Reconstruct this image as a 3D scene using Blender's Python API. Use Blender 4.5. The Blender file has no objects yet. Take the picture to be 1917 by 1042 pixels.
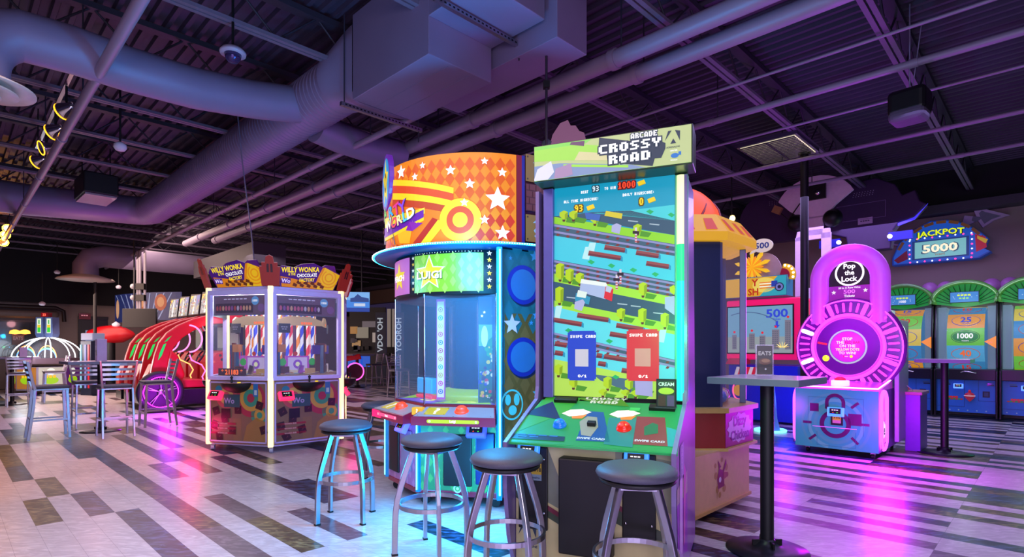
import bpy, math, random
from mathutils import Vector, Matrix
random.seed(7)
sc = bpy.context.scene
C = sc.collection
PI = math.pi
F = 1045.0      # focal length in pixels of the 1917 x 1042 frame
EYE = 1.3       # camera height

# ---------------------------------------------------------------- camera
cd = bpy.data.cameras.new('camera'); cam = bpy.data.objects.new('camera', cd); C.objects.link(cam)
cam.location = (0, 0, EYE); cam.rotation_euler = (PI/2, 0, 0)
cd.sensor_width = 36; cd.lens = 36*F/1917; cd.shift_y = 130.5/1917
cd.clip_end = 200
sc.camera = cam
# ---------------------------------------------------------------- colour management, world
sc.view_settings.view_transform = 'Standard'; sc.view_settings.look = 'None'
sc.view_settings.gamma = 1; sc.view_settings.exposure = 0.0
try: sc.view_settings.use_curve_mapping = False
except Exception: pass

def hexc(h):
    h = h.lstrip('#'); r = [int(h[i:i+2], 16)/255 for i in (0, 2, 4)]
    return tuple(c/12.92 if c <= .04045 else ((c+.055)/1.055)**2.4 for c in r)

w = bpy.data.worlds.new('world'); sc.world = w; w.use_nodes = True
bg = w.node_tree.nodes['Background']
bg.inputs[0].default_value = (.22, .15, .45, 1); bg.inputs[1].default_value = .10

# room directions: U runs forward-left (pipes, deck ribs), V runs forward-right (joists)
UX, UY = -.7145, .6997
VX, VY = .6997, .7145
def W(u, v, z=0): return Vector((UX*u+VX*v, UY*u+VY*v, z))
RZ = math.atan2(-.6997, .7145)      # yaw of things that face along -V
R0 = math.radians
def PX(px, py, Y): return Vector(((px-958.5)/F*Y, Y, EYE-(py-651.5)/F*Y))

def lamp(name, kind, loc, col, power, size=.2, rot=None, spot=None, size_y=None, parent=None):
    d = bpy.data.lights.new(name, kind); o = bpy.data.objects.new(name, d); C.objects.link(o)
    d.color = hexc(col) if isinstance(col, str) else col; d.energy = power
    if kind == 'AREA':
        d.size = size
        if size_y: d.shape = 'RECTANGLE'; d.size_y = size_y
    else: d.shadow_soft_size = size
    if spot: d.spot_size = math.radians(spot); d.spot_blend = .6
    o.location = loc
    if rot: o.rotation_euler = rot
    if parent: o.parent = parent
    return o
# unseen fill lamps added below the ducts, behind the camera and at floor level
lamp('overhead_fill_light', 'AREA', (-2.2, 2.2, 3.65), '#ffe0e6', 200, 5, (0, 0, 0), size_y=4)
lamp('overhead_fill_light', 'AREA', (3.4, 3.6, 3.65), '#c0b0ff', 125, 4, (0, 0, 0), size_y=4)
lamp('overhead_fill_light', 'AREA', tuple(W(12, 3.5, 3.6)), '#f0d4f0', 290, 6, (0, 0, 0), size_y=6)
lamp('overhead_fill_light', 'AREA', tuple(W(18, 3, 2.9)), '#ffd8c8', 330, 5, (R0(50), 0, -RZ+PI/2+PI), size_y=5)
lamp('overhead_fill_light', 'AREA', tuple(W(2.5, 10.6, 3.6)), '#c0a8ff', 170, 4, (0, 0, 0), size_y=3)
lamp('rear_fill_light', 'AREA', (.3, -2.2, 2.0), '#e6dcff', 170, 4, (R0(74), 0, 0), size_y=2)
lamp('floor_bounce_fill_light', 'AREA', (-.3, .9, .08), '#a48ce0', 80, 5, (R0(176), 0, 0), size_y=3)

# ---------------------------------------------------------------- materials
MATS = {}
def mat(name, col, rough=.5, metal=0., es=0., ecol=None, var=.10, bump=0., scale=18, alpha=1., coat=0., trans=0.):
    if name in MATS: return MATS[name]
    m = bpy.data.materials.new(name); m.use_nodes = True; MATS[name] = m
    nt = m.node_tree; b = nt.nodes['Principled BSDF']
    c = hexc(col) if isinstance(col, str) else col
    b.inputs['Roughness'].default_value = rough; b.inputs['Metallic'].default_value = metal
    b.inputs['Coat Weight'].default_value = coat
    if trans: b.inputs['Transmission Weight'].default_value = trans
    if alpha < 1: b.inputs['Alpha'].default_value = alpha
    tc = nt.nodes.new('ShaderNodeTexCoord'); nz = nt.nodes.new('ShaderNodeTexNoise')
    nz.inputs['Scale'].default_value = scale; nz.inputs['Detail'].default_value = 3
    nt.links.new(tc.outputs['Object'], nz.inputs['Vector'])
    mx = nt.nodes.new('ShaderNodeMix'); mx.data_type = 'RGBA'
    mx.inputs[6].default_value = (*[x*(1-var) for x in c], 1)
    mx.inputs[7].default_value = (*[min(1, x*(1+var)+.004*var) for x in c], 1)
    nt.links.new(nz.outputs[0], mx.inputs[0]); nt.links.new(mx.outputs[2], b.inputs['Base Color'])
    if es:
        e = hexc(ecol) if ecol else c
        b.inputs['Emission Color'].default_value = (*e, 1); b.inputs['Emission Strength'].default_value = es
    if bump:
        bp = nt.nodes.new('ShaderNodeBump'); bp.inputs['Strength'].default_value = bump
        bp.inputs['Distance'].default_value = .01
        nt.links.new(nz.outputs[0], bp.inputs['Height']); nt.links.new(bp.outputs[0], b.inputs['Normal'])
    return m
def lit(col, s=.9):      # backlit screens and signs, also prints given glow for brightness
    n = 'emissive_%s_%g' % (col.strip('#'), s)
    return MATS.get(n) or mat(n, tuple(x*.3 for x in hexc(col)), .4, es=s, ecol=col)
def pr(col, rough=.4): # printed colour
    n = 'print_%s' % col.strip('#')
    return MATS.get(n) or mat(n, col, rough, coat=.2)
def led(col, s=6.):
    n = 'led_%s_%g' % (col.strip('#'), s)
    return MATS.get(n) or mat(n, col, .4, es=s)

# ---------------------------------------------------------------- mesh builder
_tc = {}
def text_mesh(s, bold=False):
    key = (s, bold)
    if key not in _tc:
        cu = bpy.data.curves.new('t', 'FONT'); cu.body = s; cu.size = 1; cu.resolution_u = 2
        if bold: cu.offset = .028
        cu.fill_mode = 'FRONT'
        o = bpy.data.objects.new('t', cu); C.objects.link(o)
        dg = bpy.context.evaluated_depsgraph_get(); dg.update()
        me = bpy.data.meshes.new_from_object(o.evaluated_get(dg))
        vs = [(v.co.x, v.co.y) for v in me.vertices]; fs = [tuple(p.vertices) for p in me.polygons]
        bpy.data.objects.remove(o); bpy.data.curves.remove(cu); bpy.data.meshes.remove(me)
        xs = [v[0] for v in vs] or [0, 1]; ys = [v[1] for v in vs] or [0, 1]
        _tc[key] = (vs, fs, min(xs), max(xs), min(ys), max(ys))
    return _tc[key]
GL = {'A': '01110 11011 11011 11111 11011', 'R': '11110 11011 11110 11011 11011', 'C': '01111 11000 11000 11000 01111',
 'D': '11110 11011 11011 11011 11110', 'E': '11111 11000 11110 11000 11111', 'O': '01110 11011 11011 11011 01110',
 'S': '01111 11000 01110 00011 11110', 'Y': '11011 11011 01110 00100 00100', 'W': '10101 10101 10101 11111 01010',
 'I': '01100 01100 01100 01100 01100', 'P': '11110 11011 11110 11000 11000', '0': '01110 11011 11011 11011 01110',
 '1': '01100 11100 01100 01100 11110', '9': '01110 11011 01111 00011 01110', '3': '11110 00011 01110 00011 11110',
 '/': '00011 00110 01100 11000 10000', ' ': '00000 00000 00000 00000 00000', 'L': '11000 11000 11000 11000 11111',
 'H': '11011 11011 11111 11011 11011', 'G': '01111 11000 11011 11011 01111', 'T': '11111 01100 01100 01100 01100',
 'B': '11110 11011 11110 11011 11110', 'N': '11011 11111 11111 11011 11011', ':': '00000 01100 00000 01100 00000',
 'M': '11011 11111 11111 10101 10101'}

def plane(o, ex, ey):
    o = Vector(o); ex = Vector(ex).normalized(); ey = Vector(ey).normalized(); n = ex.cross(ey)
    return lambda x, y, d: o+ex*x+ey*y+n*d
def drum(cx, cy, r):     # x = angle (rad, 0 faces -Y, positive to the right), y = z
    return lambda x, y, d: Vector((cx+(r+d)*math.sin(x), cy-(r+d)*math.cos(x), y))

class MB:
    def __init__(s):
        s.v = []; s.f = []; s.mi = []; s.sm = []; s.ms = []; s.M = Matrix.Identity(4); s.fn = None; s.eps = .0012
    def add(s, vs, fs, m, smooth=False):
        if m not in s.ms: s.ms.append(m)
        k = s.ms.index(m); n = len(s.v)
        s.v += [s.M @ Vector(p) for p in vs]
        for f in fs: s.f.append(tuple(i+n for i in f)); s.mi.append(k); s.sm.append(smooth)
    def box(s, c, d, m, rz=0., rx=0., ry=0.):
        R = Matrix.Rotation(rz, 3, 'Z') @ Matrix.Rotation(ry, 3, 'Y') @ Matrix.Rotation(rx, 3, 'X'); c = Vector(c)
        vs = [c+R @ Vector((x*d[0]/2, y*d[1]/2, z*d[2]/2)) for x in (-1, 1) for y in (-1, 1) for z in (-1, 1)]
        s.add(vs, [(0, 1, 3, 2), (4, 6, 7, 5), (0, 4, 5, 1), (2, 3, 7, 6), (0, 2, 6, 4), (1, 5, 7, 3)], m)
    def hexa(s, b, t, m):     # loft between two polygons of equal count, with caps
        n = len(b); s.add(list(b)+list(t), [tuple(range(n))[::-1], tuple(range(n, 2*n))] +
            [(i, (i+1) % n, n+(i+1) % n, n+i) for i in range(n)], m)
    def loft(s, rings, m, caps=True, smooth=True, closed=False):
        n = len(rings[0]); vs = [p for r in rings for p in r]; fs = []
        K = len(rings)
        for k in range(K if closed else K-1):
            a = k*n; b = ((k+1) % K)*n
            for i in range(n): fs.append((a+i, a+(i+1) % n, b+(i+1) % n, b+i))
        s.add(vs, fs, m, smooth)
        if caps and not closed:
            s.add(rings[0], [tuple(range(n))[::-1]], m); s.add(rings[-1], [tuple(range(n))], m)
    def cyl(s, a, b, r, m, r2=None, n=14, caps=True):
        s.tube([a, b], r, m, n, r2=r2, caps=caps)
    def tube(s, pts, r, m, n=8, closed=False, r2=None, caps=True, flat=1.):
        pts = [Vector(p) for p in pts]; K = len(pts); rings = []; up = None
        for i, p in enumerate(pts):
            a = pts[i-1] if (i or closed) else p; b = pts[(i+1) % K] if (i < K-1 or closed) else p
            t = (b-a).normalized()
            if up is None:
                up = Vector((0, 0, 1)) if abs(t.z) < .9 else Vector((0, 1, 0))
            x = t.cross(up).normalized(); up = x.cross(t).normalized()
            rr = r if r2 is None else r+(r2-r)*i/(K-1)
            rings.append([p+x*math.cos(2*PI*j/n)*rr+up*math.sin(2*PI*j/n)*rr*flat for j in range(n)])
        s.loft(rings, m, caps, True, closed)
    def bar(s, pts, w, h, m, closed=False, up0=None):   # rectangular section
        pts = [Vector(p) for p in pts]; K = len(pts); rings = []; up = Vector(up0) if up0 else None
        for i, p in enumerate(pts):
            a = pts[i-1] if (i or closed) else p; b = pts[(i+1) % K] if (i < K-1 or closed) else p
            t = (b-a).normalized()
            if up is None: up = Vector((0, 0, 1)) if abs(t.z) < .9 else Vector((0, 1, 0))
            x = t.cross(up).normalized(); u2 = x.cross(t).normalized()
            if not up0: up = u2
            rings.append([p+x*(w/2*i1)+u2*(h/2*j1) for i1, j1 in ((-1, -1), (1, -1), (1, 1), (-1, 1))])
        s.loft(rings, m, True, False, closed)
    def lathe(s, prof, c, m, n=32, smooth=True, axis='z'):
        c = Vector(c); rings = []
        for r, z in prof:
            ring = []
            for j in range(n):
                a = 2*PI*j/n
                q = Vector((r*math.cos(a), r*math.sin(a), z))
                if axis == 'y': q = Vector((r*math.cos(a), z, -r*math.sin(a)))
                if axis == 'x': q = Vector((z, r*math.cos(a), r*math.sin(a)))
                ring.append(c+q)
            rings.append(ring)
        s.loft(rings, m, True, smooth)
    def prism(s, poly, z0, z1, m, top=None):     # xy polygon (ccw) from z0 to z1
        t = top or poly
        s.hexa([(x, y, z0) for x, y in poly], [(x, y, z1) for x, y in t], m)
    def slab(s, poly, y0, y1, m):      # xz polygon extruded in y
        s.hexa([(x, y1, z) for x, z in poly], [(x, y0, z) for x, z in poly], m)
    def slabx(s, poly, x0, x1, m):     # yz polygon extruded in x
        s.hexa([(x0, y, z) for y, z in poly], [(x1, y, z) for y, z in poly], m)
    # flat art on the current mapping s.fn
    def P2(s, pts, m, L=1):
        s.add([s.fn(x, y, L*s.eps) for x, y in pts], [tuple(range(len(pts)))], m)
    def R2(s, x0, y0, x1, y1, m, L=1, nx=1):
        for i in range(nx):
            a = x0+(x1-x0)*i/nx; b = x0+(x1-x0)*(i+1)/nx
            s.P2([(a, y0), (b, y0), (b, y1), (a, y1)], m, L)
    def C2(s, cx, cy, r, m, L=1, n=24, ry=None, a0=0):
        ry = ry or r; s.P2([(cx+r*math.cos(2*PI*i/n+a0), cy+ry*math.sin(2*PI*i/n+a0)) for i in range(n)], m, L)
    def ring2(s, cx, cy, r0, r1, m, L=1, a0=0, a1=2*PI, n=32, ky=1, clip=None, kx=1):
        for i in range(n):
            a = a0+(a1-a0)*i/n; b = a0+(a1-a0)*(i+1)/n
            q = [(cx+kx*r*math.cos(t), cy+ky*r*math.sin(t)) for r, t in ((r0, a), (r1, a), (r1, b), (r0, b))]
            if clip and not all(clip[0] <= p[0] <= clip[2] and clip[1] <= p[1] <= clip[3] for p in q): continue
            s.P2(q, m, L)
    def star2(s, cx, cy, r, m, L=1, k=.45, n=5, a0=PI/2, kx=1):
        pts = []
        for i in range(2*n):
            q = r if i % 2 == 0 else r*k; a = a0+PI*i/n
            pts.append((cx+kx*q*math.cos(a), cy+q*math.sin(a)))
        for i in range(2*n): s.P2([(cx, cy), pts[i], pts[(i+1) % (2*n)]], m, L)
    def T2(s, t, cx, cy, h, m, L=2, w=None, bold=True, rot=0., shear=0., kx=1, arch=0.):
        vs, fs, x0, x1, y0, y1 = text_mesh(t, bold)
        k = h/.72; kk = (w/(x1-x0)) if w else k*kx
        cr, sr = math.cos(rot), math.sin(rot); out = []
        for x, y in vs:
            X = (x-(x0+x1)/2)*kk; Y = (y-(y0+y1)/2)*k; X += shear*Y
            if arch: Y -= arch*X*X
            out.append(s.fn(cx+X*cr-Y*sr, cy+X*sr+Y*cr, L*s.eps))
        s.add(out, fs, m)
    def PT2(s, t, x, y, p, m, L=2, out=None, pw=None):     # pixel text, x,y = lower left, p = pixel size
        pw = pw or p
        for ch in t:
            rows = GL[ch].split()
            wd = 4 if ch in 'I:1' else 5
            for r, row in enumerate(rows):
                c = 0
                while c < 5:
                    if row[c] == '1':
                        e = c
                        while e < 5 and row[e] == '1': e += 1
                        a = (x+c*pw, y+(4-r)*p, x+e*pw, y+(5-r)*p)
                        s.R2(*a, m, L)
                        if out: s.R2(a[0]-p*.7, a[1]-p*.9, a[2]+p*.7, a[3]+p*.7, out, L-1)
                        c = e
                    else: c += 1
            x += (wd+1)*pw
        return x
    def bars2(s, cx, cy, w, h, m, L=2, n=3):     # unreadable small print, as short strokes
        for i in range(n): s.R2(cx-w/2+w*i/n, cy-h/2, cx-w/2+w*(i+.75)/n, cy+h/2, m, L)
    def build(s, name, parent=None, bevel=0., seg=2, loc=None, rz=0.):
        me = bpy.data.meshes.new(name); me.from_pydata([tuple(v) for v in s.v], [], s.f)
        for m in s.ms: me.materials.append(m)
        me.polygons.foreach_set('material_index', s.mi); me.polygons.foreach_set('use_smooth', s.sm)
        me.update()
        o = bpy.data.objects.new(name, me); C.objects.link(o)
        if parent: o.parent = parent
        if loc is not None: o.location = loc
        if rz: o.rotation_euler.z = rz
        if bevel:
            b = o.modifiers.new('bevel', 'BEVEL'); b.width = bevel; b.segments = seg; b.limit_method = 'ANGLE'
            b.angle_limit = math.radians(40); b.harden_normals = False
        return o
def thing(name, label, cat, loc=(0, 0, 0), rz=0., group=None):
    o = bpy.data.objects.new(name, None); C.objects.link(o); o.empty_display_size = .1
    o.location = loc; o.rotation_euler = (0, 0, rz); return tag(o, label, cat, group)
def tag(o, label, cat, group=None, kind=None):
    o['label'] = label; o['category'] = cat
    if group: o['group'] = group
    if kind: o['kind'] = kind
    return o
def struct(o): o['kind'] = 'structure'; return o
def kids(o): return [c for c in C.objects if c.parent == o]
def dup(root, loc, rz, label, group=None):
    r = root.copy(); C.objects.link(r); r.location = loc; r.rotation_euler = (0, 0, rz); r['label'] = label
    if group: r['group'] = group
    for ch in kids(root):
        c = ch.copy(); C.objects.link(c); c.parent = r
        for g in kids(ch):
            d = g.copy(); C.objects.link(d); d.parent = c
    return r
def arc(c, r, a0, a1, n=12, pl='xz', ry=None):
    ry = ry or r; out = []
    for i in range(n+1):
        a = a0+(a1-a0)*i/n; x = r*math.cos(a); y = ry*math.sin(a)
        if pl == 'xz': out.append((c[0]+x, c[1], c[2]+y))
        elif pl == 'yz': out.append((c[0], c[1]+x, c[2]+y))
        else: out.append((c[0]+x, c[1]+y, c[2]))
    return out

STEEL = mat('brushed_steel', '#b7b4bd', .28, 1., var=.06, bump=.03, scale=60)
CHROME = mat('chrome', '#d8d8e0', .12, 1.)
BLACK = mat('black_plastic', '#060609', .5)
DARK = mat('dark_vinyl', '#464654', .5, bump=.15, scale=200)
GLASS = mat('clear_glass', '#cfe0ff', .03, alpha=.05, var=0)
WHITE = mat('white_paint', '#d9d5e6', .5)
# ================================================================ SETTING
def plank_mat(name, base, streak, amt, rough=.30):
    m = bpy.data.materials.new(name); m.use_nodes = True; nt = m.node_tree; b = nt.nodes['Principled BSDF']
    tc = nt.nodes.new('ShaderNodeTexCoord'); mp = nt.nodes.new('ShaderNodeMapping')
    mp.inputs['Rotation'].default_value = (0, 0, .35); mp.inputs['Scale'].default_value = (3, 9, 1)
    nz = nt.nodes.new('ShaderNodeTexNoise'); nz.inputs['Scale'].default_value = 2.2; nz.inputs['Detail'].default_value = 6
    nz.inputs['Distortion'].default_value = 1.6
    rp = nt.nodes.new('ShaderNodeValToRGB')
    rp.color_ramp.elements[0].position = .53-(.1 if 'pale' in name else .06); rp.color_ramp.elements[1].position = .56+amt*.8
    rp.color_ramp.elements[0].color = (*hexc(base), 1); rp.color_ramp.elements[1].color = (*hexc(streak), 1)
    nt.links.new(tc.outputs['Object'], mp.inputs[0]); nt.links.new(mp.outputs[0], nz.inputs['Vector'])
    nt.links.new(nz.outputs[0], rp.inputs[0]); nt.links.new(rp.outputs[0], b.inputs['Base Color'])
    n2 = nt.nodes.new('ShaderNodeTexNoise'); n2.inputs['Scale'].default_value = 4
    mr = nt.nodes.new('ShaderNodeMapRange'); mr.inputs[3].default_value = rough-.06; mr.inputs[4].default_value = rough+.1
    nt.links.new(tc.outputs['Object'], n2.inputs['Vector']); nt.links.new(n2.outputs[0], mr.inputs[0])
    nt.links.new(mr.outputs[0], b.inputs['Roughness'])
    bp = nt.nodes.new('ShaderNodeBump'); bp.inputs['Strength'].default_value = .12; bp.inputs['Distance'].default_value = .004
    nt.links.new(nz.outputs[0], bp.inputs['Height']); nt.links.new(bp.outputs[0], b.inputs['Normal'])
    b.inputs['Specular IOR Level'].default_value = .38
    return m
PM = [plank_mat('plank_pale', '#aca0a4', '#d2c8ca', .3), plank_mat('plank_slate', '#0a1024', '#4e6290', .26),
      plank_mat('plank_olive', '#3c3018', '#9a8a58', .26), plank_mat('plank_brown', '#1c1014', '#94804c', .26),
      plank_mat('plank_mauve', '#4a3a44', '#85767f', .3)]
PL, PW = .955, .16
def cell(px, py):
    Y = EYE*F/(py-651.5); X = (px-958.5)/F*Y
    u = UX*X+UY*Y; v = VX*X+VY*Y
    return (u-5.35)/PL, (v-.48)/PW
forced = {}
def seg(a, b, m, rows=1):
    (u0, v0), (u1, v1) = cell(*a), cell(*b); n = 40
    for i in range(n+1):
        u = u0+(u1-u0)*i/n; v = (v0+v1)/2
        for r in range(rows): forced[(math.floor(u), math.floor(v)+r)] = m
def z8(x, y): return (x/3.195, 780+y/3.195)
def zr(x, y): return (1240+x/2.8316, 780+y/2.8316)
for a, b, m in [((490, 470), (600, 560), 1), ((750, 560), (920, 700), 1), ((190, 500), (310, 630), 2), ((280, 370), (370, 450), 2),
                ((500, 160), (720, 380), 1), ((710, 120), (900, 250), 1), ((880, 300), (1060, 340), 3), ((880, 400), (1190, 650), 3),
                ((1270, 690), (1480, 830), 4), ((1290, 470), (1480, 590), 4), ((1530, 620), (1780, 780), 2), ((1420, 210), (1540, 255), 3),
                ((1500, 290), (1860, 450), 1), ((1160, 250), (1270, 300), 4), ((1760, 560), (1860, 620), 4), ((920, 110), (1000, 160), 1),
                ((50, 170), (100, 230), 2), ((350, 150), (450, 230), 1), ((90, 70), (170, 85), 1), ((870, 40), (1000, 90), 1),
                ((1170, 165), (1260, 195), 1)]:
    seg(z8(*a), z8(*b), m)
for a, b, m, r in [((640, 450), (1270, 600), 4, 1), ((640, 520), (1250, 660), 4, 1), ((500, 240), (840, 285), 1, 1),
                (((860, 260)), (1430, 350), 3, 1), ((820, 310), (1440, 420), 3, 1), ((740, 375), (1420, 480), 1, 1),
                ((1430, 510), (1900, 590), 3, 1), ((1350, 590), (1900, 680), 1, 1), ((1560, 350), (1900, 400), 1, 1), ((1640, 250), (1900, 290), 1, 1),
                ((1500, 420), (1900, 480), 3, 1), ((240, 690), (340, 720), 1, 1), ((240, 600), (340, 620), 3, 1), ((480, 350), (700, 380), 4, 1)]:
    seg(zr(*a), zr(*b), m, r)
# keep the planks between the forced ones pale
fl = MB(); fl.ms = list(PM); k = 0
for i in range(-12, 24):
    for j in range(-60, 96):
        m = forced.get((i, j))
        if m is None:
            near = any((i+di, j+dj) in forced for di in (0,) for dj in (-1, 1))
            far = 5.35+PL*i > 7.5
            r = random.random(); pd = .02 if near else (.38 if far else (.5 if j > 17 else .06))
            m = random.choice((1, 1, 2, 3, 4)) if r < pd else 0
        u0, v0 = 5.35+PL*i+.0007, .48+PW*j+.0005; u1, v1 = u0+PL-.0014, v0+PW-.001
        n = len(fl.v); fl.v += [W(u0, v0), W(u0, v1), W(u1, v1), W(u1, v0)]; fl.f.append((n, n+3, n+2, n+1) if 0 else (n, n+1, n+2, n+3)[::-1])
        fl.mi.append(m); fl.sm.append(False)
u0, v0, u1, v1 = -6.2, -9.2, 28, 16
fl.add([W(u0, v0, -.004), W(u1, v0, -.004), W(u1, v1, -.004), W(u0, v1, -.004)], [(3, 2, 1, 0)], mat('grout', '#5a5260', .6))
struct(fl.build('floor'))

# ceiling deck: ribbed steel running along U
ZD = EYE+3.5
deckm = mat('deck_paint', '#3a3148', .65, var=.3, scale=2.5)
dk = MB(); prof = []; v = -7.
while v < 15.5:
    prof += [(v, ZD), (v+.045, ZD), (v+.06, ZD+.045), (v+.135, ZD+.045)]; v += .15
vs = []; n = len(prof)
for u in (-5.5, 26):
    vs += [W(u, a, z) for a, z in prof]
dk.add(vs, [(i, i+1, n+i+1, n+i) for i in range(n-1)], deckm)
struct(dk.build('ceiling'))
# walls
wallm = mat('painted_wall', '#94827f', .7, var=.12, scale=1.5)
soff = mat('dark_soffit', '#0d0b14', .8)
def wall(name, u0, v0, u1, v1, z0, z1, m, th=.12, parent=None):
    b = MB(); a = W(u0, v0); c = W(u1, v1); d = (c-a).normalized(); nrm = Vector((-d.y, d.x, 0))*th
    b.hexa([(*(a.xy), z0), (*(c.xy), z0), (*((c+nrm).xy), z0), (*((a+nrm).xy), z0)],
           [(*(a.xy), z1), (*(c.xy), z1), (*((c+nrm).xy), z1), (*((a+nrm).xy), z1)], m)
    return b.build(name, parent)
wr = wall('wall_right', 17.2, 14, -5, 14, 0, 3.94, wallm); struct(wr)
struct(wall('trim_1', 24, 13.6, -5, 13.6, 3.94, 4.10, mat('trim_paint', '#3a3042', .6), .5))
struct(wall('wall_right_upper', 24, 13.9, -5, 13.9, 4.10, ZD, soff))
struct(wall('wall_back', 24, -7, 24, 14.2, 0, 2.95, wallm))
struct(wall('wall_back_upper', 23.6, -7, 23.6, 14.2, 2.78, ZD, soff))
struct(wall('wall_kitchen', 24, 17, 16, 17, 0, 3.94, mat('kitchen_wall', '#2a2a38', .6)))

# roof joists along V
jm = mat('joist_paint', '#6a5f74', .55); jd = mat('joist_dark', '#2a2536', .6)
def joist(c, lab, cutv=(-6.5, 13.8)):
    v0, v1 = cutv
    t = thing('ceiling_joist', lab, 'joist', tuple(W(c, 0, 0)), RZ, 'steel roof joists across the ceiling')
    zb, zt = EYE+3.05, EYE+3.44
    for s in (-1, 1): b = MB(); b.box((s*.032, (v0+v1)/2, zb), (.045, v1-v0, .035), jm); b.build('bottom_chord', t)
    b = MB(); b.box((0, (v0+v1)/2, zt), (.12, v1-v0, .06), jd); b.build('top_chord', t)
    b = MB(); v = v0; k = 0
    while v+.42 < v1:
        b.cyl((0, v, zb if k % 2 else zt), (0, v+.42, zt if k % 2 else zb), .012, jd, n=5); v += .42; k += 1
    b.build('web', t)
    return t
cs = [1.21+1.44*k for k in range(-3, 16)]
wh = ['roof joist crossing above the camera end of the arcade'] * 19
for k, c in enumerate(cs):
    joist(c, 'dark steel lattice roof joist under the ribbed ceiling deck')

galv = mat('grey_painted_pipe', '#8d7f98', .45, .1, var=.12, scale=3)
duct = mat('painted_duct', '#84799a', .5, .15, var=.12, scale=2)
def pipe(v, h, r, u0, u1, label, m=galv, coup=2.1, name='ceiling_pipe'):
    t = thing(name, label, 'pipe', (0, 0, 0))
    b = MB(); b.cyl(W(u0, v, EYE+h), W(u1, v, EYE+h), r, m, n=14); b.build('pipe_run', t)
    if coup:
        u = u0+.8
        while u < u1: b = MB(); b.cyl(W(u, v, EYE+h), W(u+.07, v, EYE+h), r*1.18, m, n=14); u += coup; b.build('coupling', t)
        u = u0+1.3
        while u < u1: b = MB(); b.cyl(W(u, v, EYE+h+r*.9), W(u, v, EYE+3.44 if h < 3.3 else ZD), .008, jd, n=5); u += coup*1.37; b.build('hanger_rod', t)
    return t
pipe(.98, 2.45, .045, -3, 21, 'pale grey pipe running past the yellow ringed track lights')
pipe(3.75, 2.62, .04, 4.85, 22.3, 'thin grey pipe below the round spiral duct, above the claw machine')
pipe(1.63*2.85, 2.85, .085, -4, 17, 'thick grey pipe, the one nearer the rectangular duct of two side by side')
pipe(1.775*2.85, 2.85, .085, -4, 16, 'thick grey pipe, the one farther from the rectangular duct of two side by side')
pipe(6.8, 2.85, .038, -4, 12, 'purple lit pipe crossing above the hanging speaker')
pipe(2.68*2.95, 2.95, .016, -4, 12, 'thin conduit just beyond the purple lit pipe', coup=0)
pipe(2.11*3.0, 3.0, .016, -4, 12, 'thin conduit crossing above the black hanging column', coup=0)
pipe(3.19*2.85, 2.85, .03, -4, 9, 'dim pipe near the right wall above the jackpot sign')
pipe(3.7*2.85, 2.85, .03, -4, 9, 'dim pipe nearest the right wall high over the fishing wheel games')

# spiral round duct along U
dh, db, dr = 2.9, 3.08, .29
t = thing('spiral_duct', 'large round spiral ridged duct running away from the rectangular duct box', 'duct')
b = MB(); b.cyl(W(5.6, db, EYE+dh), W(13.6, db, EYE+dh), dr, duct, n=28); b.build('duct_tube', t)
b = MB(); u = 5.7
ring = [(math.cos(2*PI*i/28), math.sin(2*PI*i/28)) for i in range(28)]
while u < 13.5:
    for q, rr in ((0, dr), (.012, dr+.009), (.024, dr)): pass
    b.loft([[W(u+q, db+c0*rr, EYE+dh+s0*rr) for c0, s0 in ring] for q, rr in ((0, dr), (.012, dr+.010), (.024, dr))], duct, False)
    u += .085
b.build('spiral_seam', t)
b = MB()       # elbow and leg along V toward the left
pts = [W(13.5, db, EYE+dh)]+[W(13.5+.45*math.sin(a), db-.45+.45*math.cos(a), EYE+dh) for a in [i*PI/16 for i in range(1, 9)]]+[W(13.95, db-2, EYE+dh-.1), W(13.95, -5, EYE+dh-.1)]
b.tube(pts, dr, duct, 24); b.build('duct_elbow', t)
# branch duct at u = 6.3 toward the left, ending in a round diffuser
t = thing('branch_duct', 'round flexible duct curving left from the spiral duct to a round diffuser', 'duct')
pts = [W(6.35, db-.1, EYE+dh-.05), W(6.4, 2.4, EYE+2.76), W(6.3, 1.8, EYE+2.65), W(6.2, 1.2, EYE+2.60), W(6.15, .8, EYE+2.60)]
pts += [W(6.15, .55-.35*math.sin(a), EYE+2.25+.35*math.cos(a)) for a in [i*PI/12 for i in range(1, 7)]]+[W(6.15, .2, EYE+2.16)]
b = MB(); b.tube(pts, .20, duct, 22); b.build('flexible_tube', t)
dif = mat('diffuser_paint', '#cbbdb4', .5)
b = MB(); c = W(6.15, .2, EYE+2.14)
for r0, r1, zz in ((.22, .36, -.02), (.12, .25, -.05), (.0, .14, -.08)):
    b.lathe([(r0, .03+zz), (r0+.01, .03+zz), (r1, zz-.03), (r1, zz-.04), (max(r0-.02, .001), zz)], c, dif, 40)
b.build('diffuser', t)
t = thing('short_branch_duct', 'short round duct stub beneath the spiral duct near the rectangular box', 'duct')
b = MB(); b.tube([W(6.6, 3.25, EYE+2.75), W(6.65, 3.6, EYE+2.72), W(6.7, 4.1, EYE+2.72), W(6.75, 4.6, EYE+2.78)], .19, duct, 20); b.build('duct_tube', t)
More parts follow.
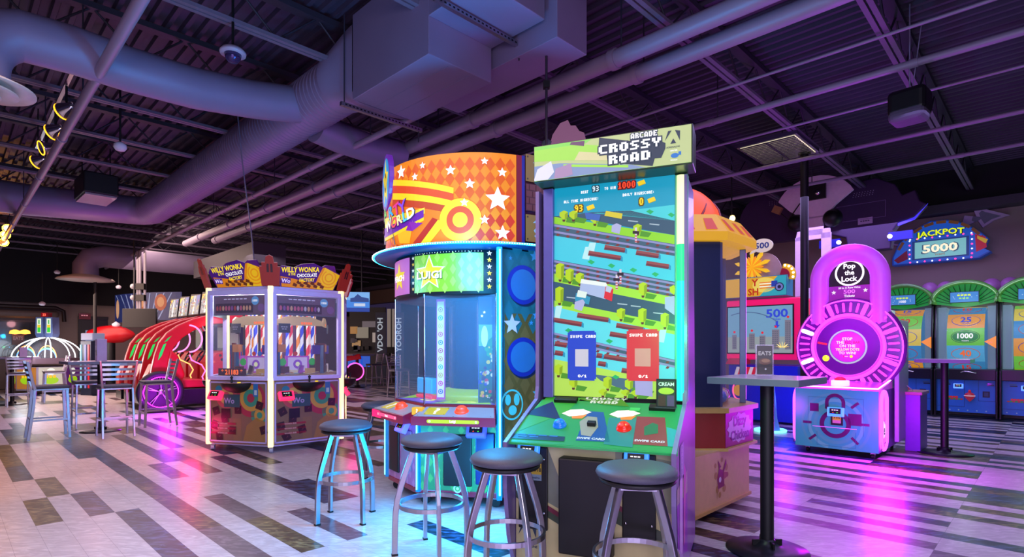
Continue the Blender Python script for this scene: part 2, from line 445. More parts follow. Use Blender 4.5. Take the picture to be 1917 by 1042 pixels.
# rectangular box with reducer
t = thing('rectangular_duct', 'big rectangular sheet metal duct box hanging above the middle machines', 'duct')
def ubox(b, u0, u1, v0, v1, h0, h1, m):
    b.hexa([W(u0, v0, EYE+h0), W(u1, v0, EYE+h0), W(u1, v1, EYE+h0), W(u0, v1, EYE+h0)][::-1],
           [W(u0, v0, EYE+h1), W(u1, v0, EYE+h1), W(u1, v1, EYE+h1), W(u0, v1, EYE+h1)][::-1], m)
b = MB(); ubox(b, 3.9, 5.18, 2.95, 3.70, 2.55, 3.42, duct); b.build('duct_box', t, .006)
b = MB(); ubox(b, 3.22, 3.9, 2.95, 3.70, 2.88, 3.42, duct); b.build('upper_box', t, .006)
b = MB(); ubox(b, 4.5, 5.0, 2.98, 3.05, 2.5497, 2.56, duct)
for q in (3.2,3.45): ubox(b, 3.95, 5.14, q, q+.006, 2.545, 2.56, duct)
b.build('seam', t)
b = MB(); N = 28; sq = []
for i in range(N):
    a = 2*PI*i/N; c0, s0 = math.cos(a), math.sin(a); k = 1/max(abs(c0), abs(s0)); sq.append((c0*k, s0*k))
rings = []
for q in range(7):
    f = q/6; f2 = f*f*(3-2*f)
    rings.append([W(5.19+.42*f, 3.325*(1-f2)+db*f2+(sq[i][0]*.375*(1-f2)+ring[i][0]*(dr+.02)*f2),
                  EYE+(2.985*(1-f2)+dh*f2)+(sq[i][1]*.43*(1-f2)+ring[i][1]*(dr+.02)*f2)) for i in range(N)])
b.loft(rings, duct, False); b.build('reducer', t)
t2 = thing('rectangular_duct', 'long low rectangular duct between the big duct box and the thick pipes', 'duct')
b = MB(); ubox(b, 3.13, 4.97, 3.76, 4.19, 2.72, 3.42, duct); b.build('duct_box', t2, .006)
for uu, hh, v0, v1, lab in ((5.24, 2.48, 2.85, 3.86, 'slotted metal strut hanger under the left end of the duct box'), (3.62, 2.82, 2.75, 3.83, 'slotted metal strut hanger under the upper duct box')):
    t = thing('duct_hanger', lab, 'hanger')
    b = MB(); ubox(b, uu-.02, uu+.02, v0, v1, hh, hh+.04, STEEL); b.build('strut', t)
    b = MB()
    for q in range(22):
        vv = v0+.04+q*(v1-v0-.06)/22; ubox(b, uu-.0215, uu-.02, vv, vv+.022, hh+.013, hh+.027, BLACK)
    b.build('slot', t)
    b = MB(); b.cyl(W(uu, v0+.04, EYE+hh), W(uu, v0+.04, EYE+3.42), .007, jd, n=6); b.build('rod', t); b = MB(); b.cyl(W(uu, v1-.04, EYE+hh-.12), W(uu, v1-.04, EYE+3.42), .007, jd, n=6); b.build('rod', t)
# far ducts on the left
t = thing('elbow_duct', 'distant round duct with elbow and hat shaped diffuser above the far left tables', 'duct')
b = MB(); z = EYE+2.55
b.tube([W(19, 2.75, z-.55), W(19, 2.75, z-.3), W(19, 2.85, z-.1), W(19, 3.15, z), W(19, 6.6, z)], .3, duct, 20); b.build('duct_tube', t)
b = MB(); b.lathe([(.3, 0), (.62, -.1), (.66, -.14), (.3, -.16), (.02, -.2)], W(19, 2.75, z-.55), dif, 32); b.build('diffuser', t)
t = thing('rectangular_duct', 'distant grey rectangular duct above the row of red racing games', 'duct')
b = MB(); ubox(b, 14.0, 18.6, 5.3, 6.1, 2.1, 2.6, mat('grey_duct', '#3c3840', .6)); b.build('duct_box', t)
# ================================================================ BAR STOOLS
def stool(loc, rz, label, first=None):
    if first: return dup(first, loc, rz, label)
    t = thing('bar_stool', label, 'bar stool', loc, rz, 'round backless bar stools by the game machines')
    b = MB(); b.lathe([(0, .752), (.06, .752), (.12, .747), (.165, .737), (.19, .722), (.198, .706), (.192, .692), (.17, .684), (0, .684)], (0, 0, 0), DARK, 40); b.build('seat', t)
    b = MB(); b.lathe([(.0, .684), (.178, .684), (.182, .676), (.182, .668), (.172, .66), (0, .66)], (0, 0, 0), BLACK, 36); b.build('seat_base', t)
    for k in range(4):
        a = PI/4+k*PI/2; b = MB(); c, s = math.cos(a), math.sin(a)
        prof = [(.115, .665), (.138, .6), (.166, .52), (.196, .43), (.217, .35), (.228, .27), (.232, .18), (.234, .008)]
        b.bar([(r*c, r*s, z) for r, z in prof], .024, .036, STEEL, up0=(c, s, .01)); lg = b.build('leg', t, .004)
        b = MB(); b.box((.234*c, .234*s, .006), (.04, .03, .012), BLACK, rz=a); b.build('foot_cap', lg)
    b = MB(); b.bar([(.205*math.cos(2*PI*i/40), .205*math.sin(2*PI*i/40), .31) for i in range(40)], .014, .026, STEEL, closed=True, up0=(0, 0, 1)); b.build('foot_ring', t)
    b = MB(); b.bar([(.13*math.cos(PI/4+k*PI/2), .13*math.sin(PI/4+k*PI/2), .65) for k in range(4)], .02, .02, STEEL, closed=True, up0=(0, 0, 1)); b.build('seat_frame', t)
    return t
R_ = math.radians
st = stool((-1.27, 4.27, 0), R_(2), 'dark round bar stool standing alone in front of the claw machine')
stool((-.515, 3.58, 0), R_(-26), 'dark round bar stool in front of the orange drum game', st)
stool((-.03, 3.0, 0), R_(-15), 'dark round bar stool at the left end of the green control panel', st)
stool((.60, 2.68, 0), R_(-8), 'dark round bar stool at the right end of the green control panel', st)
stool((-1.36, 5.78, 0), R_(20), 'dark round bar stool half hidden behind the left corner of the orange drum game', st)

def logoA(b, cx, cy, s, m, L=2):
    b.P2([(cx-.16*s, cy-.34*s), (cx+.2*s, cy-.34*s), (cx+.02*s, cy-.02*s)], m, L)
    b.P2([(cx-.5*s, cy-.12*s), (cx-.3*s, cy+.5*s), (cx-.08*s, cy+.5*s)], m, L)
    b.P2([(cx+.42*s, cy-.2*s), (cx+.12*s, cy+.5*s), (cx+.44*s, cy+.42*s)], m, L)
def reader(parent, x, y, z, rz=0., led_c='#3a4cff', s=1., tilt=0.5, name='card_reader'):
    b = MB(); b.M = Matrix.Translation((x, y, z)) @ Matrix.Rotation(rz, 4, 'Z') @ Matrix.Rotation(-tilt, 4, 'X')
    L_ = led(led_c, 3.)
    b.box((0, -.03*s, 0), (.16*s, .05*s, .10*s), mat('reader_shell_'+led_c.strip('#'), led_c, .3, es=1.4)); q = b.build(name, parent, .008)
    b2 = MB(); b2.M = b.M; b2.fn = plane((0, -.0565*s, 0), (1, 0, 0), (0, 0, 1))
    b2.R2(-.055*s, -.02*s, .055*s, .04*s, BLACK, 1); b2.bars2(0, .02*s, .07*s, .008*s, lit('#ffffff'), 2); b2.C2(-.02*s, -.008*s, .006*s, lit('#ff4030'), 2, 8); b2.C2(.02*s, -.008*s, .006*s, lit('#40ff40'), 2, 8)
    b2.build('display', q)
    return q

# ================================================================ TALL TWO PLAYER ROAD GAME
cr = thing('video_game_cabinet', 'tall two player screen game with lime green marquee and green control panel', 'arcade machine', (.40, 3.03, 0), R_(-23))
cream = mat('cream_laminate', '#c0b684', .45); sidep = mat('side_panel_violet', '#7d6a9e', .35, coat=.3); road = pr('#727868'); slate = pr('#22354f')
b = MB(); b.prism([(-.45, .10), (.45, .10), (.45, 1.0), (-.45, 1.0)], .04, .775, cream)
b.fn = plane((0, .10, 0), (1, 0, 0), (0, 0, 1))
b.P2([(-.45, .72), (-.25, .72), (-.18, .55), (-.18, .38), (-.45, .50)], road, 1)
b.P2([(-.45, .46), (-.18, .34), (-.18, .29), (-.45, .42)], pr('#3a4636'), 2); b.P2([(-.3, .42), (-.18, .36), (-.18, .33), (-.26, .37)], pr('#6a2238'), 3)
b.P2([(.14, .42), (.45, .30), (.45, .22), (.14, .34)], pr('#3a4636'), 1); b.P2([(.14, .45), (.3, .38), (.3, .35), (.14, .42)], pr('#6a2238'), 2)
b.P2([(.14, .74), (.45, .7), (.45, .42), (.14, .52)], pr('#8a8d6a'), 1)
logoA(b, -.375, .22, .12, slate, 2); b.T2('ADRENALINE', -.375, .145, .014, slate, 2)
b.T2('HIPSTER', .20, .12, .035, pr('#d8d8c8'), 2)
b.build('cabinet_body', cr)
b = MB(); b.slab([(-.165, .155), (.135, .155), (.135, .69), (-.165, .69)], .02, .11, BLACK); b.build('speaker_box', cr, .01)
for x0 in (-.43, .18):
    b = MB(); b.slab([(x0, .25), (x0+.18, .25), (x0+.18, .73), (x0, .73)], .085, .1, BLACK); q = b.build('coin_door', cr, .006)
    b = MB(); b.fn = plane((x0+.1, .084, .58), (1, 0, 0), (0, 0, 1)); b.R2(-.045, -.01, .045, .055, lit('#d6ae28', .18), 1); b.R2(-.045, -.045, .045, -.01, lit('#8fa8c8', .15), 1)
    b.T2('A 018', .005, .018, .022, BLACK, 2); b.T2('adrenaline', 0, -.028, .012, slate, 2); b.build('sticker', q)
    for (dx, dz) in ((.02, .35), (.16, .35), (.02, .66), (.16, .66)):
        b = MB(); b.lathe([(0, 0), (.007, 0), (.007, -.004), (0, -.005)], (x0+dx, .085, dz-.0), CHROME, 10, axis='y'); b.build('bolt', q)
    reader(cr, x0+.09, .04, .705, led_c='#2f7dff', s=.8, tilt=.25)
for s in (-1, 1):
    b = MB(); b.slabx([(.10, .02), (.02, .22), (-.03, .5), (-.03, .765), (.48, .97), (.5, 1.05), (.5, 2.33), (.92, 2.33), (1.04, .9), (1.04, .02)], s*.466-.012, s*.466+.012, sidep)
    if s > 0:
        b.fn = plane((.479, 0, 0), (0, 1, 0), (0, 0, 1))
        b.P2([(.03, .22), (.5, .1), (.5, .45), (-.02, .5)], pr('#8d2fb0'), 1); b.P2([(-.02, .5), (.5, .45), (.5, .58), (-.02, .58)], pr('#a89a92'), 1)
        b.P2([(.1, .12), (.25, .2), (.22, .65), (.1, .6)], pr('#d9a8e8'), 2); b.P2([(.28, .2), (.36, .2), (.4, .6), (.3, .66)], pr('#c94fa8'), 2)
        b.T2('CROSSY', .2, .70, .035, pr('#e8d8f8'), 3, rot=PI/2); b.R2(.12, .6, .3, .78, pr('#9a8ac8'), 2)
    b.build('side_panel', cr)
# control panel
lime = lit('#6fc832', .22)
b = MB(); A_ = [(-.482, 0, .762), (.482, 0, .762), (.455, .5, .965), (-.43, .5, .965)]
b.hexa([Vector(p)-Vector((0, 0, .012)) for p in A_], [Vector(p) for p in A_], mat('panel_glass_edge', '#2f9f58', .15, es=.15))
sl = Vector((0, .5, .203)).normalized(); b.fn = plane((0, 0, .762), (1, 0, 0), tuple(sl)); D = .54
def cpx(px, py):      # photo pixel to panel coordinates
    d = Vector(((px-958.5)/F, 1, -(py-651.5)/F)); o = Vector((0, 0, EYE)); Mi = Matrix.Rotation(-R_(-23), 4, 'Z')
    o2 = Mi @ (o-Vector((.40, 3.03, 0))); d2 = Mi @ d; nrm = Vector((1, 0, 0)).cross(sl); p0 = Vector((0, 0, .762))
    k = (p0-o2).dot(nrm)/d2.dot(nrm); p = o2+d2*k; return (p.x, (p-p0).dot(sl))
def cp(pts): return [cpx(*p) for p in pts]
G_ = .40
b.P2([(-.476, .006), (.476, .006), (.45, D-.006), (-.424, D-.006)], lit('#2fb562', G_), 1)
b.P2(cp([(950, 815), (1060, 772), (1100, 735), (1022, 745)]), lit('#46c03c', G_), 2)
b.P2(cp([(1078, 825), (1100, 770), (1130, 772), (1142, 828)]), lit('#1c62b4', G_), 3)
b.P2(cp([(1184, 832), (1192, 780), (1245, 782), (1250, 836)]), lit('#a84a52', G_), 3)
b.P2(cp([(1130, 832), (1140, 782), (1192, 784), (1184, 838)]), lit('#2fa0a0', G_), 3)
b.P2(cp([(1250, 836), (1248, 800), (1266, 805), (1268, 838)]), lit('#38c0c8', G_), 3)
b.P2(cp([(958, 812), (1058, 818), (1056, 827), (956, 821)]), lit('#12384c', G_), 4)
b.P2(cp([(978, 775), (1035, 752), (1050, 786), (1000, 778)]), lit('#14285a', G_), 3)
b.P2(cp([(1085, 790), (1100, 780), (1118, 782), (1120, 800), (1106, 818), (1088, 815)]), lit('#b8b8a8', G_), 4)
b.P2(cp([(1206, 800), (1222, 792), (1232, 796), (1232, 812), (1206, 816)]), lit('#1f8a62', G_), 4)
for px, py in ((1080, 773), (1170, 775)):
    x, y = cpx(px, py); b.P2([(x-.09, y-.02), (x-.03, y-.055), (x+.05, y-.03), (x+.09, y+.01), (x+.03, y+.045), (x-.05, y+.03)], lit('#fff0e0', .9), 5)
    b.P2([(x-.02, y-.04), (x+.07, y-.02), (x+.05, y-.07), (x-.01, y-.075)], lit('#ff8a3a', .8), 4)
x, y = cpx(1188, 769); b.R2(x-.03, y-.01, x+.03, y+.03, lit('#3ac060', .9), 6)
b.P2(cp([(1085, 748), (1095, 738), (1160, 742), (1178, 762), (1130, 758)]), lit('#5aa030', G_), 4)
x, y = cpx(1008, 817); b.bars2(x, y+.008, .26, .012, lit('#2d74c8', .5), 5, 4); b.bars2(x-.05, y-.012, .14, .012, lit('#2d74c8', .5), 5, 2)
x, y = cpx(1106, 822); b.T2('SWIPE CARD', x, y, .02, lit('#dff0ff', .8), 5)
x, y = cpx(1216, 827); b.T2('SWIPE CARD', x, y, .02, lit('#dff0ff', .8), 5)
x, y = cpx(1130, 752); b.PT2('CROSSY', x-.12, y+.012, .0075, lit('#e8e8e0', .6), 6); b.PT2('ROAD', x-.08, y-.035, .0075, lit('#e8e8e0', .6), 6)
cpl = b.build('control_panel', cr)
def on_panel(px, py): x, y = cpx(px, py); return (x, y*sl.y, .762+y*sl.z)
for (px, py), c, r, lab in (((1048, 797), '#1f6fd6', .034, 'blue button'), ((1168, 803), '#e0261c', .036, 'red button')):
    b = MB(); b.M = Matrix.Translation(on_panel(px, py)) @ Matrix.Rotation(.386, 4, 'X')
    b.lathe([(0, 0), (r*1.2, 0), (r*1.2, .01), (r, .012), (r, .028), (r*.6, .042), (0, .046)], (0, 0, 0), mat('button'+c[1:], c, .2, es=.35), 24); o = b.build('button', cr); o['label'] = lab
b = MB(); b.M = Matrix.Translation(on_panel(1108, 797)) @ Matrix.Rotation(.386, 4, 'X'); b.box((0, 0, .015), (.05, .03, .03), BLACK); b.build('start_button', cr, .004)
for px, py, wd in ((1060, 751, .15), (1240, 766, .15)):
    b = MB(); b.M = Matrix.Translation(on_panel(px, py)) @ Matrix.Rotation(.386, 4, 'X'); b.box((0, 0, .012), (wd, .05, .024), BLACK); b.build('speaker_bar', cr, .003)
# screen housing
b = MB(); b.box((-.391, .53, 1.66), (.066, .06, 1.36), mat('post_violet', '#6a68b8', .3, .4)); b.build('left_post', cr, .004)
b = MB(); b.box((.4435, .55, 1.66), (.075, .06, 1.36), mat('post_green', '#5fae8a', .4)); rp_ = b.build('right_post', cr, .004)
for z0, z1, c, s in ((.99, 1.70, '#18e0d8', 1.3), (1.70, 1.92, '#20e070', 1.3), (1.92, 2.33, '#e8f59a', 1.4)):
    b = MB(); b.cyl((.4435, .518, z0), (.4435, .518, z1), .026, led(c, s)); o = b.build('neon_tube', rp_); o['label'] = {'#18e0d8': 'cyan section of the neon tube', '#20e070': 'green section of the neon tube', '#e8f59a': 'pale yellow section of the neon tube'}[c]
b = MB(); b.prism([(-.43, .56), (.47, .56), (.47, .95), (-.43, .95)], .77, 2.345, BLACK); b.build('screen_housing', cr)
# screen art, traced in screen coordinates
b = MB(); b.box((.0235, .545, 1.67), (.765, .02, 1.375), BLACK)
x0_, x1_, z0_, z1_ = -.358, .405, .99, 2.36
b.fn = plane((x0_, .534, z0_), (1, 0, 0), (0, 0, 1)); b.eps = .0009
SW, SH = x1_-x0_, z1_-z0_
def s2(px, py):
    d = Vector(((px-958.5)/F, 1, -(py-651.5)/F)); Mi = Matrix.Rotation(-R_(-23), 4, 'Z')
    o2 = Mi @ (Vector((0, 0, EYE))-Vector((.40, 3.03, 0))); d2 = Mi @ d; k = (.534-o2.y)/d2.y; p = o2+d2*k
    return (min(max(p.x-x0_, 0), SW), min(max(p.z-z0_, 0), SH))
def sp(pts): return [s2(*p) for p in pts]
SE = .78
def S(c): return lit(c, SE)
def band(l0, r0, l1, r1, c, L=2): b.P2(sp([(1036, l1), (1263, r1), (1263, r0), (1036, l0)]), S(c), L)
b.R2(0, 0, SW, SH, S('#0a9dc0'), 1)
b.P2(sp([(1182, 393), (1263, 383), (1263, 413), (1110, 399)]), S('#49cfd8'), 2)
b.P2(sp([(1036, 405), (1110, 397), (1180, 394), (1263, 413), (1263, 440), (1085, 409), (1036, 419)]), S('#34566e'), 2)
band(406, 440, 419, 457, '#8fd42c', 3); band(419, 457, 441, 479, '#3d5f74'); band(441, 479, 486, 527, '#43c9dd')
band(486, 527, 512, 556, '#3d5f74'); band(512, 556, 527, 573, '#a2dc3e'); band(527, 573, 562, 607, '#34566e'); band(562, 607, 574, 626, '#a2dc3e')
band(574, 626, 622, 673, '#5fd3e2'); band(622, 673, 636, 688, '#3d5f74'); band(636, 688, 672, 716, '#5fd3e2')
b.P2(sp([(1036, 672), (1263, 716), (1263, 760), (1036, 740)]), S('#b4dd55'), 2)
b.P2(sp([(1110, 700), (1200, 712), (1180, 735), (1125, 712)]), S('#4a6a80'), 3)
def rails(l, r, n):
    b.P2(sp([(1036, l), (1263, r), (1263, r+4), (1036, l+4)]), S('#8b8dc0'), 5)
    for i in range(n):
        f = (i+.3)/n; x = 1038+224*f; y = l+(r-l)*f; b.P2(sp([(x, y+4), (x+5, y+5), (x+2, y+9), (x-3, y+8)]), S('#7a3434'), 4)
for l, r in ((420, 458), (432, 470), (487, 529), (495, 538), (504, 547), (622, 674), (632, 684)): rails(l, r, 12)
def log(x, y, w_, c='#94484a'):
    dy = w_*.16; b.P2(sp([(x, y), (x+w_, y+dy), (x+w_-2, y+dy+9), (x-2, y+9)]), S(c), 5); b.P2(sp([(x-2, y+9), (x+w_-2, y+dy+9), (x+w_+3, y+dy+11), (x+w_+3, y+dy+3), (x+w_, y+dy)]), S('#1f8fb8'), 4)
    b.P2(sp([(x, y+5), (x+w_, y+dy+5), (x+w_-2, y+dy+9), (x-2, y+9)]), S('#6a2f3c'), 6)
for x, y, w_ in ((1133, 458, 38), (1103, 469, 60), (1192, 468, 42), (1211, 488, 42), (1082, 585, 58), (1038, 594, 52), (1155, 604, 50), (1143, 620, 40), (1040, 638, 22), (1040, 655, 15), (1118, 660, 10), (1132, 662, 42), (1121, 675, 14), (1165, 688, 12)): log(x, y, w_)
for x, y in ((1217, 396), (1257, 402), (1107, 490), (1145, 497), (1186, 505), (1227, 513), (1065, 618), (1141, 638), (1153, 705)):
    b.P2(sp([(x-7, y), (x-1, y-4), (x+7, y), (x+1, y+5)]), S('#21b268'), 5)
for x, y in ((1108, 462), (1100, 470), (1045, 580), (1240, 625)): b.P2(sp([(x-10, y+14), (x-4, y-8), (x+8, y-8), (x+3, y+16)]), S('#b8e8ea'), 4)
def tree(x, y, h, w_=8):
    b.P2(sp([(x+6, y+2), (x+26, y+6), (x+20, y+14), (x+4, y+12)]), S('#4e9426'), 4)
    b.P2(sp([(x-w_, y-h), (x, y-h-4), (x+w_, y-h-1), (x+w_-1, y+3), (x, y+7), (x-w_, y+1)]), S('#b4d41c'), 6)
    b.P2(sp([(x+2, y-h+3), (x+w_, y-h-1), (x+w_-1, y+3), (x+2, y+7)]), S('#8aa812'), 7)
    b.P2(sp([(x-3, y+7), (x+3, y+7), (x+2, y+11), (x-2, y+11)]), S('#5a2a28'), 6)
for x, y, h in ((1056, 404, 6), (1074, 404, 6), (1114, 412, 6), (1194, 430, 7), (1049, 516, 20), (1067, 520, 14), (1086, 524, 10), (1048, 560, 20), (1204, 546, 14), (1163, 590, 10), (1203, 596, 16), (1245, 605, 16), (1046, 695, 10), (1074, 718, 8), (1138, 720, 12), (1178, 722, 10), (1199, 726, 12), (1129, 733, 2), (1171, 734, 2), (1190, 735, 2), (1262, 545, 8)): tree(x, y, h)
b.P2(sp([(1089, 522), (1135, 529), (1134, 560), (1085, 546)]), S('#a9b8dd'), 8); b.P2(sp([(1089, 522), (1135, 529), (1139, 537), (1087, 530)]), S('#e6ece8'), 9)
b.P2(sp([(1134, 536), (1149, 541), (1146, 564), (1131, 558)]), S('#d92a38'), 9); b.P2(sp([(1136, 534), (1147, 538), (1143, 548), (1134, 545)]), S('#b8c4dc'), 10)
b.P2(sp([(1079, 548), (1106, 556), (1103, 570), (1077, 563)]), S('#2e93b8'), 10); b.P2(sp([(1083, 543), (1100, 547), (1097, 558), (1080, 555)]), S('#dcebe2'), 11)
b.P2(sp([(1245, 556), (1263, 554), (1263, 590), (1245, 577)]), S('#a9b8dd'), 8)
b.P2(sp([(1146, 422), (1155, 418), (1164, 422), (1160, 438), (1145, 434)]), S('#aeb0d8'), 8); b.P2(sp([(1077, 565), (1092, 560), (1096, 566), (1090, 582), (1076, 578)]), S('#aeb0d8'), 12)
b.P2(sp([(1135, 395), (1166, 400), (1164, 410), (1132, 404)]), S('#d8c838'), 8); b.P2(sp([(1095, 398), (1125, 402), (1122, 414), (1098, 410)]), S('#3a66b8'), 8)
for x, y in ((1191, 440), (1155, 528), (1162, 518)):
    b.P2(sp([(x-2, y-14), (x+2, y-14), (x+2, y+14), (x-2, y+14)]), S('#d8c8d8'), 9); b.P2(sp([(x-6, y-8), (x+6, y-7), (x+6, y-2), (x-6, y-2)]), S('#281828'), 10)
    for q in range(3): b.P2(sp([(x-2, y+1+q*5), (x+2, y+1+q*5), (x+2, y+3+q*5), (x-2, y+3+q*5)]), S('#c02838'), 10)
for x, y in ((1185, 413), (1225, 419), (1070, 556), (1165, 568), (1190, 572), (1232, 585)): b.P2(sp([(x-9, y-1), (x+10, y+1), (x+9, y+3), (x-9, y+1)]), S('#a8bcc8'), 4)
b.P2(sp([(1188, 700), (1222, 702), (1222, 742), (1190, 738)]), S('#a8a0d8'), 8)
# score block and swipe cards
wt = lit('#ffffff', .9); yl = lit('#ffd21c', .9)
def SPT(t, px, py, p, m, out=None, L=5, pw=None): x, y = s2(px, py); b.PT2(t, x, y, p, m, L, out, pw or p*.58)
SPT('93', 1109, 359, .0068, lit('#cfe8f0'), S('#123040')); SPT('BEAT', 1088, 363, .0036, wt); SPT('TO WIN', 1132, 356, .0036, wt)
SPT('1000', 1158, 354, .0082, lit('#ff4a28'), S('#5a0c10')); SPT('ALL TIME HIGHSCORE:', 1056, 381, .0036, wt); SPT('DAILY HIGHSCORE:', 1166, 368, .0036, wt)
SPT('93', 1076, 397, .0085, yl, S('#5a4a00')); SPT('0', 1197, 384, .0085, yl, S('#5a4a00'))
for x, y in ((1201, 342), (1220, 374), (1106, 388)):
    b.P2(sp([(x-8, y-1), (x+5, y-6), (x+8, y+1), (x-5, y+6)]), lit('#f0cc20', .9), 6); b.P2(sp([(x-7, y+3), (x+7, y-2), (x+8, y+2), (x-5, y+7)]), lit('#b89a10', .9), 5)
for px, py, w_, c in ((1064, 711, .187, '#2748c8'), (1174, 712, .196, '#dc3440')):
    x, y = s2(px, py); h_ = .318; b.R2(x+.01, y, x+w_-.01, y+h_, lit(c, .75), 13); b.R2(x, y+.01, x+w_, y+h_-.01, lit(c, .75), 14)
    b.PT2('SWIPE CARD', x+.017, y+h_-.045, .0036, wt, 16, pw=.0029)
    b.PT2('0/1', x+w_/2-.025, y+.02, .0035, wt, 16)
    b.R2(x+.05, y+.09, x+w_-.05, y+.2, lit('#e8e0f0' if c[1] == '2' else '#f0a8a0', .5), 15)
b.build('screen', cr)
# marquee
b = MB(); b.slab([(-.439, 2.345), (.524, 2.345), (.524, 2.575), (-.439, 2.575)], .36, .56, mat('marquee_shell', '#20301c', .3)); b.build('marquee_box', cr, .006)
b = MB(); b.fn = plane((-.439, .358, 2.345), (1, 0, 0), (0, 0, 1)); MWd, MHt = .963, .23
m0 = .008; b.slab([(-.431, 2.353), (.516, 2.353), (.516, 2.567), (-.431, 2.567)], .356, .362, mat('marquee_face', '#b6cf7a', .3, es=.3)); b.fn = plane((-.439, .3555, 2.345), (1, 0, 0), (0, 0, 1))
def MQ(c, s=.85): return lit(c, s)
b.R2(m0, m0, MWd-m0, MHt-m0, MQ('#b9c98c'), 1)
b.P2([(m0, m0), (m0, .10), (.18, .10), (.62, .035), (.7, m0)], MQ('#7f96bd'), 2)
b.P2([(m0, .13), (.2, .115), (.6, .062), (.6, .14), (.3, .2), (m0, .2)], MQ('#9fdc58'), 2)
b.P2([(.27, .105), (.65, .055), (.65, .085), (.3, .155)], MQ('#d2cf9c'), 3); b.P2([(.2, .075), (.6, .02), (.6, .035), (.2, .09)], MQ('#9fe050'), 3)
b.P2([(m0, .2), (.34, .2), (.38, MHt-m0), (m0, MHt-m0)], MQ('#86d860'), 2)
b.P2([(.24, .205), (.33, .185), (.335, .215), (.25, .22)], MQ('#6b4a6e'), 3)
b.P2([(m0, .02), (.03, .08), (.12, .12), (.14, .05), (.1, m0), (m0, m0)], MQ('#d9dce8'), 4); b.P2([(.14, m0), (.15, .07), (.25, .09), (.26, .02), (.2, m0)], MQ('#a48ab0'), 4)
nv = MQ('#2b4158', .6)
def mq(px, py):
    d = Vector(((px-958.5)/F, 1, -(py-651.5)/F)); Mi = Matrix.Rotation(-R_(-23), 4, 'Z')
    o2 = Mi @ (Vector((0, 0, EYE))-Vector((.40, 3.03, 0))); d2 = Mi @ d; k = (.3555-o2.y)/d2.y; p = o2+d2*k
    return (p.x+.439, p.z-2.345)
def mp(pts): return [mq(*p) for p in pts]
b.P2(mp([(1122, 258), (1180, 264), (1182, 257), (1232, 262), (1246, 268), (1246, 278), (1238, 296), (1226, 297), (1222, 311), (1138, 305), (1136, 290), (1120, 285)]), nv, 4)
cw = MQ('#eef0f2', .95)
xa, ya = mq(1120, 284); xb, yb = mq(1240, 290); p_ = (mq(1150, 267)[1]-mq(1150, 287)[1])/5
b.PT2('CROSSY', xa+.004, .120, .0105, cw, 6, nv, pw=(xb-xa)/36); xa, _ = mq(1140, 300); xb, _ = mq(1221, 300)
b.PT2('ROAD', xa, .052, .0105, cw, 6, nv, pw=(xb-xa)/24); xa, _ = mq(1181, 268); xb, _ = mq(1232, 268); b.PT2('ARCADE', xa, .184, .0062, cw, 6, MQ('#22405c', .5), pw=(xb-xa)/36)
logoA(b, .855, .155, .09, nv, 4); b.T2('ADRENALINE', .855, .105, .009, nv, 4); b.C2(.865, .055, .022, MQ('#2a78c8', .8), 4, ry=.014); b.R2(.885, .055, .9, .075, MQ('#2a78c8', .8), 4)
b.T2('HIPSTER', .86, .084, .008, cw, 4); b.T2('WHALE', .86, .03, .008, cw, 4)
b.build('marquee_face', cr)

t = thing('menu_card_holder', 'small standing menu card at the right back of the green control panel', 'menu holder', tuple(Matrix.Rotation(R_(-23), 3, 'Z') @ Vector((.37, .42, 0))+Vector((.40, 3.03, .95))), R_(-23))
b = MB(); b.box((0, 0, .085), (.115, .006, .17), BLACK); b.fn = plane((0, -.004, 0), (1, 0, 0), (0, 0, 1)); b.R2(-.05, .01, .05, .16, pr('#26402c'), 1)
b.R2(-.045, .012, -.003, .075, pr('#4a3424'), 2); b.R2(.005, .012, .045, .075, pr('#5b4a70'), 2); b.C2(0, .1, .045, pr('#b8c83a'), 2, ry=.02); b.T2('CREAM', 0, .14, .02, pr('#e8e8e0'), 3); b.build('card', t)
b = MB(); b.box((0, 0, .004), (.12, .06, .008), GLASS); b.build('base', t)

# ================================================================ OCTAGONAL PARTY GAME
pc = (-.295, 5.33); prz = -.183
pt = thing('party_game_machine', 'eight sided group game with tall orange star patterned drum and cyan light strips', 'arcade machine', (*pc, 0), prz)
def octa(a, n=8): h = a*math.tan(PI/8); R = math.hypot(a, h); return [(R*math.sin(PI/8+k*PI/4), -R*math.cos(PI/8+k*PI/4)) for k in range(8)]
def fm(ang, ap): return Matrix.Rotation(ang, 4, 'Z') @ Matrix.Translation((0, -ap, 0))
def oncyl(px, py, r, cx=pc[0], cy=pc[1], rz=prz):
    d = Vector(((px-958.5)/F, 1)); c = Vector((cx, cy)); a_ = d.dot(d); b_ = -2*d.dot(c); c_ = c.dot(c)-r*r
    q = b_*b_-4*a_*c_; q = max(q, 0); k = (-b_-math.sqrt(q))/(2*a_); p = d*k-c
    lx = p.x*math.cos(rz)+p.y*math.sin(rz); ly = -p.x*math.sin(rz)+p.y*math.cos(rz)
    return (math.atan2(lx, -ly), EYE-(py-651.5)/F*k)
crimson = mat('crimson_laminate', '#8a1230', .35, coat=.3); grn = pr('#2f7a48'); cyanled = led('#5fe8ff', 5.); cystrip = mat('strip_backing', '#0a6fa8', .4, es=.4)
b = MB(); b.prism(octa(.80), .09, .14, crimson); b.build('base_plinth', pt, .01)
b = MB(); b.prism(octa(.80), .14, .68, grn)
for ang, c, c2 in ((0, '#2f7a48', '#4f9a4c'), (-PI/4, '#b06a9a', '#c884ae')):
    b.M = fm(ang, .80); b.fn = plane((0, 0, 0), (1, 0, 0), (0, 0, 1)); b.R2(-.33, .14, .33, .68, pr(c), 1)
    for i in range(10):
        for j in range(8):
            if (i+j) % 2 == 0:
                x, y = -.3+i*.066, .17+j*.066; b.P2([(x, y-.04), (x+.026, y), (x, y+.04), (x-.026, y)], pr(c2), 2)
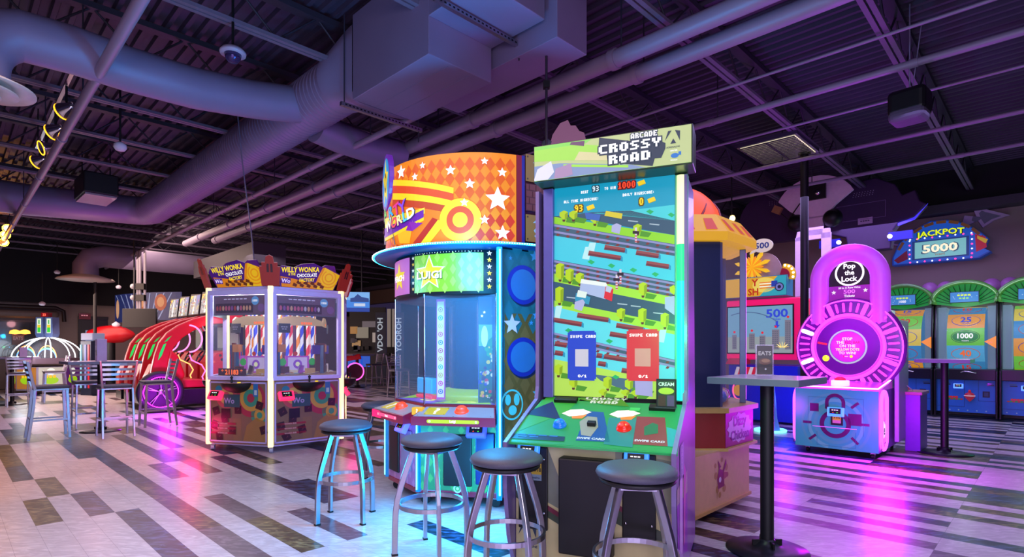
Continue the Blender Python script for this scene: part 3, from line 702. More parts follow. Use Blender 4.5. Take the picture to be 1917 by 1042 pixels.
b.M = Matrix.Identity(4); b.build('base_body', pt)
for ang in (0, -PI/4):
    b = MB(); b.M = fm(ang, .80); b.slab([(-.12, .18), (.12, .18), (.12, .60), (-.12, .60)] if ang == 0 else [(-.27, .2), (-.06, .2), (-.06, .6), (-.27, .6)], -.02, 0, BLACK); b.build('service_door', pt, .01)
    if ang:
        b = MB(); b.M = fm(ang, .80); b.slab([(.0, .26), (.2, .26), (.2, .6), (.0, .6)], -.02, 0, pr('#8a7a98')); b.build('service_door', pt, .01)
b = MB(); b.M = fm(0, .80); b.slab([(.15, .2), (.31, .2), (.31, .62), (.15, .62)], -.02, 0, mat('deep_blue_panel', '#10205a', .3)); b.build('ticket_panel', pt, .01)
q = Matrix.Rotation(0, 4, 'Z'); rd = reader(pt, .17, -.83, .62, 0, '#3a4cff'); rd2 = reader(pt, *(fm(-PI/4, .84) @ Vector((.14, 0, .62))), -PI/4, '#5a5cff')
b = MB(); b.fn = plane((0, -.806, 0), (1, 0, 0), (0, 0, 1)); b.C2(-.0, .16, .035, pr('#cfd0ee'), 3); b.ring2(0, .16, .012, .024, pr('#4f9a4c'), 4, n=12); b.build('emblem', pt)
ov = octa(.80)
for k, (z0, z1) in ((7, (.12, .68)), (6, (.12, .68))):
    x, y = ov[k]; m_ = 1.012
    b = MB(); b.box((x*m_, y*m_, (z0+z1)/2), (.03, .03, z1-z0), cystrip, rz=math.atan2(y, x)); o = b.build('light_strip', pt)
    b = MB(); b.cyl((x*1.035, y*1.035, z0+.02), (x*1.035, y*1.035, z1), .006, cyanled, n=6); b.build('led_line', o)
x, y = octa(.86)[0]
b = MB(); b.box((x, y, 1.1), (.04, .04, 2.0), cystrip, rz=math.atan2(y, x)); o = b.build('light_strip', pt)
b = MB(); b.cyl((x*1.03, y*1.03, .14), (x*1.03, y*1.03, 2.08), .008, cyanled, n=6); b.build('led_line', o)
# consoles
def console(ang, face, glow, word):
    b = MB(); b.M = fm(ang, .80)
    w0, w1 = .345, .29
    top = [(-w0, -.15, .752), (w0, -.15, .752), (w1, .10, .825), (-w1, .10, .825)]; bot = [(p[0], p[1], .685) for p in top]
    b.hexa(bot, top, crimson); b.fn = plane((0, -.15, .685), (1, 0, 0), (0, 0, 1)); gl = lit(glow, 1.0)
    b.R2(-.2, .022, .2, .05, gl, 1); b.C2(-.2, .036, .014, gl, 1); b.C2(.2, .036, .014, gl, 1); b.T2(word, 0, .036, .02, lit('#ffffff', 1.2), 2); b.ring2(-.19, .036, .005, .009, lit('#ffffff'), 2, n=10); b.ring2(.19, .036, .005, .009, lit('#ffffff'), 2, n=10)
    e = Vector((0, .25, .073)).normalized(); b.fn = plane((0, -.15, .752), (1, 0, 0), tuple(e))
    b.P2([(-w0+.012, .012), (w0-.012, .012), (w1-.01, .25), (-w1+.01, .25)], lit(face, .25), 1); gd = lit('#e8c820', .5)
    b.R2(-.26, .05, -.08, .20, gd, 2); b.T2('?', -.17, .125, .11, lit('#ffffff', .8), 3)
    for q in ((-.25, .06), (-.09, .06), (-.25, .19), (-.09, .19)): b.C2(*q, .005, pr('#3a2a10'), 3, 8)
    for q in ((-.3, .03), (.3, .03), (0, .02), (.25, .22), (-.27, .23)): b.C2(*q, .005, pr('#202030'), 3, 8)
    b.M = b.M; c_ = b.build('console', pt)
    b2 = MB(); b2.M = fm(ang, .80) @ Matrix.Translation((.04, -.03, .787)) @ Matrix.Rotation(.284, 4, 'X')
    b2.lathe([(0, 0), (.058, 0), (.058, .008), (.05, .01), (.046, .03), (.03, .045), (0, .05)], (0, 0, 0), led('#ff3a18', 1.1), 24); b2.build('button', c_)
console(0, '#b8b8c8', '#b8e81e', 'Luigi'); console(-PI/4, '#b8b0bc', '#ff5a8a', 'Peach')
b = MB(); b.M = fm(-PI/8, .875)      # red corner wedge with a yellow block
redp = lit('#d8201c', .35); b.hexa([(-.16, -.06, .69), (.16, -.06, .69), (.06, .12, .69), (-.06, .12, .69)], [(-.16, -.06, .735), (.16, -.06, .735), (.06, .12, .79), (-.06, .12, .79)], redp); o = b.build('corner_tray', pt, .006)
b = MB(); b.M = fm(-PI/8, .875); b.box((0, .0, .785), (.09, .07, .06), lit('#f0b020', .8), rz=.4); b.M = b.M @ Matrix.Rotation(.4, 4, 'Z'); b.fn = plane((0, -.036, .785), (1, 0, 0), (0, 0, 1)); b.T2('?', 0, 0, .04, lit('#ffffff'), 1); b.build('question_block', o, .004)
# playfield
b = MB(); po = octa(.74); b.hexa([(x, y, .80) for x, y in po], [(x, y, .835) for x, y in po], mat('playfield_edge', '#7a2030', .4))
b.fn = plane((0, 0, .836), (1, 0, 0), (0, 1, 0)); b.P2([(x*.97, y*.97) for x, y in po], lit('#5a48c0', .5), 1)
random.seed(3)
for ang in range(8):
    b.M = Matrix.Rotation(ang*PI/4, 4, 'Z')
    b.P2([(-.26, -.70), (.26, -.70), (.16, -.42), (-.16, -.42)], lit('#9ad830' if ang % 2 == 0 else '#7a58d8', .6), 2); b.ring2(0, -.56, .05, .09, lit('#d8f048', .8), 3, n=16, ky=.7)
    for q in range(7): x, y = random.uniform(-.24, .24), random.uniform(-.68, -.3); b.P2([(x, y), (x+.05, y+.01), (x+.04, y+.04), (x-.01, y+.03)], lit(random.choice(['#2a8a2c', '#e8f080', '#6a3ac8', '#283a20', '#ffffff']), .5), 4)
b.M = Matrix.Identity(4); b.build('playfield', pt)
b = MB(); b.lathe([(0, .836), (.5, .836), (.46, .9), (.3, .93), (0, .94)], (0, 0, 0), lit('#a8d83a', .5), 32); b.build('playfield_hill', pt)
# core
b = MB(); b.lathe([(.30, .9), (.30, 1.74)], (0, 0, 0), mat('dark_teal_core', '#0d2a48', .15, .3), 24)
b.build('core_column', pt)
b = MB(); b.M = Matrix.Translation(fm(-PI/9, .62) @ Vector((0, 0, 0))); strip = pr('#e8d8e4')   # round cornered pillar strip
b.box((0, 0, 1.29), (.075, .02, .86), mat('pillar_magenta', '#b84a9a', .3, es=.1)); b.fn = plane((0, -.0105, .86), (1, 0, 0), (0, 0, 1)); b.R2(-.03, .02, .03, .84, strip, 1)
for i, c in enumerate(['#3a66c8', '#d83a8a', '#c8a030', '#3a9a6a', '#d08030', '#c82848', '#3a66c8', '#d8309a', '#c8a030', '#3a8a8a', '#c87050']): b.ring2(0, .07+i*.07, .014, .022, pr(c), 2, n=14); b.C2(0, .07+i*.07, .008, pr(c), 2, 8)
b.build('sticker_pillar', pt)
for k in (6, 7, 0, 5):
    x, y = octa(.74)[k]; b = MB(); b.cyl((x, y, .83), (x, y, 1.75), .008, CHROME, n=8); b.build('glass_post', pt)
for ang in (0, -PI/4, -PI/2):
    b = MB(); b.M = fm(ang, .738); b.box((0, 0, 1.29), (.60, .006, .90), GLASS); b.build('glass_pane', pt)
for (cx, cz, r, c) in ((-.62, .95, .06, '#4ad8e8'), (-.55, .90, .05, '#e84a6a')):
    pass
b = MB(); b.M = fm(-PI/4, .55)
random.seed(11)
b.box((-.1, .05, .96), (.3, .1, .14), mat('prize_tray_cyan', '#2aa8d8', .2, es=.3)); b.box((-.1, .05, .86), (.32, .12, .03), lit('#ff3a5a', .6)); b.build('prize_tray', pt, .01)
b = MB(); b.fn = plane(fm(PI/7, .60) @ Vector((0, 0, 0)), (math.cos(PI/7), math.sin(PI/7), 0), (0, 0, 1))       # scenic backdrop at the right
b.box(fm(PI/7, .59) @ Vector((0, 0, 1.29)), (.30, .012, .90), pr('#1848b0'), rz=PI/7); b.R2(-.15, .84, .15, 1.74, lit('#1c5cd0', .3), 2)
b.R2(-.15, 1.30, .15, 1.5, lit('#6ab8e8', .35), 3); b.R2(-.15, .84, .15, 1.32, lit('#2f7a6a', .25), 4); b.C2(.02, 1.30, .11, lit('#2f9a4a', .3), 5); b.C2(.13, 1.36, .04, lit('#d85a8a', .3), 6, ry=.09); b.C2(-.1, 1.4, .03, lit('#e8f0ff', .3), 6, ry=.09)
for i in range(90): x, y = random.uniform(-.14, .14), .86+random.random()**1.3*.5; b.C2(x, y, random.uniform(.006, .022), lit(random.choice(['#f0d030', '#e8e8f8', '#2848b8', '#d83030', '#30a850', '#f0a0a0', '#402858', '#f8f8ff']), .35), 7, 7)
for i in range(8): b.star2(random.uniform(-.13, .13), random.uniform(1.52, 1.72), .014, wt, 5)
b.build('scenic_backdrop', pt)
# right side printed panel (octagon side 1)
b = MB(); b.M = fm(PI/4, .86); b.slab([(-.345, .12), (.345, .12), (.345, 2.09), (-.345, 2.09)], 0, .03, mat('side_print', '#2a7a7a', .4))
b.fn = plane((-.345, 0, 0), (1, 0, 0), (0, 0, 1))
tq = lambda c: lit(c, .10)
b.R2(0, .12, .69, 2.09, tq('#1f8f9a'), 1); b.R2(.04, .14, .69, 1.58, tq('#8a7a3a'), 1.5); b.R2(.5, .14, .69, 1.5, tq('#3a8a4a'), 1.7)
for i in range(8):
    for j in range(20):
        if (i+j) % 2 == 0: x, y = .08+i*.08, .2+j*.1; b.P2([(x, y-.085), (x+.05, y), (x, y+.085), (x-.05, y)], tq('#a08a48' if j < 13 else '#2a9aa8'), 2)
def emblem(px, py, r=.155):
    d = Vector(((px-958.5)/F, 1, -(py-651.5)/F)); Mi = Matrix.Rotation(-prz, 4, 'Z'); o2 = Mi @ (Vector((0, 0, EYE))-Vector((*pc, 0))); d2 = Mi @ d
    Fi = fm(PI/4, .86).inverted(); o3 = Fi @ o2; d3 = Fi.to_3x3() @ d2; k = -o3.y/d3.y; p = o3+d3*k; return p.x+.345, p.z
for py in (533, 668):
    x, y = emblem(979, py); b.C2(x+.012, y-.012, .165, tq('#123a6a'), 3, 36); b.C2(x, y, .16, lit('#1838c0', .3), 4, 36); b.C2(x, y, .125, lit('#2f86d8', .3), 5, 36)
for px, py, r, c in ((958, 607, .085, '#cfe0ff'), (1003, 590, .04, '#3aa8ff'), (994, 604, .022, '#3aa8ff'), (1000, 480, .05, '#3a9ad8'), (955, 483, .02, '#3a9ad8'), (1004, 735, .045, '#4ab8e8'), (945, 738, .02, '#4ab8e8'), (1012, 715, .025, '#4ab8e8')):
    x, y = emblem(px, py); b.star2(x, y, r, lit(c, .4), 5)
x, y = emblem(958, 757); b.ring2(x, y, .095, .108, lit('#4ad8e8', .5), 5, ky=1.15); b.C2(x+.005, y-.045, .04, lit('#4ad8e8', .5), 5); b.C2(x-.04, y+.04, .028, lit('#4ad8e8', .5), 5, 12, ry=.045); b.C2(x+.045, y+.04, .028, lit('#4ad8e8', .5), 5, 12, ry=.05)
b.build('side_print_panel', pt)
b = MB(); b.prism([(x*.93, y*.93) for x, y in octa(.86)][0:5], .14, 2.0, mat('rear_housing', '#10222e', .5)); b.build('rear_housing', pt)
# sign drum
b = MB(); r = .80; b.lathe([(0, 1.735), (r-.02, 1.735), (r, 1.75), (r, 2.09), (r-.02, 2.1), (0, 2.1)], (0, 0, 0), BLACK, 64)
b.fn = drum(0, 0, r+.004); b.eps = .0022
def dz(px, py, rr=r): return oncyl(px, py, rr)
a0, z0 = dz(777, 552); a1, z1 = dz(905, 474)
z0 = 1.765; z1 = 2.075
b.R2(a0, z0, a1, z1, lit('#9fd028', .55), 1, 14)
random.seed(5)
for i in range(9):
    for j in range(6):
        if (i+j) % 2 == 0:
            a_ = a0+.05+i*(a1-a0-.1)/8; zz = z0+.03+j*.05; b.P2([(a_, zz-.045), (a_+.035, zz), (a_, zz+.045), (a_-.035, zz)], lit('#b8d84a', .6), 2)
ac = a0+.27*(a1-a0); kx_ = 1/r
b.star2(ac, 1.92, .155, lit('#ffffff', .8), 3, kx=kx_); b.star2(ac, 1.92, .135, lit('#f0cc18', .8), 4, kx=kx_)
b.T2('LUIGI', ac+.006, 1.900, .06, pr('#2a4a10'), 6, w=.31); b.T2('LUIGI', ac, 1.905, .06, lit('#ffffff', 1.), 8, w=.31)
for i, (c1) in enumerate(['#ffd820', '#e8e8f8']*3): b.star2(a1+.06, 1.80+i*.054, .022, lit(c1, .9), 2, kx=kx_)
p0 = dz(741, 500)[0]; p1 = dz(769, 500)[0]
b.R2(p0-.05, z0, p1-.01, z1, lit('#d870b8', .6), 1, 10); pm = (p0+p1)/2-.01; b.star2(pm, 1.92, .13, lit('#f0cc18', .8), 3, kx=kx_); b.T2('PEACH', pm, 1.91, .05, lit('#ffffff', 1.), 5, w=.3)
for i in range(6): b.star2(p1+.055, 1.80+i*.052, .018, lit('#e8e0c8' if i % 2 else '#e0b030', .8), 2, kx=kx_)
for i in range(24): b.C2(a0+.02+i*(a1-a0-.04)/23, 2.088, .004, wt, 2, 6)
b.build('sign_band', pt)
# shelf ring with LEDs
b = MB(); tealm = mat('shelf_teal', '#0b3f66', .35, .2); b.lathe([(0, 2.10), (.82, 2.10), (.985, 2.112), (.99, 2.135), (.9, 2.15), (0, 2.15)], (0, 0, 0), tealm, 64); b.build('canopy_shelf', pt)
b = MB(); b.tube([(1.0*math.cos(2*PI*i/72), 1.0*math.sin(2*PI*i/72), 2.123) for i in range(72)], .009, led('#39d0ff', 3.), 6, closed=True); o = b.build('light_strip', pt)
b = MB()
for i in range(300):
    a_ = 2*PI*i/300; b.box((1.008*math.cos(a_), 1.008*math.sin(a_), 2.123), (.006, .006, .006), led('#e8fbff', 7.), rz=a_)
b.build('led_line', o)
# big drum
DR = .88; b = MB(); b.lathe([(DR-.02, 2.15), (DR, 2.15), (DR, 2.86), (DR-.02, 2.86)], (0, 0, 0), mat('drum_shell', '#3a1430', .4), 96)
b.lathe([(0, 2.84), (DR-.01, 2.84), (DR-.01, 2.85), (0, 2.85)], (0, 0, 0), BLACK, 64)
b.fn = drum(0, 0, DR+.003); b.eps = .0028; kd = 1/DR
al = -1.75; ar = oncyl(966, 400, DR)[0]; ar2 = oncyl(972, 400, DR)[0]
E_ = .72
O1, O2 = lit('#f58a10', E_), lit('#e65a08', E_)
b.R2(al, 2.15, ar, 2.86, lit('#f58a10', E_), 1, 40)
da, db_ = .046, .056; x = al+da; i = 0
while x < ar-da*.3:
    zz = 2.15+db_
    while zz < 2.86:
        b.P2([(x, max(zz-db_, 2.15)), (min(x+da, ar), zz), (x, min(zz+db_, 2.86)), (x-da, zz)], O2 if zz > 2.32 else lit('#d8340e', E_), 2); zz += 2*db_
    x += 2*da
# concentric arcs behind: centre near photo (862,412)
ca, cz = oncyl(862, 412, DR)
for r0, r1, c in ((.0, .06, '#f8d81e'), (.06, .11, '#e2481a'), (.11, .17, '#f8d81e')): b.ring2(ca, cz, r0, r1, lit(c, .8), 5, n=48, kx=kd)
def qs(pts, c, L, s=.8): b.P2([oncyl(*p, DR) for p in pts], lit(c, s), L)
def strip(top, bot, c, L, s=.8):
    for i in range(len(top)-1): qs([top[i], top[i+1], bot[i+1], bot[i]], c, L, s)
xs = [738+i*8 for i in range(15)]
f1 = lambda x: 337+.0012*(x-738)**2
for d0, d1, c in ((0, 11, '#f8d81e'), (11, 25, '#e2481a'), (25, 37, '#f8d81e'), (37, 50, '#c8401a')): strip([(x, f1(x)+d0) for x in xs], [(x, f1(x)+d1) for x in xs], c, 4)
strip([(x, f1(x)+50) for x in xs], [(x, 458) for x in xs], '#f07a14', 4)
qs([(812, 408), (822, 412), (790, 456), (776, 456)], '#c02818', 6); qs([(748, 440), (776, 415), (770, 456), (752, 456)], '#f8b81e', 6); qs([(822, 412), (834, 420), (806, 456), (790, 456)], '#f8d81e', 6)
qs([(745, 458), (738, 425), (722, 440), (722, 458)], '#122a4a', 7, .4)
for px, py, s in ((755, 323, .07), (794, 311, .035), (780, 332, .04), (907, 303, .036), (939, 324, .045), (931, 374, .115), (907, 412, .045), (940, 437, .07), (880, 345, .05), (845, 320, .05), (870, 380, .04)):
    a_, z_ = oncyl(px, py, DR); b.star2(a_, z_, s*.88, lit('#ffffff', .95), 7, kx=kd)
b.R2(ar, 2.15, ar2+.02, 2.86, lit('#8a0f2a', .5), 3); b.R2(ar2+.02, 2.15, ar2+.05, 2.86, lit('#14249a', .5), 3)
g0 = ar2+.06; g1 = g0+.36
for zz, kind in ((2.17, 1), (2.66, 1), (2.42, 0)):
    if kind:
        b.R2(g0, zz, g1, zz+.22, lit('#a08038', .35), 3, 8); b.T2('?', (g0+g1)/2-.03, zz+.11, .15, lit('#8ab8e0', .6), 4, w=.15)
        for q in ((g0+.02, zz+.02), (g1-.02, zz+.02), (g0+.02, zz+.2), (g1-.02, zz+.2)): b.C2(*q, .008, pr('#2a1c10'), 4, 8)
    else:
        b.R2(g0, zz, g1, zz+.22, lit('#5a2a30', .3), 3, 8)
        for r_ in range(4):
            for c_ in range(5): b.R2(g0+.005+c_*.072-(.036 if r_ % 2 else 0)*(c_ > 0), zz+.006+r_*.055, g0+.067+c_*.072-(.036 if r_ % 2 else 0), zz+.052+r_*.055, lit('#7a3c3c', .3), 4)
b.build('drum_print', pt)
# title ribbon on the drum
b = MB(); b.fn = drum(0, 0, DR+.012); b.eps = .0028
strip([(721+i*4, 410-i*1.1) for i in range(20)], [(721+i*4, 438-i*2.0) for i in range(20)], '#f8e03a', 1)
strip([(718+i*4.1, 431-i*2.0) for i in range(20)], [(718+i*4.1, 449-i*2.2) for i in range(20)], '#6a1a9a', 3)
strip([(718+i*4.1, 447-i*2.2) for i in range(20)], [(718+i*4.1, 455-i*2.2) for i in range(20)], '#f8d020', 2)
qs([(775, 405), (788, 391), (784, 418), (776, 420)], '#f8d020', 3); qs([(770, 416), (795, 418), (776, 433), (764, 432)], '#8a1a9a', 4)
def word(t, px, py, dpx, dpy, h, cols):
    for i, ch in enumerate(t):
        a_, z_ = oncyl(px+dpx*i, py+dpy*i, DR); c = cols[i % len(cols)]
        b.T2(ch, a_+.004, z_-.004, h*1.12, lit('#2a1a6a', .3), 5, w=None, kx=kd*1.15, rot=.25); b.T2(ch, a_, z_, h, lit(c, 1.), 6, kx=kd*1.1, rot=.25)
word('PARTY', 716, 405, 10.5, -4.2, .10, ['#e03a8a', '#58c03a', '#2aa8e8', '#e03a8a', '#8a4ad0'])
word('WORLD', 733, 423, 10, -6.0, .085, ['#f8e0d0', '#f84a5a', '#f8e0a0', '#58c8f0', '#ffffff']); word('GE', 717, 434, 6.5, -3, .055, ['#e04a3a', '#58c03a', '#58c8f0'])
b.build('title_banner', pt)
b = MB(); a_, z_ = oncyl(726, 343, DR)
ctr = Vector((DR*1.02*math.sin(a_), -DR*1.02*math.cos(a_), z_)); nx = Vector((math.cos(a_), math.sin(a_), 0))
b.fn = plane(tuple(ctr), tuple(nx), (0, 0, 1)); ny = nx.cross(Vector((0, 0, 1)))
b.loft([[ctr+nx*.22*math.cos(t_)+Vector((0, 0, .25*math.sin(t_)))+ny*d for t_ in [2*PI*i/32 for i in range(32)]] for d in (-.04, 0)], lit('#6a28b0', .6), True, False)
b.C2(0, 0, .18, lit('#1c9ad8', .8), 1, 32, ry=.215); b.star2(0, .0, .215, lit('#f8d820', .9), 2, kx=.65, k=.5); b.ring2(0, 0, .03, .055, lit('#8a6a10', .5), 3, ky=1.6)
b.build('star_badge', pt)
for k in range(8):
    x, y = octa(.72)[k]; b = MB(); b.cyl((x, y-.012, .045), (x, y+.012, .045), .042, BLACK, n=14); b.box((x, y, .085), (.05, .04, .03), STEEL); b.build('caster', pt)
lamp('cyan_strip_light', 'POINT', (-.95, 4.2, .45), '#10b0ff', 18, .1); lamp('cyan_strip_light', 'POINT', (-.30, 3.95, .35), '#10b0ff', 45, .1); lamp('cyan_strip_light', 'POINT', (-.2, 4.1, 1.4), '#10b0ff', 26, .1)
lamp('cyan_ring_light', 'POINT', (-.42, 4.0, 2.02), '#10b0ff', 120, .1); lamp('cyan_ring_light', 'POINT', (-1.5, 4.6, 1.9), '#10b0ff', 26, .1)
lamp('green_tube_light', 'POINT', (.82, 2.9, 1.40), '#10ff80', 13, .06)
# ================================================================ HEXAGONAL CLAW MACHINE
hc = (-3.21, 7.79); hz = .2527
cl = thing('claw_machine', 'six sided glass claw machine with purple and yellow header signs and glowing corner posts', 'claw machine', (*hc, 0), hz)
HR = .95; HA = HR*math.cos(PI/6); HW = HR
frm = mat('lavender_frame', '#c4bcf0', .35, .05, es=.05); yled = led('#ffedb0', 1.0)
b = MB(); hexp = [((HR-.03)*math.sin(PI/3*k), -(HR-.03)*math.cos(PI/3*k)) for k in range(6)]
b.prism(hexp, .08, .12, frm); b.build('base_frame', cl)
b = MB(); b.prism([(x*.97, y*.97) for x, y in hexp], .12, .92, mat('cabinet_brown', '#5a3a44', .5)); b.build('cabinet_core', cl)
b = MB(); b.prism(hexp, 1.985, 2.07, frm); b.build('top_frame', cl)
FA = [-PI/6, PI/6, PI/2]
random.seed(21)
for fi, ang in enumerate(FA+[-PI/2]):
    Mx = fm(ang, HA)
    # printed lower panel
    b = MB(); b.M = Mx; b.slab([(-.43, .10), (.43, .10), (.43, .90), (-.43, .90)], 0, .02, pr('#8a6a5a'))
    b.fn = plane((-.43, -.001, .12), (1, 0, 0), (0, 0, 1)); w_, h_ = .86, .76
    q = lambda c: lit(c, .2)  # weak glow added to the print to brighten the panel
    b.R2(0, 0, w_, h_, q('#8a6a5e'), 1)
    for cx, cy, R, cols in ((.62, .56, .22, ('#b83a58', '#d8a050', '#3a9a8a', '#b83a58')), (.25, .58, .16, ('#c8586a', '#d8b070', '#c8586a')), (.75, .35, .12, ('#3a9a8a', '#d8a050', '#3a9a8a'))):
        for i, c in enumerate(cols):
            r_ = R*(1-i/len(cols)); b.C2(min(max(cx, r_), w_-r_), min(max(cy, r_), h_-r_), r_, q(c), 2+i, 24)
    b.P2([(.5, 0), (.86, 0), (.86, .26), (.7, .32), (.56, .22)], q('#a87a50'), 3); b.R2(.36, 0, .48, .3, q('#94705a'), 2)
    for i, (x, y) in enumerate(((.03, .16), (.18, .24), (.1, .02), (.3, .1), (.7, .42), (.76, .12), (.05, .34), (.38, .36))):
        a = random.uniform(-.5, .5); c, s = math.cos(a)*.05, math.sin(a)*.05
        b.P2([(x+.05-c+s, y+.05-s-c), (x+.05+c+s, y+.05+s-c), (x+.05+c-s, y+.05+s+c), (x+.05-c-s, y+.05-s+c)], q('#3a1c30'), 6)
        b.P2([(x+.05-c*.3+s*.3, y+.05-s*.3-c*.3), (x+.05+c*.3+s*.3, y+.05), (x+.05+c*.3, y+.05+c*.4)], q('#7a4048'), 7)
    for y in (.10, .16, .22): b.R2(.02, y, .4, y+.025, q('#a82c48'), 6); b.T2('WONKA BAR', .2, y+.013, .018, q('#e0c0c8'), 8)
    b.R2(.22, .44, .46, .60, q('#2a5a70'), 7); b.T2('Wo', .3, .52, .07, q('#b8a0e8'), 8)
    b.C2(.14, .66, .05, q('#2a8ab8'), 7); b.R2(.66, .58, .73, .74, q('#2f78c8'), 7); b.R2(.675, .6, .715, .66, q('#c8d8f0'), 8)
    b.R2(.18, .3, .32, .42, pr('#141420'), 8)
    for x0, y0, x1, y1 in ((0, 0, w_, .02), (0, h_-.02, w_, h_), (0, 0, .02, h_), (w_-.02, 0, w_, h_)): b.R2(x0, y0, x1, y1, pr('#b0a6d8'), 9)
    b.build('lower_panel', cl)
    # window frame bars and glass
    b = MB(); b.M = Mx
    for c, d in (((0, -.0, .925), (.9, .05, .05)), ((0, 0, 2.0), (.9, .05, .06)), ((-.43, 0, 1.46), (.05, .05, 1.06)), ((.43, 0, 1.46), (.05, .05, 1.06))): b.box(c, d, frm)
    b.build('window_frame', cl, .006)
    b = MB(); b.M = Mx; b.box((0, .01, 1.46), (.82, .006, 1.03), GLASS); b.build('window_pane', cl)
    # printed header inside the glass
    b = MB(); b.M = Mx; b.box((0, .03, 1.84), (.80, .006, .25), pr('#5a6a6a')); b.fn = plane((-.4, .026, 1.715), (1, 0, 0), (0, 0, 1))
    b.R2(.01, .01, .79, .24, lit('#7a5a78', .25), 1); b.R2(.03, .03, .6, .15, lit('#4a2438', .2), 2); b.C2(.63, .18, .055, lit('#5a9ad8', .5), 3, 20); b.C2(.72, .09, .05, lit('#8a5aa0', .3), 3, 16)
    for i in range(12): b.C2(.06+i*.045, .09, .017, lit(random.choice(['#c85a7a', '#d8a080', '#8a4a9a', '#c8b8d8', '#b84040']), .35), 4, 10, ry=.032)
    b.bars2(.34, .205, .36, .012, lit('#c8c0e8', .6), 3, 6); b.T2('1000', .63, .18, .028, lit('#ffffff', .7), 4)
    b.build('prize_card', cl)
    # control bowl with joystick
    b = MB(); b.M = Mx; rings = []
    for k in range(7):
        t_ = k/6*PI/2; r_ = .21*math.cos(t_); z_ = .87-.13*math.sin(t_)
        rings.append([Vector((r_*math.cos(a), -.02-max(r_, .001)*.75*math.sin(a), z_)) for a in [PI*i/16 for i in range(17)]])
    vs = [p for r_ in rings for p in r_]; b.add(vs, [(k*17+i, k*17+i+1, (k+1)*17+i+1, (k+1)*17+i) for k in range(6) for i in range(16)], BLACK, True)
    b.P2 if 0 else None
    b.add(rings[0], [tuple(range(17))], mat('bowl_top', '#8a5a50', .4)); o = b.build('control_bowl', cl)
    b = MB(); b.M = Mx; b.cyl((-.02, -.09, .87), (-.02, -.09, .93), .012, BLACK); b.lathe([(0, .92), (.016, .93), (.018, .945), (0, .96)], (-.02, -.09, 0), BLACK, 12); b.build('joystick', o)
    b = MB(); b.M = Mx; b.lathe([(0, .872), (.022, .872), (.02, .882), (0, .884)], (.08, -.08, 0), led('#f0d020', .8), 14); b.build('button', o)
    o = reader(cl, *(Mx @ Vector((-.30, -.02, .69))), ang, '#ff2a5a', 1.15)
# corner posts
for k in range(6):
    x, y = HR*math.sin(PI/3*k), -HR*math.cos(PI/3*k); a = math.atan2(y, x)
    b = MB(); b.box((x*.985, y*.985, 1.075), (.055, .06, 1.99), yled, rz=a); o = b.build('lit_corner_post', cl, .006)
    b = MB(); x2, y2 = x*.93, y*.93; b.cyl((x2-.02, y2, .035), (x2+.02, y2, .035), .034, mat('grey_wheel', '#9a9ab0', .4), n=14); b.box((x2, y2, .07), (.05, .035, .025), STEEL); b.build('caster', cl)
    # castle tower at every corner
    if k in (0, 1, 5, 2):
        b = MB(); b.M = Matrix.Rotation(PI/3*k, 4, 'Z') @ Matrix.Translation((0, -HR+.01, 2.07)) @ Matrix.Rotation(.30, 4, 'X')
        b.slab([(-.10, 0), (.10, 0), (.12, .24), (.09, .24), (.09, .29), (.05, .29), (.04, .36), (.0, .38), (-.04, .36), (-.05, .29), (-.09, .29), (-.09, .24), (-.12, .24)], -.012, .012, lit('#a82a20', .35))
        b.fn = plane((0, -.013, 0), (1, 0, 0), (0, 0, 1)); b.R2(-.035, .17, -.008, .25, pr('#3a1014'), 1); b.R2(.008, .17, .035, .25, pr('#3a1014'), 1); b.C2(-.02, .26, .014, pr('#3a1014'), 1, 10); b.C2(.02, .26, .014, pr('#3a1014'), 1, 10)
        b.build('tower_sign', cl)
# header signs
for ang in FA:
    b = MB(); b.M = fm(ang, HA-.03) @ Matrix.Translation((0, 0, 2.07)) @ Matrix.Rotation(.32, 4, 'X')
    out_ = [(-.34, 0), (.36, 0), (.44, .22), (.36, .25), (.33, .33), (.2, .33), (.16, .30), (.05, .34), (-.12, .31), (-.2, .26), (-.36, .27), (-.42, .2)]
    b.slab(out_, -.008, .012, pr('#6a2a80')); b.fn = plane((0, -.009, 0), (1, 0, 0), (0, 0, 1))
    b.P2([(-.33, .005), (.35, .005), (.42, .215), (.2, .3), (-.38, .2)], lit('#f0901c', .55), 1); b.P2([(.1, .005), (.35, .005), (.42, .215), (.2, .3)], lit('#f8c41e', .6), 2)
    for r_ in (.14, .1, .06): b.ring2(.27, .17, r_-.018, r_, lit('#f09a18', .6), 3, clip=(-.5, .01, .4, .26), n=24)
    pl = lit('#4c2088', .5)
    b.P2([(-.39, .14), (-.2, .12), (-.02, .09), (.1, .09), (.13, .2), (.17, .30), (.05, .335), (-.1, .30), (-.2, .255), (-.37, .26), (-.41, .2)], pl, 4)
    b.T2('WILLY WONKA', -.12, .243, .065, lit('#ffe21c', .9), 6, w=.49, rot=.1); b.T2('& THE', -.225, .175, .032, lit('#ffe21c', .8), 6, w=.09, rot=.1)
    b.T2('CHOCOLATE', -.03, .178, .044, lit('#ffffff', .9), 6, w=.26, rot=.12); b.T2('FACTORY', -.02, .118, .042, lit('#ffe21c', .9), 6, w=.2, rot=.12)
    for i in range(9):
        x = -.2+i*.045; y = .03+.035*(i % 2); b.P2([(x, y), (x+.05, y-.015), (x+.062, y+.02), (x+.012, y+.04)], lit('#7a3a1a', .4), 5); b.P2([(x, y), (x+.05, y-.015), (x+.05, y-.025), (x, y-.01)], lit('#e8a850', .5), 6)
    b.R2(-.35, .05, -.23, .12, lit('#5a2aa0', .5), 5); b.T2('Wo', -.29, .085, .05, lit('#e8d8ff', .8), 6)
    b.build('header_sign', cl)
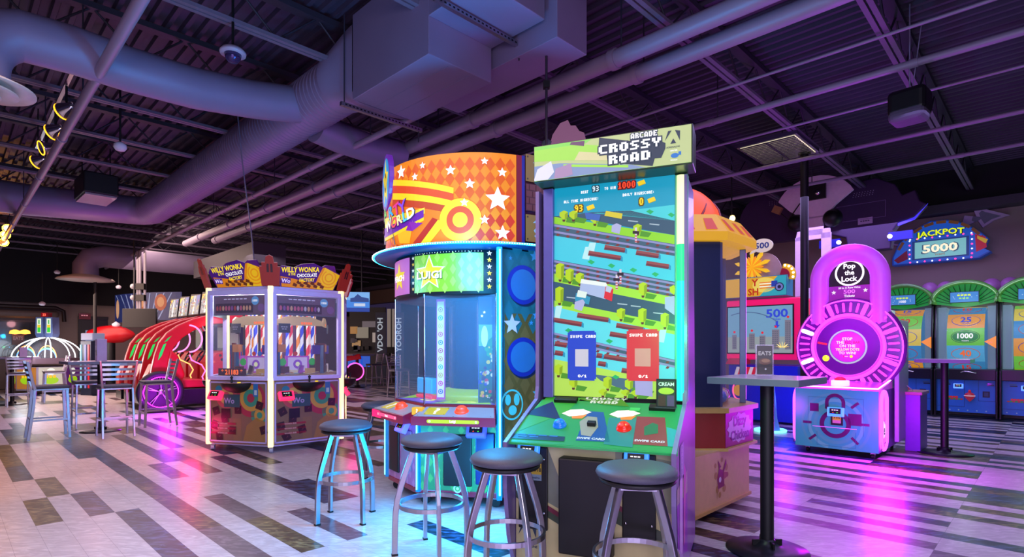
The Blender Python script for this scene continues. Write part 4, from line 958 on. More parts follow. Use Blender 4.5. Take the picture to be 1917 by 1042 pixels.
# interior
b = MB(); b.prism([(x*.88, y*.88) for x, y in hexp], .925, .96, mat('tray_gold', '#b09068', .3, .3)); b.build('prize_bed', cl)
random.seed(4)
b = MB()
for i in range(260):
    a = random.uniform(0, 2*PI); r_ = random.uniform(.35, .72); x, y = r_*math.cos(a), r_*math.sin(a)
    b.box((x, y, .965+random.random()*.02), (.05, .034, .003), lit(random.choice(['#e8d0a8', '#c87a40', '#a86ac8', '#f0e8d8', '#58a8d8', '#d84a4a']), .18), rz=random.uniform(0, 6), rx=random.uniform(-.4, .4))
o = b.build('prize_cards', cl); o['kind'] = 'stuff'
b = MB(); b.prism([(.22*math.cos(PI/3*k), .22*math.sin(PI/3*k)) for k in range(6)], .96, 1.98, mat('core_print', '#6a4a70', .4)); b.build('centre_column', cl)
sc_ = [('#f8f0e8', '#e8862a'), ('#3a4ae0', '#e8e8ff'), ('#e8304a', '#f8e8e0')]
i = 0
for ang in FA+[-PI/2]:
    for x in (-.27, -.15, -.04, .08, .2, .3):
        p = fm(ang, .36+.05*(i % 2)) @ Vector((x*.62, 0, 0)); c1, c2 = sc_[i % 3]; i += 1; b = MB(); m1, m2 = lit(c1, .7), lit(c2, .7)
        n = 10; H0, H1 = 1.12, 1.95; K = 26; vs = []
        for k in range(K+1):
            for j in range(n): a = 2*PI*j/n+k*.75; vs.append(p+Vector((.024*math.cos(a), .024*math.sin(a), H0+(H1-H0)*k/K)))
        for par, m_ in ((0, m1), (1, m2)):
            b.add(vs, [(k*n+j, k*n+(j+1) % n, (k+1)*n+(j+1) % n, (k+1)*n+j) for k in range(K) for j in range(n) if (j//5) % 2 == par], m_, True)
        b.build('striped_pole', cl)
    b = MB(); b.M = fm(ang, .50); b.slab([(-.16, .98), (.16, .98), (.16, 1.2), (-.16, 1.2)], -.01, .02, lit('#b04ac0', .5)); b.fn = plane((0, -.011, 1.09), (1, 0, 0), (0, 0, 1)); b.R2(-.13, -.09, .13, .09, lit('#c8b8e8', .5), 1); b.C2(0, 0, .06, lit('#8a4ac8', .5), 2); b.C2(0, 0, .03, lit('#e8f0c0', .5), 3)
    b.C2(-.2, .03, .05, lit('#38a848', .5), 1, 10); b.C2(.2, .03, .05, lit('#38a848', .5), 1, 10); b.C2(-.03, .14, .03, lit('#b8301c', .5), 1, 10); b.C2(.06, .14, .035, lit('#2858b8', .5), 1, 10); b.build('prize_display', cl)
    b = MB(); b.M = fm(ang, .55); b.box((.29, 0, 1.17), (.13, .03, .4), mat('brown_door', '#5a2420', .5)); b.box((-.3, .0, 1.15), (.09, .05, .38), pr('#24406a')); b.build('interior_door', cl)
    b = MB(); b.M = fm(ang, .62); b.box((-.22, 0, 1.56), (.15, .01, .12), pr('#26262c')); b.fn = plane((-.22, -.006, 1.56), (1, 0, 0), (0, 0, 1)); b.bars2(0, .015, .09, .01, pr('#9a9aa0'), 1); b.bars2(0, -.012, .07, .01, pr('#9a9aa0'), 1, 2); b.build('hanging_notice', cl)
    b = MB(); b.M = fm(ang, .56); b.slab([(-.34, 1.60), (.34, 1.60), (.30, 1.67), (.15, 1.72), (-.15, 1.72), (-.30, 1.67)], -.01, .01, lit('#c8a880', .45)); b.fn = plane((0, -.011, 1.63), (1, 0, 0), (0, 0, 1)); b.bars2(.1, 0, .16, .03, lit('#ff6a20', .9), 1, 5); b.build('arch_reflection', cl)  # warm arch panel added to imitate gold reflections inside the glass
    for x, z, w2, h2, c in ((-.2, 1.02, .1, .09, '#5a2a18'), (.14, 1.0, .12, .07, '#c8a060'), (-.08, .99, .1, .05, '#e8d8c0'), (.22, 1.28, .1, .12, '#4a2a98'), (-.24, 1.3, .09, .1, '#c87a40')):
        b = MB(); b.M = fm(ang, .60); b.box((x, .02, z), (w2, .05, h2), lit(c, .3)); b.build('prize_box', cl)
    b = MB(); b.M = fm(ang, .60); b.box((.0, 0, 1.02), (.06, .03, .12), STEEL, ry=.3); b.build('pusher_arm', cl)
b = MB(); b.M = fm(-PI/6, HA-.03); b.fn = plane((0, 0, 0), (1, 0, 0), (0, 0, 1)); b.box((-.12, .0, 1.0), (.42, .01, .09), pr('#4a2028')); b.T2('* 21183 *', -.12, 1.0, .06, lit('#ff6a20', 1.2), 6); b.build('number_display', cl)
lamp('claw_machine_light', 'POINT', (hc[0]+.15, hc[1]-.62, 1.9), '#ffeef4', 26, .08); lamp('claw_machine_light', 'POINT', (hc[0]-.5, hc[1]-.3, 1.9), '#ffeef4', 18, .08)
lamp('pink_reader_light', 'POINT', (-4.0, 6.95, .30), '#ff1870', 9, .1)
lamp('pink_reader_light', 'POINT', (-2.15, 7.6, .4), '#ff1890', 5, .1)

# ================================================================ PADLOCK GAME
pk = thing('padlock_game', 'magenta padlock shaped light game with a big lit ring and teal front box', 'arcade machine', tuple(W(1.937, 7.58, 0)), RZ)
mag = led('#d52aef', 1.0); magd = mat('magenta_plastic', '#b02ad0', .3, es=.35, ecol='#c020e8'); purp = mat('violet_laminate', '#8a5ab8', .35)
b = MB(); b.slab([(-.45, .08), (.45, .08), (.45, .80), (-.45, .80)], 0, 1.2, purp)
b.fn = plane((-.45, -.001, .08), (1, 0, 0), (0, 0, 1)); T_ = lambda c: lit(c, .36)  # front print gets added glow to lift its teal
b.R2(0, 0, .9, .72, T_('#35a0a8'), 1); dkm = pr('#3a0f38')
for r0, r1, c in ((.20, .24, '#48a0a4'), (.27, .31, '#5ab0ae'), (.35, .38, '#48a0a4')): b.ring2(.45, .30, r0, r1, T_(c), 2, clip=(0, 0, .9, .72), n=48)
b.ring2(.45, .30, .12, .17, dkm, 3, n=40); b.ring2(.45, .56, .07, .11, dkm, 3, a0=0, a1=PI, n=20); b.R2(.34, .48, .38, .56, dkm, 3); b.R2(.52, .5, .56, .56, dkm, 3); b.R2(.17, .44, .27, .54, dkm, 3); b.R2(.59, .30, .73, .44, dkm, 3)
for x, y, a in ((.14, .30, 0), (.20, .12, .7), (.66, .54, .7), (.66, .12, -.8), (.76, .32, 0)):
    c, s = math.cos(a), math.sin(a); b.P2([(x-.05*c+.015*s, y-.05*s-.015*c), (x+.05*c+.015*s, y+.05*s-.015*c), (x+.05*c-.015*s, y+.05*s+.015*c), (x-.05*c-.015*s, y-.05*s+.015*c)], dkm, 4)
for x0, y0, x1, y1 in ((.15, .18, .153, .62), (.15, .617, .75, .62), (.747, .18, .75, .62), (.25, .03, .253, .2), (.25, .03, .67, .033), (.667, .03, .67, .22)): b.R2(x0, y0, x1, y1, pr('#1c5a62'), 5)
b.R2(.2, .255, .68, .262, pr('#c8c0d8'), 6)
b.build('front_box', pk)
reader(pk, 0.02, -.02, .53, 0, '#3a8cff', 1.1, .1)
b = MB(); b.fn = plane((.02, -.012, .44), (1, 0, 0), (0, 0, 1)); b.box((.02, -.005, .44), (.13, .012, .14), BLACK); b.R2(-.045, -.01, .045, .05, lit('#d8b830', .3), 1); b.R2(-.045, -.045, .045, -.01, lit('#d890b0', .25), 1); b.T2('A 018', 0, .02, .02, BLACK, 2); b.build('sticker', pk)
for x, y in ((-.33, .1), (.38, .08), (-.33, 1.1), (.38, 1.1)):
    b = MB(); b.cyl((x-.015, y, .032), (x+.015, y, .032), .032, BLACK, n=14); b.box((x, y, .066), (.05, .04, .03), STEEL); b.build('caster', pk)
# console top
b = MB(); b.hexa([(-.46, -.02, .80), (.46, -.02, .80), (.46, .7, .80), (-.46, .7, .80)], [(-.46, -.02, .815), (.46, -.02, .815), (.46, .7, .9), (-.46, .7, .9)], mat('console_pink', '#c050c8', .2, es=.25)); b.build('console_top', pk, .006)
b = MB(); b.tube([(-.45, -.03, .83), (.45, -.03, .83), (.46, .6, .91)], .010, led('#ff9aff', 3.), 6); b.build('neon_line', pk)
b = MB(); b.lathe([(0, .82), (.10, .82), (.10, .90), (.085, .905)], (0, .22, 0), led('#ffe0f8', .9), 28); o = b.build('button_housing', pk)
b = MB(); b.lathe([(0, .905), (.065, .905), (.06, .925), (.03, .945), (0, .95)], (0, .22, 0), led('#e02040', .5), 24); b.build('button', o)
# side neon badges
for s in (-1, 1):
    b = MB(); x = s*.47
    def capsule(h, w_, x): return [(x, .17+w_*math.cos(a), (.45+h if math.sin(a) > 0 else .45-h)+w_*math.sin(a)) for a in [2*PI*i/28 for i in range(28)]]
    pts = [(x, p[1], p[2]) for p in capsule(.20, .14, x)]
    b.tube(pts, .022, led('#e55aff', 1.8), 8, closed=True); b.build('neon_loop', pk)
    b = MB(); b.M = Matrix.Translation((s*.455, .17, .34)) @ (Matrix.Rotation(PI/2*s, 4, 'Z'))
    b.lathe([(0, 0), (.10, 0), (.10, -.012), (0, -.014)], (0, 0, 0), led('#e8f0d8', .8), 28, axis='y')
    b.fn = plane((0, -.016, 0), (1, 0, 0), (0, 0, 1)); b.T2('Pop\nthe\nLock', 0, 0, .12, pr('#1a1420'), 1)
    b.tube([(.05*math.cos(a), -.01, .11+.09*math.sin(a)) for a in [PI*i/12 for i in range(13)]], .018, led('#e55aff', 1.4), 6); b.build('round_badge', pk)
# ring
zc, yr = 1.32, .62; rr_ = .61
b = MB(); b.lathe([(.2, .08), (rr_, .08), (rr_+.02, .05), (rr_+.02, -.03), (rr_, -.06), (rr_-.04, -.075), (.2, -.07)], (0, yr, zc), mat('ring_violet', '#5a1a78', .25, es=.12, ecol='#a020d0'), 64, axis='y'); b.build('ring_body', pk)
for r_, q, s_ in ((rr_-.015, .009, 2.2), (.405, .022, 1.6), (.37, .008, 1.0)):
    b = MB(); b.tube([(r_*math.cos(a), yr-.08, zc+r_*math.sin(a)) for a in [2*PI*i/64 for i in range(64)]], q, led('#e545f5', s_), 8, closed=True); b.build('neon_ring', pk)
for k in range(5):
    a = PI/2-.62+2*PI*k/5; b = MB(); b.M = Matrix.Translation((0, yr, zc)) @ Matrix.Rotation(-a, 4, 'Y'); b.box((.50, -.08, 0), (.16, .02, .012), led('#e545f5', 1.4)); b.build('divider', pk)
for i in range(40):
    a = 2*PI*(i+.5)/40; big = i % 5 == 2; b = MB(); b.M = Matrix.Translation((0, yr, zc)) @ Matrix.Rotation(-a, 4, 'Y')
    wh_ = i in (17, 22)
    L0 = .056 if big else .048; hh = .026 if big else .014
    pts = [(.505+L0*cx_+hh*math.cos(t_), hh*math.sin(t_)) for cx_, t0 in ((1, -PI/2), (-1, PI/2)) for t_ in [t0+PI*j/6 for j in range(7)]]
    b.slab(pts, -.092, -.08, led('#fff4ff', 2.2) if wh_ else led('#f048e0', 1.3 if big else .8)); b.build('ring_light', pk)
b = MB(); b.lathe([(0, -.05), (.37, -.05)], (0, yr, zc), mat('screen_navy', '#1c1650', .15, es=.12, ecol='#2a2080'), 40, axis='y')
b.lathe([(0, -.075), (.195, -.075), (.2, -.05)], (0, yr, zc), led('#b02ad0', .9), 40, axis='y'); b.fn = plane((0, yr-.077, zc), (1, 0, 0), (0, 0, 1))
b.ring2(0, 0, .2, .222, lit('#b8d0c8', .7), -4, n=40); wm = lit('#ffe8ff', 1.)
b.T2('STOP', 0, .10, .035, wm, 1); b.T2('THE', -.08, .055, .035, wm, 1); b.T2('RED BAR', .06, .055, .035, lit('#ff2048', 1.), 1, w=.17); b.T2('ON THE', 0, .01, .035, wm, 1); b.T2('YELLOW DOTS', 0, -.035, .033, lit('#f8f060', 1.), 1, w=.27); b.T2('TO WIN!', 0, -.08, .035, wm, 1)
b.C2(.045, -.125, .018, lit('#e8f020', 1.), 1, 14); b.R2(-.03, -.128, .01, -.122, wm, 1); b.R2(-.045, -.14, -.035, -.11, lit('#ff2048'), 1)
b.build('centre_screen', pk)
b = MB(); b.M = Matrix.Translation((0, yr, zc)); b.lathe([(0, -.09), (.04, -.09), (.04, -.08), (0, -.08)], (-.245, 0, -.15), led('#e0f020', 1.2), 18, axis='y'); b.build('yellow_dot', pk)
b = MB(); b.M = Matrix.Translation((0, yr, zc)) @ Matrix.Rotation(PI+.22, 4, 'Y'); b.box((.29, -.085, .02), (.11, .01, .022), led('#ff2030', 1.3)); b.build('red_bar', pk)
b = MB(); b.M = Matrix.Translation((0, yr, zc)); b.tube([(-.12, -.06, .29), (-.22, -.06, .12), (-.27, -.06, -.05), (-.25, -.06, -.2)], .008, lit('#c8c8e0', .8), 6); b.tube([(-.10, -.06, .27), (-.20, -.06, .12), (-.25, -.06, -.05), (-.235, -.06, -.2)], .005, lit('#c8c8e0', .8), 6); b.build('wire_outline', pk)
# shackle
b = MB(); xs_, zc2 = .345, 2.19; prof = [(-xs_, yr, 1.62), (-xs_, yr, zc2)]+[(-xs_*math.cos(a), yr, zc2+xs_*math.sin(a)) for a in [PI*i/20 for i in range(1, 20)]]+[(xs_, yr, zc2), (xs_, yr, 1.62)]
b.tube(prof, .112, mat('shackle_glow', '#b060d0', .35, es=.5, ecol='#b838dc'), 16); b.build('shackle', pk)
b = MB(); b.M = Matrix.Translation((0, yr+.03, 0)); b.slab([(-.25, 1.85), (.25, 1.85), (.25, 2.2)]+[(.25*math.cos(a), 2.2+.25*math.sin(a)) for a in [PI*i/12 for i in range(1, 12)]]+[(-.25, 2.2)], 0, .05, mat('charcoal_board', '#1a1420', .4))
b.fn = plane((0, -.002, 0), (1, 0, 0), (0, 0, 1)); b.ring2(0, 2.275, .145, .168, lit('#fff6ff', 1.5), 3, n=40); b.T2('Pop', 0, 2.355, .065, lit('#ffffff', 1.3), 3); b.T2('the', 0, 2.28, .06, lit('#ffffff', 1.3), 3); b.T2('Lock', 0, 2.2, .065, lit('#ffffff', 1.3), 3)
b.R2(-.235, 1.8, .235, 2.11, lit('#a81eb8', .6), 4); b.T2('50 in A Row Wins', 0, 2.085, .024, lit('#ffffff', .9), 5); b.T2('500', 0, 2.035, .05, lit('#f078ff', .9), 5, kx=1.3); b.T2('Tickets', 0, 1.98, .03, lit('#ffffff', .9), 5)
b.star2(-.18, 2.03, .03, lit('#e8f0e0', .9), 5); b.star2(.18, 2.04, .03, lit('#e8f0e0', .9), 5)
b.build('title_board', pk)
b = MB(); b.box((0, .98, 1.3), (.8, .44, 1.0), purp); b.box((.52, .9, .9), (.05, .6, 1.5), mat('grey_violet', '#8c80a8', .4)); b.build('rear_housing', pk, .01)
b = MB(); b.M = Matrix.Translation((.62, 1.25, 0)); b.box((0, 0, .36), (.16, .5, .72), mat('violet_box', '#6020a8', .4)); b.box((.0, 0, .73), (.2, .54, .04), pr('#a04a78')); b.build('ticket_bin', pk, .005)
b = MB(); b.tube([(.5, 1.0, 1.0), (.52, 1.05, .85), (.6, 1.15, .76)], .006, pr('#b0b0b8'), 6); b.build('cable', pk)
g = W(1.94, 7.2, 0)
lamp('magenta_neon_light', 'POINT', tuple(W(2.45, 7.35, .55)), '#d010ff', 12, .12); lamp('magenta_neon_light', 'POINT', tuple(W(1.35, 7.15, .45)), '#d010ff', 95, .12); lamp('magenta_neon_light', 'POINT', tuple(W(1.94, 7.6, 1.5)), '#d020ff', 30, .4)
lamp('magenta_neon_light', 'POINT', tuple(W(1.94, 8.0, 2.9)), '#c030ff', 22, .2)

# ================================================================ CANNON VIDEO GAME
cn = thing('video_game_cabinet', 'pink framed cannon game with city screen and a 500 speech bubble on top', 'arcade machine', tuple(W(3.735, 10.0, 0)), RZ)
pkf = mat('hot_pink_frame', '#e82060', .3, es=.5, ecol='#ff1a70'); blu = mat('royal_blue_laminate', '#1a28b8', .4, es=.10)
b = MB(); b.slab([(-.55, .04), (.62, .04), (.62, 1.0), (-.55, 1.0)], .0, .9, blu); b.build('cabinet_body', cn, .01)
b = MB(); b.slab([(-.6, 1.1), (.66, 1.1), (.7, 1.14), (.7, 2.12), (.66, 2.16), (-.6, 2.16)], .02, .6, pkf); b.build('screen_frame', cn, .03, 3)
b = MB(); b.slab([(-.58, 1.2), (.56, 1.2), (.56, 2.05), (-.58, 2.05)], .0, .03, BLACK); b.fn = plane((-.58, -.001, 1.2), (1, 0, 0), (0, 0, 1))
b.R2(.02, .02, 1.12, .83, lit('#7fb4cc', .65), 1); b.R2(.02, .02, 1.12, .3, lit('#a8b8b0', .6), 2); b.T2('500', .87, .70, .14, lit('#3048c8', .9), 3, w=.36); b.T2('Tickets', .87, .6, .03, lit('#3048c8', .9), 3)
b.R2(.85, .5, .89, .57, lit('#3048c8', .9), 3); b.P2([(.82, .5), (.87, .44), (.92, .5)], lit('#3048c8', .9), 3)
for x0, x1, h_ in ((.1, .18, .34), (.24, .34, .38), (.4, .5, .36), (.58, .68, .32), (.79, .91, .42), (1.0, 1.1, .58)):
    b.R2(x0, .08, x1, h_, lit('#8e8a94', .6), 4)
    for i in range(3):
        for j in range(int((h_-.1)/.035)): b.R2(x0+.012+i*(x1-x0-.02)/3, .1+j*.035, x0+.012+i*(x1-x0-.02)/3+.014, .1+j*.035+.018, lit('#5a6878', .6), 5)
    b.C2((x0+x1)/2, h_+.05, .022, lit('#e02838', .9), 5, 8)
for i in range(26): a = i*.52; b.P2([(.96+.02*math.cos(a), .12), (.96+.11*math.cos(a), .13+.09*abs(math.sin(a))), (.96+.03*math.cos(a+.3), .11)], lit('#fff0a0' if i % 2 else '#ffd060', 1.), 6)
b.ring2(.35, -.1, .83, .845, lit('#5a7aa0', .6), 3, a0=.9, a1=1.9, n=20)
b.build('screen', cn)
b = MB(); b.slab([(-.6, 2.2), (.45, 2.2), (.45, 2.55), (-.6, 2.55)], .0, .3, pr('#2aa0a8')); b.fn = plane((-.6, -.001, 2.2), (1, 0, 0), (0, 0, 1))
b.R2(.0, .01, 1.04, .34, lit('#f0b830', .65), 1); b.P2([(.6, .01), (1.04, .01), (1.04, .34), (.9, .34)], lit('#38b8c0', .6), 2); b.C2(.68, .2, .2, lit('#f8e060', .7), 2, 20, ry=.13)
for i in range(5): b.R2(.6, .14+i*.024, .86, .152+i*.024, lit('#e83a30' if i % 2 == 0 else '#ffffff', .8), 4)
b.R2(.8, .16, .9, .26, lit('#2840a0', .8), 5); b.C2(.93, .15, .075, lit('#22264a', .6), 5, 20); b.ring2(.93, .15, .03, .06, lit('#7a80c0', .7), 6, n=16)
b.T2('Y', .52, .25, .12, lit('#c83018', .7), 4); b.T2('SH', .49, .09, .12, lit('#c83018', .7), 4, w=.18); b.build('header_sign', cn)
b = MB(); b.slab([(.3, 2.5)]+[(.38+.17*math.cos(a), 2.56+.19*math.sin(a)) for a in [-.5+2.2*i/12 for i in range(13)]], .1, .16, mat('bulb_arch', '#c8a020', .3, es=.35)); b.slab([(.3, 2.5)]+[(.36+.11*math.cos(a), 2.55+.12*math.sin(a)) for a in [-.3+2.*i/12 for i in range(13)]], .06, .1, pr('#a01830'))
b.build('bulb_arch', cn)
for i in range(5):
    a = -.3+i*.45; b = MB(); b.lathe([(0, -.02), (.016, -.01), (.02, 0), (0, .01)], (.38+.145*math.cos(a), .09, 2.56+.16*math.sin(a)), led('#fff4c0', 4), 10, axis='y'); b.build('bulb', cn)
b = MB(); b.slab([(-.1, 2.55)]+[(.02+.3*math.cos(a), 2.62+.36*math.sin(a)) for a in [-.2+2.2*i/12 for i in range(13)]], .14, .17, mat('beige_board', '#a89080', .5))
b.M = Matrix.Translation((-.17, .1, 2.74))
for i in range(20): a = 2*PI*i/20; r_ = .26 if i % 2 else .16; b.slab([(0, 0), (r_*math.cos(a-.13), r_*math.sin(a-.13)), (r_*1.25*math.cos(a), r_*1.25*math.sin(a)), (r_*math.cos(a+.13), r_*math.sin(a+.13))], -.02+.001*i, .02, lit('#ffc820' if i % 2 else '#ff9a18', .75))
b.build('burst_cutout', cn)
b = MB(); b.slab([(.02+.18*math.cos(a), 3.1+.12*math.sin(a)) for a in [2*PI*i/28 for i in range(28)]], .06, .09, lit('#d8c8b8', .7)); b.fn = plane((.02, .055, 3.1), (1, 0, 0), (0, 0, 1)); b.T2('500', 0, 0, .1, lit('#2a3a80', .5), 1, w=.24); b.slab([(-.14, 3.05), (-.1, 3.0), (-.2, 2.97)], .06, .09, lit('#d8c8b8', .7)); b.build('speech_bubble', cn)
b = MB(); b.M = Matrix.Translation((-.5, 0, 1.02)); b.hexa([(0, -.25, 0), (.3, -.25, 0), (.3, .1, 0), (0, .1, 0)], [(0, -.1, .1), (.3, -.1, .1), (.3, .1, .1), (0, .1, .1)], pr('#d82838')); b.build('control_shelf', cn)
b = MB(); b.fn = plane((-.4, -.003, .55), (1, 0, 0), (0, 0, 1))
for i in range(5): b.P2([(i*.12-.1, .1), (i*.12-.04, .1), (i*.12+.06, .42), (i*.12, .42)], lit('#f0e0e8', .5), 1); b.P2([(i*.12-.04, .1), (i*.12+.02, .1), (i*.12+.12, .42), (i*.12+.06, .42)], lit('#e82848', .5), 1)
b.build('striped_skirt', cn)
b = MB(); b.tube([(.1*math.cos(a)-.35, -.05, .55+.16*math.sin(a)) for a in [2*PI*i/24 for i in range(24)]], .012, led('#ff4a7a', 2), 6, closed=True); b.lathe([(0, -.02), (.1, -.02)], (-.35, -.02, .55), lit('#d89a20', .6), 20, axis='y'); b.build('neon_oval', cn)
lamp('blue_floor_light', 'POINT', tuple(W(3.1, 9.4, .5)), '#2030ff', 14, .1)
b = thing('floor_light_cone', 'slim pale blue upright beside the black round column, lit ring at its foot', 'light stand', (4.05, 8.75, 0))
q = MB(); q.lathe([(.14, .03), (.1, .2), (.04, 1.0), (.03, 1.02), (0, 1.02)], (0, 0, 0), mat('pale_blue_cone', '#5a86d8', .3, es=.25), 20); q.build('cone', b)
q = MB(); q.tube([(.22*math.cos(2*PI*i/28), .22*math.sin(2*PI*i/28), .02) for i in range(28)], .018, led('#7afff0', 1.6), 8, closed=True); q.build('light_ring', b)

# ================================================================ CRANE TOWER WITH BEIGE BASE
dc = thing('prize_tower', 'octagonal prize tower with dark side, orange dome top and beige square base', 'arcade machine', (1.41, 5.07, 0))
beige = mat('beige_laminate', '#c99f6e', .45); b = MB()
def wl(u, v, z=0): p = W(u, v, z); return Vector((p.x-1.41, p.y-5.07, p.z))
q4 = [wl(1.9, 3.83), wl(1.9, 4.85), wl(3.0, 4.85), wl(3.0, 3.83)]
b.prism([(p.x, p.y) for p in q4][::-1], .07, .50, beige)
f0 = wl(1.9, 3.83); e1 = (wl(1.9, 4.85)-f0).normalized(); b.fn = plane((f0.x, f0.y, 0), tuple(e1), (0, 0, 1))
mr = pr('#7a1a34'); o_ = pr('#a8782a')
cxx = .46
for i, (dx, dy, r_) in enumerate(((-.09, .02, .03), (.1, .06, .028), (-.06, -.09, .03), (.06, -.1, .032), (.12, .0, .02), (-.1, .1, .02), (.02, .13, .02), (-.02, -.14, .025))): b.C2(cxx+dx, .29+dy, r_, o_, 1, 10)
b.P2([(cxx-.05, .2), (cxx+.06, .21), (cxx+.05, .33), (cxx-.04, .36), (cxx-.07, .28)], mr, 2); b.P2([(cxx-.04, .35), (cxx-.06, .43), (cxx+.0, .37)], mr, 2); b.P2([(cxx+.03, .34), (cxx+.09, .42), (cxx+.1, .38), (cxx+.05, .32)], mr, 2); b.P2([(cxx+.04, .26), (cxx+.13, .28), (cxx+.12, .31), (cxx+.04, .32)], pr('#9a4a2a'), 3); b.C2(cxx-.02, .27, .022, pr('#c8b8c8'), 3); b.P2([(cxx-.07, .2), (cxx-.05, .2), (cxx-.07, .12)], o_, 2)
b.build('square_base', dc)
b = MB(); b.M = Matrix.Identity(4); q5 = [wl(1.885, 3.82), wl(1.885, 4.865), wl(3.01, 4.865), wl(3.01, 3.82)]; b.prism([(p.x, p.y) for p in q5][::-1], .05, .075, pr('#b89048')); b.build('base_trim', dc)
redb = mat('brick_red', '#8a1c18', .4); oc = octa(.66); oc2 = octa(.72)
b = MB(); b.prism(oc, .505, .80, redb); b.M = fm(PI/4, .66); b.fn = plane((-.27, -.001, .505), (1, 0, 0), (0, 0, 1))
b.R2(0, 0, .54, .295, pr('#7a2438'), 1)
random.seed(9); pts = []
for i in range(26): a = 2*PI*i/26; k = 1 if i % 2 else .86; pts.append((.27+.235*k*math.cos(a)*1.05, .147+.125*k*math.sin(a)))
for i in range(26): b.P2([(.27, .147), pts[i], pts[(i+1) % 26]], pr('#a89cb8'), 2)
b.T2('Dizzy', .27, .19, .08, pr('#2a1c50'), 3); b.T2('Chicken', .27, .09, .075, pr('#2a1c50'), 3, w=.36); b.build('sign_band', dc)
b = MB(); b.prism([(x*1.06, y*1.06) for x, y in oc], .79, .83, pr('#b8904c')); b.prism([(x*1.05, y*1.05) for x, y in oc], .49, .51, pr('#c09a50')); b.build('band_trim', dc)
b = MB(); navy = mat('navy_panel', '#131c40', .3, coat=.2); b.M = fm(0, .62); b.box((0, .02, 1.49), (.50, .04, 1.32), navy); b.build('side_panel', dc)
b = MB(); b.M = fm(-PI/4, .58); b.box((0, .02, 1.49), (.47, .04, 1.32), navy); b.build('side_panel', dc)
for k in (0, 1, 2, 3, 7, 6):
    x, y = octa(.585)[k]; b = MB(); b.box((x, y, 1.49), (.05, .06, 1.32), mat('corner_post_grey', '#5a5a86', .35, .3), rz=math.atan2(y, x)); b.build('corner_post', dc, .004)
for ang in (PI/4, PI/2):
    b = MB(); b.M = fm(ang, .58); b.box((0, 0, 1.49), (.43, .006, 1.3), GLASS); b.build('glass_pane', dc)
x, y = octa(.60)[1]; b = MB(); b.cyl((x, y, .86), (x, y, 2.12), .014, led('#d060ff', 1.6), n=8); b.build('neon_tube', dc)
b = MB(); b.prism([(x*.5, y*.5) for x, y in oc], .83, 2.14, mat('inner_column', '#4a4038', .4)); b.build('centre_column', dc)
random.seed(17)
for i in range(14):
    a = random.uniform(-.2, 1.8)-PI/2; r_ = random.uniform(.42, .50); b = MB(); b.lathe([(0, 0), (.045, .02), (.055, .055), (.04, .1), (0, .12)], (r_*math.cos(a), r_*math.sin(a), .83), pr(random.choice(['#a83a7a', '#c8a040', '#4a6ab8', '#c8b0a0', '#8a3040'])), 12); b.build('prize_ball', dc)
yel = lit('#f0b010', .6); org = lit('#ff5a00', .85)  # canopy and dome are no lamps, glow added to keep their colour strong
b = MB(); b.prism([(x*1.04, y*1.04) for x, y in oc], 2.15, 2.22, yel); b.prism([(x*1.04, y*1.04) for x, y in oc], 2.22, 2.38, yel, [(x*.86, y*.86) for x, y in oc])
b.build('canopy', dc)
for ang, xs3 in ((0, (-.2, -.02, .16)), (PI/4, (-.18, .02, .18))):
    for x in xs3: b = MB(); b.M = fm(ang, .69); b.fn = plane((0, 0, 2.22), (1, 0, 0), (0, .12, .16)); b.P2([(x-.04, .02), (x+.05, .02), (x+.03, .15), (x-.04, .15)], lit('#d84a10', .6), 2); b.build('canopy_print', dc)
b = MB(); rings = []
for k in range(9):
    t_ = k/8; r_ = .52*math.cos(t_*PI/2)**.8+.01; rings.append([Vector((r_*math.cos(a)*1.0-.06, r_*math.sin(a), 2.36+.36*math.sin(t_*PI/2)+.03*math.sin(5*a)*(1-t_))) for a in [2*PI*i/36 for i in range(36)]])
b.loft(rings, org, True); b.build('dome', dc)
b = MB(); b.M = Matrix.Translation((-.06, 0, 0))
for a0 in (-1.2, -.7, -.2, -1.7): b.tube([(.53*math.cos(a0+q*.09)*math.cos(q*.17), .53*math.sin(a0+q*.09)*math.cos(q*.17), 2.37+.37*math.sin(q*.17)) for q in range(7)], .010, pr('#8a1c14'), 6)
b.build('feather_line', dc)

# ================================================================ TABLES AND CARD HOLDER AT THE RIGHT
ttop = mat('table_laminate', '#b0a0b8', .3, coat=.3); tedge = mat('table_edge', '#6a6880', .35)
def ptable(loc, side, zt, br, label, rz, name='bar_table'):
    t = thing(name, label, 'table', loc, rz)
    b = MB(); b.box((0, 0, zt-.022), (side, side, .04), tedge); b.box((0, 0, zt-.0005), (side-.004, side-.004, .003), ttop); b.build('table_top', t, .002)
    b = MB(); b.cyl((0, 0, .03), (0, 0, zt-.04), .041, BLACK, n=24); b.build('pole', t)
    b = MB(); b.lathe([(0, .0), (br, .0), (br, .008), (br*.6, .022), (.075, .035), (.05, .06), (.045, .075), (0, .075)], (0, 0, 0), mat('cast_base', '#1a1824', .4, .3), 40); b.build('base', t)
    for k in range(4):
        a = PI/4+k*PI/2; b = MB(); b.box((.07*math.cos(a), .07*math.sin(a), .05), (.05, .012, .04), BLACK, rz=a); b.build('base_bolt', t)
    return t
ptable((1.645, 3.60, 0), .55, 1.115, .25, 'square grey topped bar table in the right foreground holding the EATS card', RZ)
ptable((5.37, 6.93, 0), .54, 1.165, .29, 'square topped bar table standing before the fishing wheel games', RZ)
p = PX(1431, 706, 3.72)
t = thing('menu_holder', 'clear upright menu holder with EATS card on the right foreground table', 'menu holder', (p.x, p.y, 1.117), R_(-12))
b = MB(); b.box((0, 0, .105), (.112, .012, .205), mat('clear_acrylic', '#d8b8e8', .08, alpha=.35, var=0)); b.box((0, 0, .004), (.13, .07, .006), mat('clear_acrylic', '#d8b8e8', .08, alpha=.35)); b.build('stand', t)
